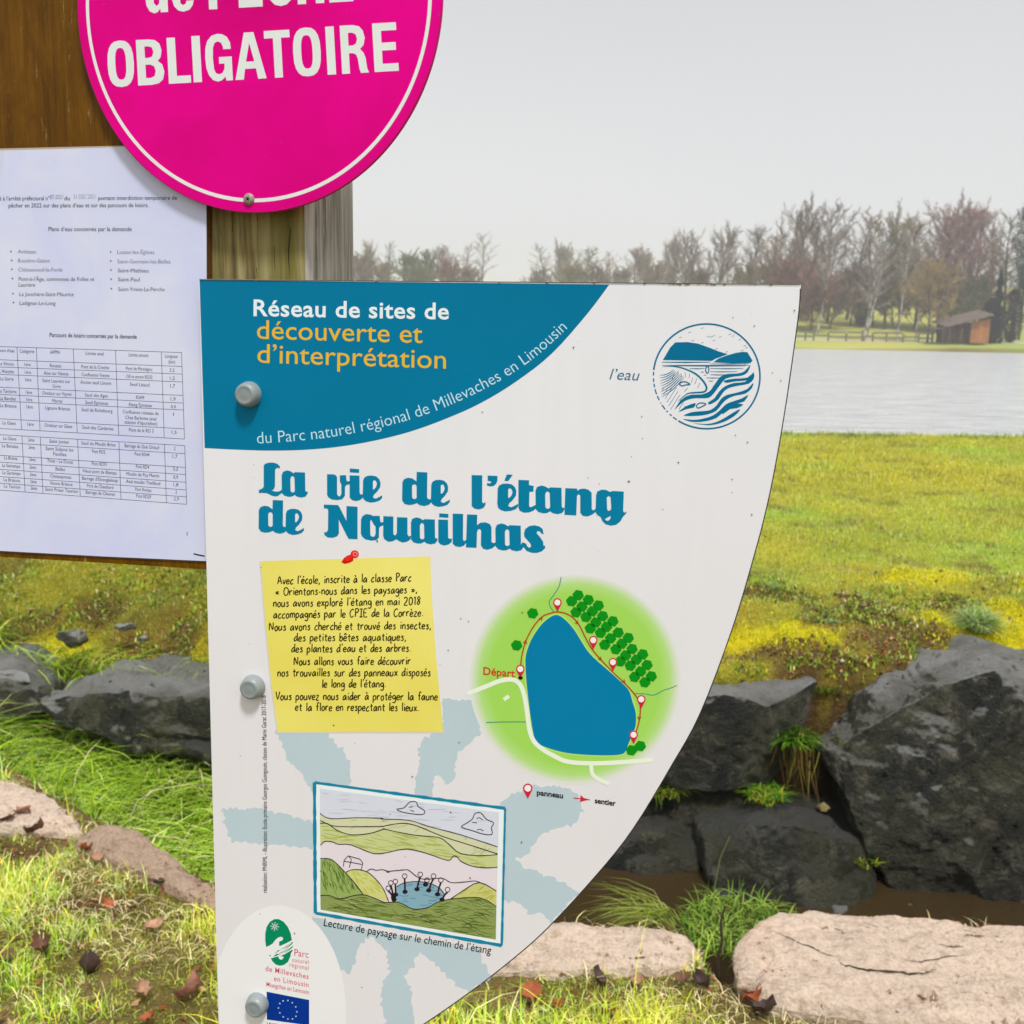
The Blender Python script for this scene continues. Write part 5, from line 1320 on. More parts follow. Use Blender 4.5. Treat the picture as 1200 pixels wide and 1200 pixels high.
big_slab = slab([(858, 1104), (872, 1086), (900, 1068), (950, 1063), (1000, 1072), (1100, 1076), (1215, 1082), (1400, 1100), (1420, 1200), (1320, 1235), (1180, 1216), (1060, 1192), (980, 1178), (900, 1170), (866, 1150)], .045, M_slab, 'large flat pinkish stone slab with a long crack at the lower right', seed=21)
slab([(520, 1118), (600, 1088), (660, 1081), (760, 1083), (812, 1092), (829, 1112), (822, 1134), (740, 1130), (640, 1134), (540, 1142)], .02, M_slab, 'flat pinkish stone between the panel edge and the green weed clump', seed=22)
slab([(-90, 925), (-30, 912), (15, 914), (50, 926), (92, 956), (99, 970), (60, 968), (0, 966), (-90, 966)], .03, M_slab, 'pale flat stone at the left edge above the dead leaves', seed=23)
slab([(84, 980), (118, 961), (150, 966), (195, 995), (250, 1040), (282, 1066), (236, 1056), (180, 1030), (120, 998), (88, 988)], .03, M_slab2, 'brown flat stone sloping toward the panel on the left verge', seed=24)
slab([(290, 1062), (380, 1075), (470, 1092), (500, 1112), (470, 1150), (380, 1130), (290, 1100)], .02, M_slab2, 'flat brown stone on the verge directly behind the panel', seed=25)
slab([(862, 1136), (880, 1128), (895, 1134), (886, 1148), (866, 1146)], .075, M_slab, 'little pale wedge of stone lying on the left end of the large slab', th=.03, seed=26, dome=.002)
# cracks across the large slab: groove shade painted as dark strips on its surface
bpy.context.view_layer.update()
dgr = bpy.context.evaluated_depsgraph_get()
def on_slab(px, py, o=big_slab):
    d = ray(px, py).normalized()
    ok, loc, nrm, _ = o.ray_cast(EYE - o.location, d)
    return (loc + o.location + Vector((0, 0, .0015))) if ok else ground_pt(px, py, .05)
def crack(pts_px, w, seed):
    R = random.Random(seed); q = smooth_open(pts_px, 5); pts = [on_slab(x + R.gauss(0, .6), y + R.gauss(0, .5)) for x, y in q]
    vs_, fs = [], []
    for i, p_ in enumerate(pts):
        ww = w * max(.1, math.sin(math.pi * (i + .4) / (len(pts) - .2))) * R.uniform(.4, 1.3)
        vs_ += [p_ + Vector((0, ww, 0)), p_ - Vector((0, ww, 0))]
        if i: fs.append((2 * i - 2, 2 * i - 1, 2 * i + 1, 2 * i))
    o = mesh_obj('crack', vs_, fs, M_crack, None); o.parent = big_slab; o.matrix_parent_inverse = Matrix.Translation(-big_slab.location)
M_crack = plain('crack_shade', (0.05, 0.038, 0.02, 1), .95, .1, .5, 60)
crack([(903, 1090), (925, 1100), (950, 1110), (965, 1117), (980, 1123)], .0022, 1)
crack([(980, 1120), (988, 1131), (1010, 1136), (1030, 1138), (1060, 1141), (1085, 1141), (1096, 1134)], .0045, 2)
crack([(978, 1088), (992, 1092)], .002, 3); crack([(1010, 1081), (1030, 1087)], .002, 4); crack([(1100, 1108), (1115, 1110), (1128, 1109)], .0025, 5)
crack([(1060, 1125), (1080, 1127), (1110, 1122), (1140, 1118)], .0015, 6); crack([(1130, 1090), (1145, 1094)], .0015, 7)
# ================================================================ blades of grass
M_blade = attr_mat('grass_blades', 0.55, 0.25, translucent=0.35)
M_litter = attr_mat('dry_litter', 0.8, 0.15, translucent=0.15)
def blades(name, base, L, W, bend, az, colr, mat=None, segs=3, tip=None, lean=0.0, fold=True):
    n = len(base)
    dh = np.stack([np.cos(az), np.sin(az), np.zeros(n)], 1); sd_ = np.stack([-np.sin(az), np.cos(az), np.zeros(n)], 1)
    if segs == 3: ts, ws = [0, .4, .75, 1], [1, .85, .55, 0]
    else: ts, ws = [0, .55, 1], [1, .7, 0]
    tw = rng.uniform(-.9, .9, n)[:, None]
    side = sd_ * np.cos(tw) + dh * np.sin(tw)
    rows = []; cols_ = []
    for t_, w_ in zip(ts, ws):
        p_ = base + np.array([0, 0, 1.0]) * (L * t_ * (1 - bend * .75 * t_))[:, None] + dh * (L * bend * t_ ** 1.7)[:, None]
        cc = colr if tip is None else colr + (tip - colr) * (t_ ** 2)
        if w_ > 0:
            rows += [p_ - side * (W * w_ / 2)[:, None], p_ + side * (W * w_ / 2)[:, None]]; cols_ += [cc, cc]
        else: rows.append(p_); cols_.append(cc)
    k = len(rows)
    co = np.stack(rows, 1).reshape(-1, 3); cc = np.stack(cols_, 1).reshape(-1, 3)
    b = (np.arange(n) * k)[:, None]
    quads = [b + np.array([[2 * i, 2 * i + 1, 2 * i + 3, 2 * i + 2]]) for i in range(len(ts) - 2)]
    tri = b + np.array([[k - 3, k - 2, k - 1]])
    o = fast_mesh(name, co, [np.concatenate(quads), tri], [4, 3], mat or M_blade, colors=np.concatenate([cc, np.ones((len(cc), 1))], 1))
    return o
def pal(n, cs, w):
    w = np.array(w, float); w /= w.sum()
    k = rng.choice(len(cs), n, p=w)
    c = np.array(cs)[k]
    return c * rng.uniform(.7, 1.25, (n, 1)) * rng.uniform(.93, 1.07, (n, 3))
def scatter(x0, x1, y0, y1, n, keep):
    x = rng.uniform(x0, x1, n); y = rng.uniform(y0, y1, n)
    m = keep(x, y); x, y = x[m], y[m]
    return x, y, np.stack([x, y, height(x, y) - .004], 1)

# rocks keep the grass off: rough footprints of the flat stones
def in_slabs(x, y):
    r = np.zeros(len(x), bool)
    for o_ in C.objects:
        if o_.name.startswith('flat_stone'):
            co_ = np.empty(len(o_.data.vertices) * 3, np.float32); o_.data.vertices.foreach_get('co', co_)
            co_ = co_.reshape(-1, 3)[:, :2] + np.array(o_.location)[:2]
            c = co_.mean(0); d = co_ - c; ang = np.arctan2(d[:, 1], d[:, 0]); rad = np.hypot(d[:, 0], d[:, 1])
            bins = np.linspace(-np.pi, np.pi, 49); rm = np.array([rad[(ang >= bins[i]) & (ang < bins[i + 1])].max(initial=0) for i in range(48)])
            q = np.stack([x, y], 1) - c; qa = np.arctan2(q[:, 1], q[:, 0]); qr = np.hypot(q[:, 0], q[:, 1])
            r |= qr < rm[np.clip(((qa + np.pi) / (2 * np.pi) * 48).astype(int), 0, 47)] * .90
    return r
g_green, g_dark, g_yel, g_straw, g_pale = c3(158, 190, 56, 1.35), c3(104, 146, 44, 1.2), c3(226, 216, 74, 1.3), c3(240, 226, 172, 1.2), c3(204, 222, 150, 1.3)

# near verge
def keep_near(x, y):
    n = fbm(x, y, 5, 3, 71)
    return (y < y_near(x) - .03) & (rng.uniform(0, 1, len(x)) < np.clip(.25 + (n - .3) * 3, .12, 1) * (1 - .85 * soil_mask(x, y)))
x, y, b = scatter(-2.0, 2.2, 1.55, 3.6, 260000, keep_near)
m = ~in_slabs(x, y); x, y, b = x[m], y[m], b[m]
# full density only where it is looked at closely
n = len(x); n1 = fbm(x, y, 3, 3, 73)
colr = pal(n, [g_green, g_dark, g_yel, g_straw, g_pale], [3.4, 2.6, 1.2, 1.5, 1.4])
wy = np.clip((n1 - .45) * 4, 0, 1)[:, None]; colr = colr * (1 - wy * .45) + (colr * .2 + g_yel * .85) * wy * .45
n4 = fbm(x, y, 9, 2, 74); L = rng.gamma(3, .0135, n) * (0.2 + n1 * .8 + np.clip((n4 - .5) * 3, -.2, .9)); colr = colr * (.55 + .9 * n4)[:, None]; L = L * np.where(y > y_near(x) - .25, .75, 1); W = rng.uniform(.0014, .0036, n)
o = blades('verge_grass', b, L, W, np.clip(rng.normal(.55, .3, n), .05, 1.1), rng.uniform(0, 6.283, n), colr, tip=colr * .75 + g_yel * .28)
tagset(o, 'short mixed green and straw grass on the near verge in front of the stones', 'grass', None, 'stuff')
# dry straw lying flat
x, y, b = scatter(-2.0, 1.4, 1.7, 3.3, 26000, lambda x, y: (y < y_near(x)) & (fbm(x, y, 3.4, 3, 75) > .46))
m = ~in_slabs(x, y); b = b[m]; n = len(b); b[:, 2] += rng.uniform(.004, .018, n)
o = blades('dry_straw', b, rng.uniform(.02, .07, n), rng.uniform(.001, .0022, n), rng.uniform(1.0, 1.25, n), rng.uniform(0, 6.283, n), pal(n, [g_straw, c3(170, 140, 90), c3(120, 96, 62)], [3, 2, 1.5]), mat=M_litter)
tagset(o, 'dry straw and thatch lying between the grass of the near verge', 'dry grass', None, 'stuff')

# lawn beyond the stream
def keep_lawn(x, y):
    d = (y > y_far(x) + .05) & (y < SHORE + .1)
    return d & (rng.uniform(0, 1, len(x)) < (1 - .93 * soil_mask(x, y)) * (1 - .6 * moss_mask(x, y)) * np.clip((y - y_far(x)) * 1.2 + .25, 0, 1)) & (x > y * -.55 - .2) & (x < y * .56 + .3)
sets = []
for y0, y1, dens, L0, W0 in [(3.8, 5.6, 17000, .024, .003), (5.6, 8, 9000, .032, .0042), (8, 12.2, 4200, .042, .006)]:
    xx0, xx1 = -y1 * .56, y1 * .58
    x, y, b = scatter(xx0, xx1, y0, y1, int((xx1 - xx0) * (y1 - y0) * dens), keep_lawn)
    # the stretch hidden behind the panel can be thinner
    hid = (x > -.30 * y) & (x < .2 * y) & (rng.uniform(0, 1, len(x)) < .8)
    x, y, b = x[~hid], y[~hid], b[~hid]
    n = len(x); n1 = fbm(x, y, 1.1, 4, 51); n2 = fbm(x, y, 3.2, 3, 77)
    gcol = ground_col(x, y) * 1.35
    colr = pal(n, [g_green, g_dark, g_yel, g_straw, g_pale], [2.2, 1, 2.4, 1.2, 1.3]) * .85
    colr = colr * .5 + gcol * .5 * rng.uniform(.6, 1.5, (n, 1))
    L = rng.gamma(6, L0 / 6, n) * (.55 + n2); W = rng.uniform(.6, 1.3, n) * W0
    sets.append((b, L, W, colr))
b, L, W, colr = [np.concatenate([s_[i] for s_ in sets]) for i in range(4)]; n = len(b)
o = blades('lawn_grass', b, L, W, np.clip(rng.normal(.6, .3, n), .1, 1.1), rng.uniform(0, 6.283, n), colr, segs=2)
tagset(o, 'mown yellow-green lawn running from the boulders to the pond', 'lawn', None, 'stuff')
print('lawn blades', n)

# moss cushions: very short dense fuzz
def keep_moss(x, y): return (y > y_far(x) - .02) & (rng.uniform(0, 1, len(x)) < np.maximum(moss_mask(x, y), .12 * (y < y_far(x) + .8)))
x, y, b = scatter(-2.9, 3.0, 3.7, 5.3, 260000, keep_moss); n = len(x)
colr = pal(n, [c3(226, 222, 24, 1.2), c3(200, 200, 30, 1.1), c3(150, 166, 36, 1.1), K_ORANGE * 1.1], [4, 3, 2, .4])
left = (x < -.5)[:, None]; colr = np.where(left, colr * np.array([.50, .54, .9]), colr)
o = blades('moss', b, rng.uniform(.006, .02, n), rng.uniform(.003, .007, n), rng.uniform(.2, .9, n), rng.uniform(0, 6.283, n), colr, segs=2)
tagset(o, 'bright yellow-green moss cushions along the top of the bank', 'moss', None, 'stuff')

# tall bright grass in the ditch, swept to the right
def keep_ditch(x, y): return (y > y_near(x) + .04) & (y < y_far(x) + .02) & (x < -.62)
x, y, b = scatter(-2.7, -.6, 2.7, 4.7, 12000, keep_ditch); n = len(x)
colr = pal(n, [c3(166, 200, 40, 1.1), c3(132, 172, 40, 1.0), c3(196, 220, 96, 1.15), c3(84, 116, 34), g_straw], [4, 2.5, 2.2, 1.6, .5])
o = blades('ditch_grass', b, rng.gamma(9, .024, n), rng.uniform(.003, .009, n), np.clip(rng.normal(.95, .25, n), .3, 1.3), rng.normal(-.35, .65, n), colr)
tagset(o, 'long lime-green grass swept over in the ditch below the paper board', 'long grass', None, 'stuff')

# bank vegetation: rough tufts and small leaves on both banks
def keep_bank(x, y): return (y > y_far(x) - .04) & (y < y_far(x) + 1.0) & (fbm(x, y, 4.2, 3, 81) > np.where(x < 0, .42, .5)) & (~((x > -.6) & (x < .55)) | (rng.uniform(0, 1, len(x)) < .5)) & (moss_mask(x, y) < .45 + .4 * (x < 0))
x, y, b = scatter(-2.9, 3.2, 3.7, 5.9, 110000, keep_bank); n = len(x)
colr = pal(n, [c3(104, 140, 40, 1.1), c3(160, 184, 60, 1.2), c3(196, 166, 60), g_straw * .8, c3(70, 60, 30)], [3, 3, 1.5, .9, 1])
o = blades('bank_herbs', b, rng.uniform(.012, .045, n), rng.uniform(.004, .012, n), rng.uniform(.3, 1.1, n), rng.uniform(0, 6.283, n), colr, segs=2)
tagset(o, 'low leafy herbs and rough grass on the crumbling edge of the bank', 'herbs', None, 'stuff')

# green overhang along the lip of the left bank and ragged tussocks on the pond shore
x = rng.uniform(-3.0, -1.05, 9000); y = y_far(x) + rng.gamma(2, .07, 9000) - .06; m = fbm(x, y, 5, 3, 83) > .45; x, y = x[m], y[m]
x2 = rng.uniform(1.5, 7.2, 6000); y2 = SHORE + rng.normal(-.12, .12, 6000); m = fbm(x2, y2, 2.2, 3, 85) > .47; x2, y2 = x2[m], y2[m]
xx, yy = np.concatenate([x, x2]), np.concatenate([y, y2]); n = len(xx); sh_ = yy > 8
o = blades('rough_grass', np.stack([xx, yy, height(xx, yy) - .005], 1), rng.gamma(4, .014, n) * np.where(sh_, 1.3, 1), np.where(sh_, .007, .004) * rng.uniform(.6, 1.3, n), rng.uniform(.4, 1.2, n), np.where(sh_, rng.uniform(0, 6.28, n), rng.normal(4.7, .9, n)), pal(n, [c3(120, 150, 40, 1.1), c3(160, 180, 60, 1.2), c3(196, 180, 90), c3(90, 110, 36)], [3, 3, 1.5, 2]))
tagset(o, 'rough overhanging grass on the bank lip and along the pond shore', 'rough grass', None, 'stuff')

# ---------------------------------------------------------------- single plants
def tuft(name, c, n, L, W, colr, label, cat, bend=(.3, 1.0), r=.04, az=(0, 6.283), mat=None, tip=None):
    a_ = rng.uniform(0, 6.283, n); rr = r * np.sqrt(rng.uniform(0, 1, n))
    b = np.stack([rr * np.cos(a_), rr * np.sin(a_), np.zeros(n)], 1)
    o = blades(name, b, rng.uniform(L * .5, L, n), rng.uniform(W * .6, W, n), rng.uniform(*bend, n), rng.uniform(*az, n), colr, mat=mat, tip=tip)
    o.location = c; tagset(o, label, cat); return o
def on_ground(px, py):
    d = ray(px, py); t_ = .5
    while t_ < 30:
        p_ = EYE + d * t_
        if p_.z < float(height(p_.x, p_.y)): return p_
        t_ += .01
    return p_
c = on_ground(1145, 738); n = 900
tuft('grass_tuft', c, n, .17, .005, pal(n, [c3(160, 184, 104, 1.15), c3(120, 150, 60, 1.0), c3(212, 222, 170, 1.1)], [3, 3, 2]), 'grey-green spiky grass tuft standing in the bright moss', 'grass tuft', r=.05, bend=(.3, 1.2))
c = on_ground(905, 690); tuft('grass_tuft', c, 120, .05, .004, pal(120, [c3(130, 165, 90), c3(170, 190, 120)], [1, 1]), 'small dull green tuft beside the bare soil near the panel edge', 'grass tuft')
c = on_ground(975, 730); tuft('grass_tuft', c, 90, .04, .006, pal(90, [c3(140, 180, 120), c3(180, 205, 150)], [1, 1]), 'little pale green rosette between two patches of bare soil', 'herb', bend=(.7, 1.1), r=.02)
# weed clump at the stream edge between the stones
wc = ground_pt(866, 1092, -.27); n = 700
tuft('weed_clump', wc, n, .115, .005, pal(n, [c3(120, 160, 44, 1.0), c3(170, 196, 84, 1.1), c3(70, 104, 34)], [4, 3, 2]), 'bright green weed clump growing out of the stream between two flat stones', 'weeds', bend=(.5, 1.15), r=.17)
wc = ground_pt(775, 1082, -.25); n = 90
tuft('weed_clump', wc, n, .24, .005, pal(n, [c3(150, 170, 60), c3(180, 190, 90)], [1, 1]), 'thin trailing stems fanned out over the brown water by the panel', 'weeds', bend=(1.0, 1.3), r=.06, az=(2.3, 3.9))
# hanging weeds between the boulders
hc = at_depth(928, 868, 3.70); n = 260
tuft('hanging_weeds', hc, n, .13, .012, pal(n, [c3(96, 150, 30), c3(130, 176, 40), c3(60, 100, 24)], [3, 2, 2]), 'leafy green weeds growing in the cleft between the two big boulders', 'weeds', bend=(.4, 1.2), r=.06, az=(3.4, 5.6))
n = 90; a_ = rng.normal(0, .5, n)
b = np.stack([a_ * .07, rng.uniform(-.03, .03, n), rng.uniform(-.02, .06, n)], 1)
o = blades('hanging_roots', b, -rng.uniform(.05, .24, n), rng.uniform(.002, .006, n), rng.uniform(-.7, .5, n), rng.uniform(2.6, 6.8, n), pal(n, [c3(150, 130, 50), c3(110, 84, 44), c3(190, 180, 90)], [2, 2, 1]), mat=M_litter)
o.location = at_depth(938, 872, 3.66); tagset(o, 'tangle of dry yellow roots hanging beneath the leafy weeds in the cleft', 'roots')
hc = at_depth(898, 935, 3.62); n = 150
tuft('weed_clump', hc, n, .10, .008, pal(n, [c3(96, 160, 36), c3(150, 180, 50), c3(200, 190, 60)], [3, 2, 1]), 'flat green weeds on top of the rounded wet boulder', 'weeds', bend=(.8, 1.2), r=.07)
# growth spilling over the rocks and out of the gaps
for px, py, Y, n_, L_, lb, bd in [(838, 800, 3.84, 260, .045, 'yellow-green moss cushion sitting on the blocky boulder', (.6, 1.2)), (778, 930, 3.66, 120, .12, 'straggly weeds in the shadow gap by the panel edge', (.8, 1.3)), (1000, 868, 3.66, 140, .07, 'thin weeds along the left shoulder of the largest boulder', (.7, 1.3)), (962, 808, 3.86, 200, .07, 'leafy sprigs at the top of the cleft between the boulders', (.4, 1.1)), (985, 800, 3.92, 160, .05, 'brownish sprigs beside the crest of the largest boulder', (.5, 1.2)), (1012, 1010, 3.42, 60, .07, 'few green blades in the crack left of the largest boulder', (.6, 1.2))]:
    tuft('weed_clump', at_depth(px, py, Y), n_, L_, .007 if n_ < 250 else .004, pal(n_, [c3(120, 150, 40), c3(170, 176, 50), c3(150, 120, 50), c3(80, 110, 30)], [3, 2, 1.2, 2]), lb, 'weeds', bend=bd, r=.055)
# dark stem standing between the stones
def tube(pts, r0, r1, ns=6):
    vs_, fs = [], []
    for i, p_ in enumerate(pts):
        p_ = Vector(p_); t_ = i / (len(pts) - 1); r_ = r0 + (r1 - r0) * t_
        d = (Vector(pts[min(i + 1, len(pts) - 1)]) - Vector(pts[max(i - 1, 0)])).normalized()
        s1 = d.orthogonal().normalized(); s2 = d.cross(s1)
        for k in range(ns): vs_.append(p_ + s1 * r_ * math.cos(6.283 * k / ns) + s2 * r_ * math.sin(6.283 * k / ns))
    for i in range(len(pts) - 1):
        for k in range(ns):
            k2 = (k + 1) % ns; fs.append((i * ns + k, i * ns + k2, (i + 1) * ns + k2, (i + 1) * ns + k))
    return vs_, fs
b0 = ground_pt(842, 1143, 0.0)
stem = empty('dead_plant', b0, label='thin dark dead plant stem upright between the two flat stones', cat='dead plant')
pts = [b0, b0 + Vector((-.004, .003, .04)), b0 + Vector((.004, .002, .09)), b0 + Vector((-.001, .006, .135)), b0 + Vector((.006, .004, .175))]
mesh_obj('stem', *tube(pts, .0042, .0022), plain('stem_dark', (.03, .018, .012, 1), .8), stem)
for z, dx in [(.06, .02), (.10, -.018), (.13, .02), (.15, -.012)]:
    p_ = b0 + Vector((0, .003, z)); mesh_obj('twig', *tube([p_, p_ + Vector((dx * .6, 0, .008)), p_ + Vector((dx, .004, .02))], .0018, .0008, 4), bpy.data.materials['stem_dark'], stem)
# one tall seed stalk rising from the clump
b0 = ground_pt(838, 1085, -.22)
o = mesh_obj('grass_stalk', *tube([b0, b0 + Vector((-.005, .02, .1)), b0 + Vector((.01, .03, .2)), b0 + Vector((.035, .03, .27))], .002, .001, 4), plain('stalk_green', (.16, .22, .05, 1), .6))
tagset(o, 'single tall green grass stalk arching above the weed clump', 'grass stalk')

# ---------------------------------------------------------------- fallen leaves
def leaf_geo(R, size, curl):
    vs_, fs = [], []
    nu, nv = 7, 5
    for i in range(nu):
        u = i / (nu - 1); w = math.sin(math.pi * min(1, u * .93 + .05)) ** .8 * .42 * (1 + .22 * math.sin(u * 19 + size * 900)) * R.uniform(.85, 1.12)
        for j in range(nv):
            v_ = (j / (nv - 1) - .5) * 2
            x_ = (u - .5) * size; y_ = v_ * w * size
            z_ = curl * size * (abs(v_) ** 1.6 * .8 + (u - .5) ** 2 * 1.6 * (1 if R.random() < .9 else -1)) + R.uniform(-.05, .05) * size
            vs_.append(Vector((x_, y_, z_ + .1 * size)))
    for i in range(nu - 1):
        for j in range(nv - 1):
            a = i * nv + j; fs.append((a, a + nv, a + nv + 1, a + 1))
    return vs_, fs
def leafmat(name, r, g_, b_):
    t = NT(name); v = t.coord('Object'); f = t.noise(v, 60, 5, .7)
    c0 = S(r, g_, b_, .85); t.base(t.ramp(f, [(0.3, tuple(c * .5 for c in c0[:3]) + (1,)), (0.6, c0), (0.8, tuple(min(1, c * 1.25) for c in c0[:3]) + (1,))]))
    t.set(Roughness=.7); return t.m
ML = {'rust': leafmat('leaf_rust', 176, 92, 44), 'brown': leafmat('leaf_brown', 120, 78, 56), 'dark': leafmat('leaf_dark', 74, 52, 44), 'tan': leafmat('leaf_tan', 196, 150, 116), 'pink': leafmat('leaf_pinkbrown', 176, 120, 100)}
leaves = [
 (624, 1166, .052, 'rust', 'rust-orange dead leaf nearest the curved panel edge'), (697, 1152, .045, 'dark', 'dark curled dead leaf standing in the grass below the flat stone'),
 (802, 1150, .04, 'brown', 'brown dead leaf against the front of the flat stone by the weed clump'), (822, 1160, .045, 'dark', 'dark dead leaf in the grass below the dead stem'),
 (877, 1172, .045, 'rust', 'rust-red dead leaf at the lower left corner of the large slab'), (900, 1190, .05, 'dark', 'purple-brown dead leaf under the front edge of the large slab'),
 (655, 1182, .035, 'rust', 'small orange leaf right of the rust-orange one near the panel'), (716, 1188, .04, 'brown', 'folded brown leaf at the bottom edge under the dark curled one'),
 (10, 968, .05, 'brown', 'brown dead leaf leftmost in the heap on the pale stone'), (28, 960, .055, 'pink', 'pinkish-brown dead leaf on top of the heap by the pale stone'), (44, 972, .05, 'brown', 'crumpled brown leaf at the right end of the heap by the pale stone'),
 (101, 998, .045, 'rust', 'bright rust leaf lying at the foot of the brown sloping stone'), (112, 1006, .035, 'tan', 'tan leaf beside the bright rust leaf at the brown stone'),
 (127, 1064, .03, 'rust', 'small upright orange leaf in the middle of the left verge'), (182, 1090, .045, 'tan', 'tan curled dead leaf in the left verge near the panel'),
 (52, 1112, .05, 'brown', 'brown leaf curled over in the left verge grass'), (102, 1138, .055, 'dark', 'dark brown leaf standing upright at the bottom left'),
 (6, 1126, .05, 'brown', 'brown leaf cut by the left edge of the picture'), (166, 1166, .04, 'tan', 'small tan leaf low in the left verge'), (228, 1172, .06, 'pink', 'long grey-brown leaf standing against the lower left panel edge'),
 (186, 1040, .03, 'dark', 'black leaf scrap at the lower end of the brown sloping stone'), (238, 1076, .04, 'brown', 'brown leaf under the panel edge near the sloping stone'), (175, 1198, .03, 'rust', 'small orange leaf at the very bottom of the left verge'),
 (25, 935, .02, 'dark', 'black speck of leaf on the pale left stone'), (750, 1150, .03, 'tan', 'tiny tan leaf in front of the flat stone'), (965, 1186, .035, 'dark', 'small dark leaf on the moss below the large slab'),
]
bpy.context.view_layer.update()
for i, (px, py, sz, kd, lb) in enumerate(leaves):
    R = random.Random(i + 100)
    vs_, fs = leaf_geo(R, sz * 1.08, R.uniform(.15, .5))
    o = mesh_obj('dead_leaf', vs_, fs, ML[kd], None, smooth=True)
    p_ = ground_pt(px, py, .02)
    o.location = (p_.x, p_.y, float(height(p_.x, p_.y)) + (.045 if 'stone' in lb and 'on ' in lb else .02))
    o.rotation_euler = (R.uniform(-.5, .5), R.uniform(-.5, .5) - (.9 if 'upright' in lb or 'standing' in lb else 0), R.uniform(0, 6.28))
    tagset(o, lb, 'dead leaf', 'dead leaves on the verge')
# leaf litter too small to count: joined scraps on both banks
n = 1500
lx = np.concatenate([rng.uniform(-2, 1.4, n), rng.normal(1.47, .11, 200), rng.uniform(-2.9, 3, 500)]); ly = np.concatenate([rng.uniform(1.7, 3.3, n), rng.normal(3.92, .1, 200), rng.uniform(4, 6.2, 500)])
m = ((ly < y_near(lx)) | (ly > y_far(lx) - .1)) & ~((lx > -.5) & (lx < .5) & (ly > 4)); lx, ly = lx[m], ly[m]
b = np.stack([lx, ly, height(lx, ly) + .006], 1); n = len(b)
colr = pal(n, [c3(150, 96, 60), c3(96, 66, 48), c3(206, 160, 120), c3(190, 96, 44)], [3, 3, 1.5, 1])
o = blades('leaf_litter', b, rng.uniform(.008, .024, n), rng.uniform(.006, .016, n), rng.uniform(.7, 1.2, n), rng.uniform(0, 6.283, n), colr, mat=M_litter, segs=3)
tagset(o, 'tiny brown scraps of leaf scattered through the grass and moss', 'leaf litter', None, 'stuff')

# crumbs of soil and gravel on the worn patches of both banks
n = 9000
lx = rng.uniform(-2.9, 3.0, n); ly = rng.uniform(3.7, 5.4, n)
m = (ly > y_far(lx)) & (rng.uniform(0, 1, n) < soil_mask(lx, ly) + .05); lx, ly = lx[m], ly[m]; n = len(lx)
lz = height(lx, ly); sz = np.minimum(rng.gamma(2, .004, n) + .002, .014)
off = np.array([[1, 0, 0], [-.5, .87, 0], [-.5, -.87, 0], [0, 0, 1], [0, 0, -1]])
co_ = np.stack([lx, ly, lz], 1)[:, None, :] + off[None] * sz[:, None, None] * rng.uniform(.5, 1.3, (n, 5, 1))
tri_ = np.array([[0, 1, 3], [1, 2, 3], [2, 0, 3], [1, 0, 4], [2, 1, 4], [0, 2, 4]])
fc = (np.arange(n) * 5)[:, None, None] + tri_[None]
cc = np.repeat(pal(n, [c3(112, 86, 56), c3(80, 62, 44), c3(150, 124, 92), c3(196, 180, 160)], [4, 3, 2, .5])[:, None, :], 5, 1).reshape(-1, 3)
o = fast_mesh('soil_crumbs', co_.reshape(-1, 3), [fc.reshape(-1, 3)], [3], M_litter, colors=np.concatenate([cc, np.ones((len(cc), 1))], 1))
tagset(o, 'brown soil crumbs and grit on the bare patches of the bank', 'soil crumbs', None, 'stuff')
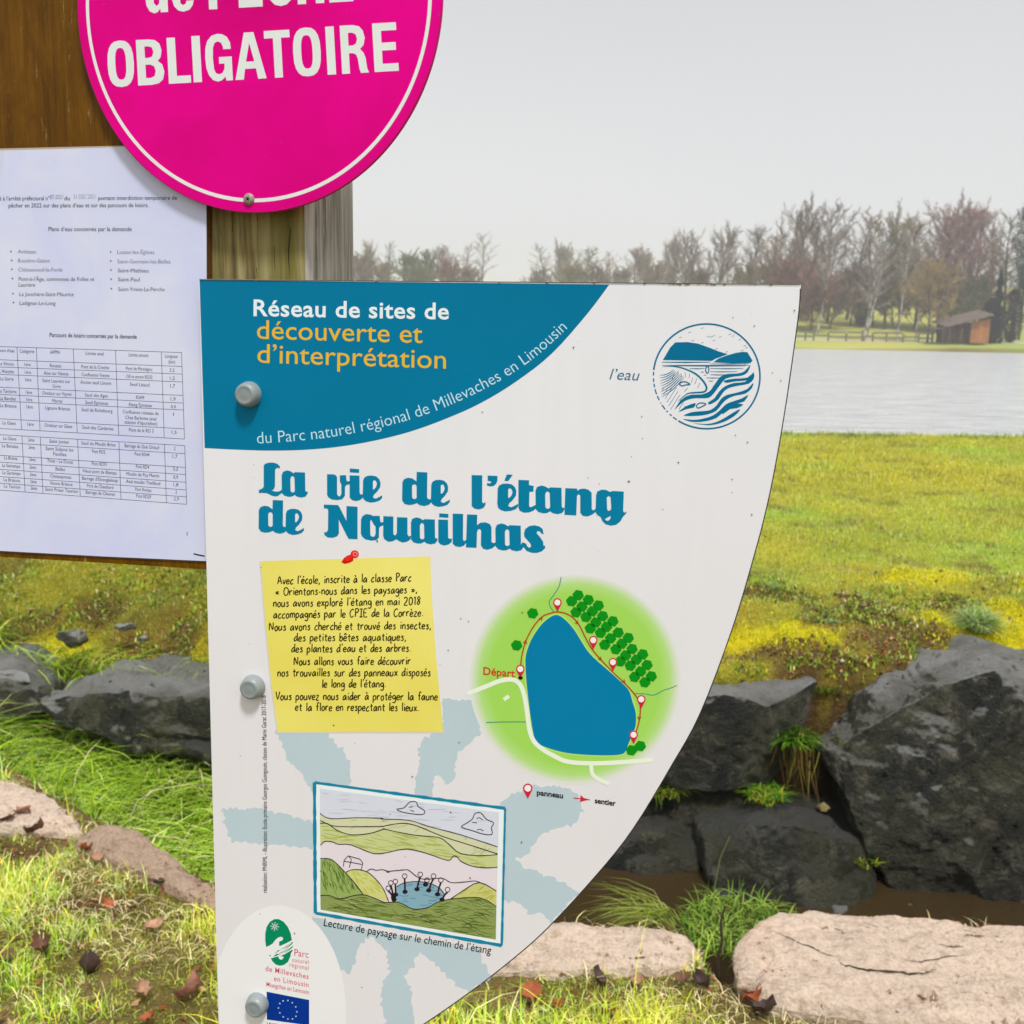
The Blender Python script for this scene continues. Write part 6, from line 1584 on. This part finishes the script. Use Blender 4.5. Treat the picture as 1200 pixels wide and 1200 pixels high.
# ================================================================ trees beyond the pond
def tree_template(seed, kind):
    """unit: 1 = tree height. returns trunk (tubes) and crown (fine twigs) meshes"""
    R = random.Random(seed)
    tv, tf = [], []; cv, cf = [], []
    def seg_tube(p0, p1, r0, r1, ns):
        b = len(tv); d = (p1 - p0)
        if d.length < 1e-6: return
        d.normalize(); s1 = d.orthogonal().normalized(); s2 = d.cross(s1)
        for p_, r_ in ((p0, r0), (p1, r1)):
            for k in range(ns): tv.append(p_ + s1 * r_ * math.cos(6.283 * k / ns) + s2 * r_ * math.sin(6.283 * k / ns))
        for k in range(ns):
            k2 = (k + 1) % ns; tf.append((b + k, b + k2, b + ns + k2, b + ns + k))
    K = dict(broad=dict(clear=.16, n=22, ang=(.35, 1.2), rel=.42, lv=3, tw=16, up=.35, w=.0013, r=.017),
             tall=dict(clear=.22, n=20, ang=(.3, .9), rel=.27, lv=3, tw=9, up=.45, w=.0011, r=.012),
             sparse=dict(clear=.30, n=18, ang=(.35, 1.0), rel=.2, lv=2, tw=16, up=.4, w=.0010, r=.011),
             bush=dict(clear=.03, n=22, ang=(.3, 1.1), rel=.55, lv=3, tw=18, up=.5, w=.0034, r=.012))[kind]
    def twigs(p0_, p1_, d, L, n):
        for k in range(n):
            p_ = p0_.lerp(p1_, R.random()); dd = (d + Vector((R.gauss(0, .7), R.gauss(0, .7), R.gauss(.2, .45)))).normalized()
            l = L * R.uniform(.4, 1.1); s = dd.orthogonal().normalized()
            s = (s * math.cos(R.uniform(0, 3.14)) + dd.cross(s) * math.sin(R.uniform(0, 3.14))) * K['w'] * R.uniform(.7, 1.6)
            q = p_ + dd * l; m = p_ + dd * l * .5 + Vector((R.gauss(0, .03), R.gauss(0, .03), .02)) * l
            b = len(cv); cv.extend([p_ - s, p_ + s, m + s * .7, m - s * .7, q]); cf.append((b, b + 1, b + 2, b + 3)); cf.append((b + 3, b + 2, b + 4))
    def branch(p_, d, L, r_, lv):
        n = 3 if lv > 1 else 2
        q = p_
        for i in range(n):
            d = (d + Vector((R.gauss(0, .13), R.gauss(0, .13), .09 + R.gauss(0, .08)))).normalized()
            q2 = q + d * L / n
            seg_tube(q, q2, r_ * (1 - .6 * i / n), r_ * (1 - .6 * (i + 1) / n), 3 if lv < 3 else 4)
            if lv > 0:
                for k in range(2 if lv > 1 else 1):
                    dd = (d + Vector((R.gauss(0, .6), R.gauss(0, .6), R.gauss(.15, .35)))).normalized()
                    branch(q2, dd, L * R.uniform(.42, .62), r_ * .5, lv - 1)
            twigs(q, q2, d, L * .6 if lv < 2 else L * .22, K['tw'] // (1 if lv < 2 else 3))
            q = q2
    p_ = Vector((0, 0, -.02)); d = Vector((R.gauss(0, .03), R.gauss(0, .03), 1)).normalized(); N_ = 9; pts = [p_]
    top = .93
    for i in range(N_):
        d = (d + Vector((R.gauss(0, .05), R.gauss(0, .05), .05))).normalized(); pts.append(pts[-1] + d * (top + .02) / N_)
    for i in range(N_):
        seg_tube(pts[i], pts[i + 1], K['r'] * (1 - i / N_) ** .8 + .0015, K['r'] * (1 - (i + 1) / N_) ** .8 + .0015, 6)
    for k in range(K['n']):
        h = K['clear'] + (top - K['clear']) * (k + R.random()) / K['n']
        i = min(N_ - 1, int(h / top * N_)); q = pts[i].lerp(pts[i + 1], h / top * N_ - i)
        a_ = k * 2.4 + R.uniform(-.4, .4); t_ = R.uniform(*K['ang'])
        L = K['rel'] * (1 - ((h - K['clear']) / (1.02 - K['clear'])) ** 1.6 * .75) * R.uniform(.75, 1.15)
        dd = Vector((math.cos(a_) * math.sin(t_), math.sin(a_) * math.sin(t_), math.cos(t_)))
        branch(q, dd, L, K['r'] * .42 * (1 - h * .6), K['lv'] - 1)
    twigs(pts[-2], pts[-1], Vector((0, 0, 1)), .09, 30)
    me1 = bpy.data.meshes.new('trunk'); me1.from_pydata([tuple(v_) for v_ in tv], [], tf)
    me2 = bpy.data.meshes.new('crown'); me2.from_pydata([tuple(v_) for v_ in cv], [], cf)
    return me1, me2
def bark(name, stops, sc=30):
    t = NT(name); v = t.coord('Object', (1, 1, .35)); t.base(t.ramp(t.noise(v, sc, 4), stops)); t.set(Roughness=.9); t.b.inputs['Specular IOR Level'].default_value = .1; return t.m
M_bark = bark('bark_brown', [(.35, (.06, .048, .036, 1)), (.65, (.13, .11, .085, 1))])
M_birch = bark('bark_birch', [(.42, (.10, .09, .08, 1)), (.5, (.50, .47, .43, 1))])
CR = {k: plain('twigs_' + k, c, .9, .1, .25, 3) for k, c in dict(mauve=(.29, .17, .145, 1), olive=(.27, .22, .12, 1), brown=(.24, .175, .125, 1), amber=(.36, .26, .09, 1), grey=(.28, .235, .20, 1), green=(.17, .185, .075, 1), red=(.25, .13, .095, 1)).items()}
TPL = {}
for kd, sds in dict(broad=(1, 2, 3), tall=(4, 5, 6), sparse=(7, 8), bush=(9, 10)).items():
    TPL[kd] = [tree_template(s_, kd) for s_ in sds]
tri_n = {k: sum(len(m_[1].polygons) for m_ in v) // len(v) for k, v in TPL.items()}
print('twig faces', tri_n)
_var = {}
def far_z(x, y): return float(height(np.array([x]), np.array([y]))[0])
tcount = [0]
def tree(px, topy, Y, kind, crown, wide, label, group=None, barkm=None, name='bare_tree', cat='tree', lean=0.0):
    p_ = at_depth(px, 395, Y); z0 = far_z(p_.x, Y)
    top = at_depth(px, topy, Y).z; H = top - z0
    i = tcount[0]; tcount[0] += 1
    me1, me2 = TPL[kind][i % len(TPL[kind])]
    key1 = (me1.name, (barkm or M_bark).name); key2 = (me2.name, crown)
    if key1 not in _var:
        m_ = me1.copy(); m_.materials.clear(); m_.materials.append(barkm or M_bark); _var[key1] = m_
    if key2 not in _var:
        m_ = me2.copy(); m_.materials.clear(); m_.materials.append(CR[crown]); _var[key2] = m_
    r = empty(name, (p_.x, Y, z0), (i * 1.7) % 6.28, label=label, cat=cat, group=group)
    r.scale = (H * wide, H * wide, H)
    r.rotation_euler = (0, math.radians(lean), (i * 1.7) % 6.28 if not lean else 0)
    for nm, k_ in (('trunk', key1), ('crown', key2)):
        o = bpy.data.objects.new(nm, _var[k_]); C.objects.link(o); o.parent = r
    return r
# right of the panel, from left to right: (px, top px, depth, kind, crown colour, width factor, label, bark)
T = [
 (800, 282, 150, 'broad', 'grey', .9, 'grey-brown bare tree whose top shows above the round emblem'), (838, 276, 155, 'broad', 'brown', .8, 'bare tree above the panel edge directly right of the emblem tree'),
 (875, 268, 150, 'tall', 'grey', 1.1, 'thin bare tree between two denser crowns above the panel'), (898, 276, 160, 'tall', 'mauve', 1.3, 'mauve-tinted bare tree close to the panel’s upper right corner'),
 (925, 254, 135, 'broad', 'brown', .75, 'brown bare tree rising right above the panel corner'), (945, 262, 140, 'tall', 'brown', 1.2, 'narrow brown bare tree just right of the panel corner'),
 (968, 244, 135, 'tall', 'grey', 1.2, 'tall pale bare tree standing above the dark brown thicket'), (990, 240, 140, 'sparse', 'mauve', 1.4, 'very thin bare tree with an open top in the middle of the row'),
 (1015, 258, 135, 'sparse', 'grey', 1.4, 'spindly bare tree behind the leaning birch'), (1035, 262, 128, 'tall', 'olive', 1.3, 'olive-brown bare tree behind the double birch'),
 (1052, 262, 128, 'broad', 'olive', .62, 'olive bare tree behind the straight white birch'), (1072, 258, 132, 'tall', 'olive', 1.3, 'olive bare tree just left of the mauve crown'),
 (1098, 258, 126, 'broad', 'mauve', .78, 'big rounded mauve-brown crown left of centre above the hut'), (1128, 252, 126, 'broad', 'mauve', .72, 'big rounded mauve crown right above the hut'),
 (1140, 245, 140, 'tall', 'mauve', 1.2, 'tall wispy tree poking out over the mauve crowns'), (1158, 256, 128, 'sparse', 'grey', 1.2, 'slender bare tree left of the dark evergreen'),
 (1172, 246, 122, 'sparse', 'brown', 1.1, 'dark slender tree behind the dark evergreen'), (1184, 240, 124, 'sparse', 'green', 1.2, 'dark slender tree with greenish twigs right of the evergreen'),
 (1215, 240, 140, 'broad', 'green', .7, 'greenish bare tree cut by the right edge of the picture'), (1250, 250, 145, 'broad', 'brown', .7, 'brown bare tree outside the right edge'),
]
for a_ in T: tree(*a_, group='bare trees beyond the pond')
tree(1087, 312, 112, 'broad', 'amber', .95, 'amber-twigged willow in front of the mauve crowns left of the hut', group='bare trees beyond the pond')
for px, ty, Yd, lb, ln in [(1012, 282, 113, 'left stem of the double white-barked birch', 0), (1015, 290, 113.4, 'right leaning stem of the double white-barked birch', 9), (1051, 262, 113, 'straight white-barked birch in the middle of the row', 1.5), (1073, 300, 113, 'pale birch with crooked stem beside the amber willow', 3), (957, 268, 122, 'slim birch at the edge of the brown thicket', 0)]:
    tree(px, ty, Yd, 'sparse', 'grey', .9, lb, 'birches beyond the pond', M_birch, 'birch_tree', 'birch', ln)
# low thickets between the trunks
B_ = [(815, 322, 150, 'brown', 'brown thicket low behind the panel above the emblem'), (870, 318, 150, 'olive', 'olive thicket low behind the panel right of the emblem'),
 (905, 316, 140, 'brown', 'brown thicket just left of the panel corner'), (930, 318, 128, 'red', 'reddish-brown thicket at the panel corner'), (950, 328, 124, 'red', 'reddish-brown bush right beside the panel corner'), (972, 332, 128, 'brown', 'brown bush right of the reddish one'),
 (995, 322, 132, 'brown', 'brown bush behind the double birch'), (1022, 322, 132, 'olive', 'olive bush between the birches'), (1045, 318, 132, 'olive', 'olive bush behind the straight birch'), (1070, 318, 128, 'olive', 'olive bush beneath the mauve crown'),
 (1100, 326, 124, 'brown', 'brown bush behind the amber willow'), (1125, 336, 124, 'green', 'green-tinted bush directly above the hut roof'), (1143, 330, 128, 'brown', 'brown bush above the right end of the hut'), (1205, 330, 150, 'green', 'green-tinted bush on the slope at the right edge'), (985, 345, 150, 'brown', 'far brown bush seen between the trunks'), (1055, 340, 150, 'brown', 'far brown bush behind the olive ones')]
for px, ty, Yd, cl, lb in B_: tree(px, ty, Yd, 'bush', cl, 1.15, lb, 'thickets beyond the pond', None, 'thicket', 'thicket')
# faint trees in the mist left of the panel's corner
F = [(432, 290, 190, 'broad', 'olive', .6, 'dark bushy tree first right of the timber post'), (455, 282, 200, 'sparse', 'brown', 1.2, 'thin misty tree second right of the timber post'), (478, 304, 195, 'bush', 'green', .9, 'greenish low crown third right of the post above the blue header'),
 (500, 302, 200, 'bush', 'green', .8, 'greenish low crown left of the reddish tree'), (517, 288, 200, 'tall', 'red', 1.5, 'reddish misty tree above the word sites'), (541, 284, 215, 'sparse', 'mauve', 1.3, 'faint mauve tree above the letters of the header'), (565, 272, 240, 'sparse', 'grey', 1.4, 'faintest tall thin tree over the blue header'),
 (640, 284, 225, 'sparse', 'brown', 1.5, 'thin misty tree first left of the dark bushy pair'), (658, 296, 225, 'bush', 'grey', .7, 'pale low crown beside the thin misty tree'), (684, 292, 205, 'tall', 'olive', 1.7, 'dark bushy misty tree near the end of the blue header'), (712, 294, 230, 'sparse', 'mauve', 1.5, 'faint open tree right above the header tip'),
 (740, 292, 225, 'tall', 'mauve', 1.6, 'rounded faint mauve tree right of the header tip'), (752, 302, 225, 'bush', 'grey', .7, 'pale low crown below the faint mauve tree'), (785, 290, 170, 'broad', 'grey', .6, 'grey bare tree at the left end of the right hand wood')]
for px_, ty_, cl_, lb_ in [(424, 306, 'brown', 'low brown brush touching the timber post'), (447, 314, 'olive', 'low olive brush between the first two misty trees'), (492, 316, 'green', 'low green brush under the greenish crowns'), (528, 312, 'red', 'low reddish brush above the word sites'), (550, 318, 'brown', 'low brown brush under the faint mauve tree'), (630, 320, 'grey', 'pale brush at the foot of the thin misty tree'), (668, 316, 'olive', 'olive brush left of the dark bushy pair'), (698, 316, 'brown', 'brown brush right of the dark bushy pair'), (728, 320, 'grey', 'pale brush above the header tip'), (768, 314, 'brown', 'brown brush at the left foot of the right hand wood')]:
    F.append((px_, ty_, 190, 'bush', cl_, 1.2, lb_))
for px, ty, Yd, kd, cl, w_, lb in F: tree(px, ty, Yd, kd, cl, w_, lb, 'faint trees in the mist')

# evergreens
def evergreen(px, topy, Y, wpx, label, name, shape, col, nleaf=5000, seed=1, cat='evergreen', trunkh=0.0):
    R = np.random.default_rng(seed)
    p_ = at_depth(px, 395, Y); z0 = far_z(p_.x, Y); H = at_depth(px, topy, Y).z - z0; rad = wpx / 2 / FPX * Y
    r = empty(name, (p_.x, Y, z0), label=label, cat=cat)
    t_ = R.uniform(0, 1, nleaf)
    if shape == 'cone': rr = rad * (1 - t_) ** .6 * (.75 + .35 * np.sin(t_ * 31 + R.uniform(0, 1)))
    else: rr = rad * np.sqrt(np.clip(1 - ((t_ - .5) * 2) ** 2, 0, 1)) * (.7 + .35 * R.uniform(0, 1, nleaf))
    a_ = R.uniform(0, 6.283, nleaf); rho = rr * R.uniform(.35, 1, nleaf) ** .5 * (1 + .2 * np.sin(a_ * 3 + t_ * 9))
    base = np.stack([rho * np.cos(a_), rho * np.sin(a_), H * (trunkh + (1 - trunkh) * t_)], 1)
    cl = np.array(col) * R.uniform(.6, 1.4, (nleaf, 1))
    o = blades('crown', base, R.uniform(.12, .35, nleaf), R.uniform(.06, .14, nleaf), R.uniform(.4, 1.2, nleaf), a_, cl, segs=2)
    o.parent = r
    me = mesh_obj('trunk', *tube([(0, 0, -.1), (.02, 0, H * .5), (0, 0, H * .95)], .16, .04), M_bark, r, world_coords=False)
    return r
evergreen(1166, 318, 112, 17, 'dark green conical evergreen right behind the hut', 'conifer', 'cone', (.012, .028, .016), 5000, 3)
evergreen(1160, 350, 111, 26, 'dark round evergreen bush beside the hut wall', 'evergreen_bush', 'round', (.016, .022, .018), 5000, 4, 'evergreen bush')
evergreen(1184, 340, 114, 26, 'blackish evergreen bush right of the conical one', 'evergreen_bush', 'round', (.014, .02, .018), 5000, 5, 'evergreen bush')
evergreen(1194, 228, 118, 34, 'tall dark pine cut by the right edge of the picture', 'pine_tree', 'round', (.03, .045, .022), 6000, 6, 'pine', .35)
evergreen(1008, 352, 132, 22, 'dark holly-like bush low behind the double birch', 'evergreen_bush', 'round', (.02, .026, .02), 3000, 7, 'evergreen bush')

# ---------------------------------------------------------------- hut
def box(name, x0, x1, y0, y1, z0, z1, mat, parent, **kw):
    vs_ = [(x, y, z) for z in (z0, z1) for x, y in ((x0, y0), (x1, y0), (x1, y1), (x0, y1))]
    fs = [(3, 2, 1, 0), (4, 5, 6, 7), (0, 1, 5, 4), (1, 2, 6, 5), (2, 3, 7, 6), (3, 0, 4, 7)]
    return mesh_obj(name, vs_, fs, mat, parent, world_coords=False, **kw)
YH = 108.5
pL, pM, pR = at_depth(1110, 401, YH), at_depth(1136.7, 401, YH), at_depth(1158, 401, YH)
zb_ = at_depth(1136, 402, YH).z; hut = empty('wooden_hut', (pM.x, YH, zb_), label='small orange-brown wooden hut with a lean-to roof on the far shore', cat='hut')
M_plank = bark('planks_orange', [(.35, (.30, .115, .028, 1)), (.65, (.42, .18, .05, 1))], 6)
M_plankd = bark('planks_dark', [(.35, (.085, .045, .025, 1)), (.65, (.15, .085, .05, 1))], 6)
M_roof = bark('roof_brown', [(.35, (.10, .075, .06, 1)), (.65, (.17, .135, .11, 1))], 3)
w_ = pR.x - pM.x; wl_ = pM.x - pL.x
hz = lambda px, py: at_depth(px, py, YH).z - zb_
zr, zm = hz(1159, 373.5), hz(1137, 378)
npl = 9
for i in range(npl):
    x0 = w_ * i / npl; z1 = zm + (zr - zm) * (i + .5) / npl
    box('plank', x0 + .015, x0 + w_ / npl - .015, 0, .05 + .02 * (i % 2), 0, z1, M_plank if i not in (4, 5) else bpy.data.materials.get('planks_door') or bark('planks_door', [(.35, (.36, .15, .035, 1)), (.65, (.5, .22, .06, 1))], 6), hut)
box('wall', 0.0, w_, .08, .14, 0, zm, M_plankd, hut)
mesh_obj('side_wall', [(w_, 0.1, 0), (w_, 3, 0), (w_, 3, zr), (w_, 0.1, zr), (w_ + .05, 0.1, 0), (w_ + .05, 3, 0), (w_ + .05, 3, zr), (w_ + .05, 0.1, zr)], [(0, 1, 2, 3), (7, 6, 5, 4), (0, 3, 7, 4), (1, 5, 6, 2), (3, 2, 6, 7)], M_plank, hut, world_coords=False)
box('back_wall', -wl_, w_, 2.9, 3.0, 0, zm * .95, M_plankd, hut)
box('side_wall', -.06, 0, .02, 3, 0, zm, M_plankd, hut)
for i in range(5):
    x0 = -wl_ + wl_ * i / 5; box('plank', x0 + .02, x0 + wl_ / 5 - .02, 1.2, 1.26, 0, zm * .7, M_plankd, hut)
for xx in (-wl_ + .05, -wl_ * .45): box('roof_post', xx - .06, xx + .06, -.3, -.18, 0, hz(1118, 381), M_plankd, hut)
ra = at_depth(1106, 382.5, YH); rb = at_depth(1162.5, 368.5, YH)
xa, za, xb, zb2 = ra.x - pM.x, ra.z - zb_, rb.x - pM.x, rb.z - zb_
nr = 8
for i in range(nr):
    t0, t1 = i / nr, (i + .94) / nr
    X0, X1, Z0, Z1 = xa + (xb - xa) * t0, xa + (xb - xa) * t1, za + (zb2 - za) * t0, za + (zb2 - za) * t1
    vs_ = [(X0, -.6, Z0 - .12), (X1, -.6, Z1 - .12), (X1, 3.3, Z1 + .45), (X0, 3.3, Z0 + .45), (X0, -.6, Z0), (X1, -.6, Z1), (X1, 3.3, Z1 + .57), (X0, 3.3, Z0 + .57)]
    mesh_obj('roof_sheet', vs_, [(3, 2, 1, 0), (4, 5, 6, 7), (0, 1, 5, 4), (1, 2, 6, 5), (2, 3, 7, 6), (3, 0, 4, 7)], M_roof, hut, world_coords=False)
aw = at_depth(1091, 383, YH).x - pM.x
box('awning', aw, xa, -.4, 1.6, za - .28, za - .14, M_roof, hut)
for xx in (aw + .1, aw + 1.2): box('roof_post', xx - .05, xx + .05, -.3, -.2, 0, za - .29, M_plankd, hut)

# ---------------------------------------------------------------- fence along the track
YF = 111.5
fx0, fx1 = at_depth(905, 395, YF).x, at_depth(1093, 395, YF).x
M_fence = bark('fence_grey', [(.35, (.12, .10, .08, 1)), (.65, (.2, .17, .14, 1))], 6)
fence = empty('wooden_fence', (fx0, YF, far_z(fx0, YF)), label='low dark post and rail fence along the track left of the hut', cat='fence')
nP = 12
for i in range(nP):
    x = (fx1 - fx0) * (i + random.Random(i).uniform(-.3, .3) * (0 < i < nP - 1)) / (nP - 1); z = far_z(fx0 + x, YF) - far_z(fx0, YF)
    box('post', x - .08, x + .08, -.08, .08, z - .2, z + random.Random(i + 9).uniform(.8, 1.2), M_fence, fence)
    if i:
        xp = prev_x
        for hz_ in ((.55,) if i % 3 == 1 else (.45, .95)): box('rail', xp + .1, x - .1, -.05, .05, z + hz_ - .09, z + hz_ + .09, M_fence, fence)
    prev_x = x
# far wooded ridge in the mist
xs = np.linspace(-285, 285, 120)
ridge_v = []; ridge_f = []
for i, x in enumerate(xs):
    top_ = 10 + 4 * float(fbm(np.array([x]), np.array([0.]), .02, 4, 91)[0]) 
    ridge_v += [(x, 330, -2), (x, 345, top_ * .8), (x, 380, top_)]
    if i:
        a0 = (i - 1) * 3; b0_ = i * 3
        ridge_f += [(a0, b0_, b0_ + 1, a0 + 1), (a0 + 1, b0_ + 1, b0_ + 2, a0 + 2)]
o = mesh_obj('far_hills', ridge_v, ridge_f, bark('far_wood', [(.4, (.07, .075, .05, 1)), (.6, (.12, .11, .07, 1))], .3), None, smooth=True); o['kind'] = 'structure'

# ================================================================ mist
hv = [(x, y, z) for z in (-2.2, 26.0) for x, y in ((-300, -45), (300, -45), (300, 640), (-300, 640))]
t = bpy.data.materials.new('mist'); t.use_nodes = True; nn_ = t.node_tree.nodes; nn_.clear()
mo_ = nn_.new('ShaderNodeOutputMaterial'); pv = nn_.new('ShaderNodeVolumePrincipled')
pv.inputs['Color'].default_value = (.95, .955, .985, 1); pv.inputs['Density'].default_value = 0.0012; pv.inputs['Anisotropy'].default_value = 0.2
t.node_tree.links.new(pv.outputs[0], mo_.inputs['Volume'])
hz_o = mesh_obj('haze', hv, [(3, 2, 1, 0), (4, 5, 6, 7), (0, 1, 5, 4), (1, 2, 6, 5), (2, 3, 7, 6), (3, 0, 4, 7)], t); hz_o['kind'] = 'stuff'
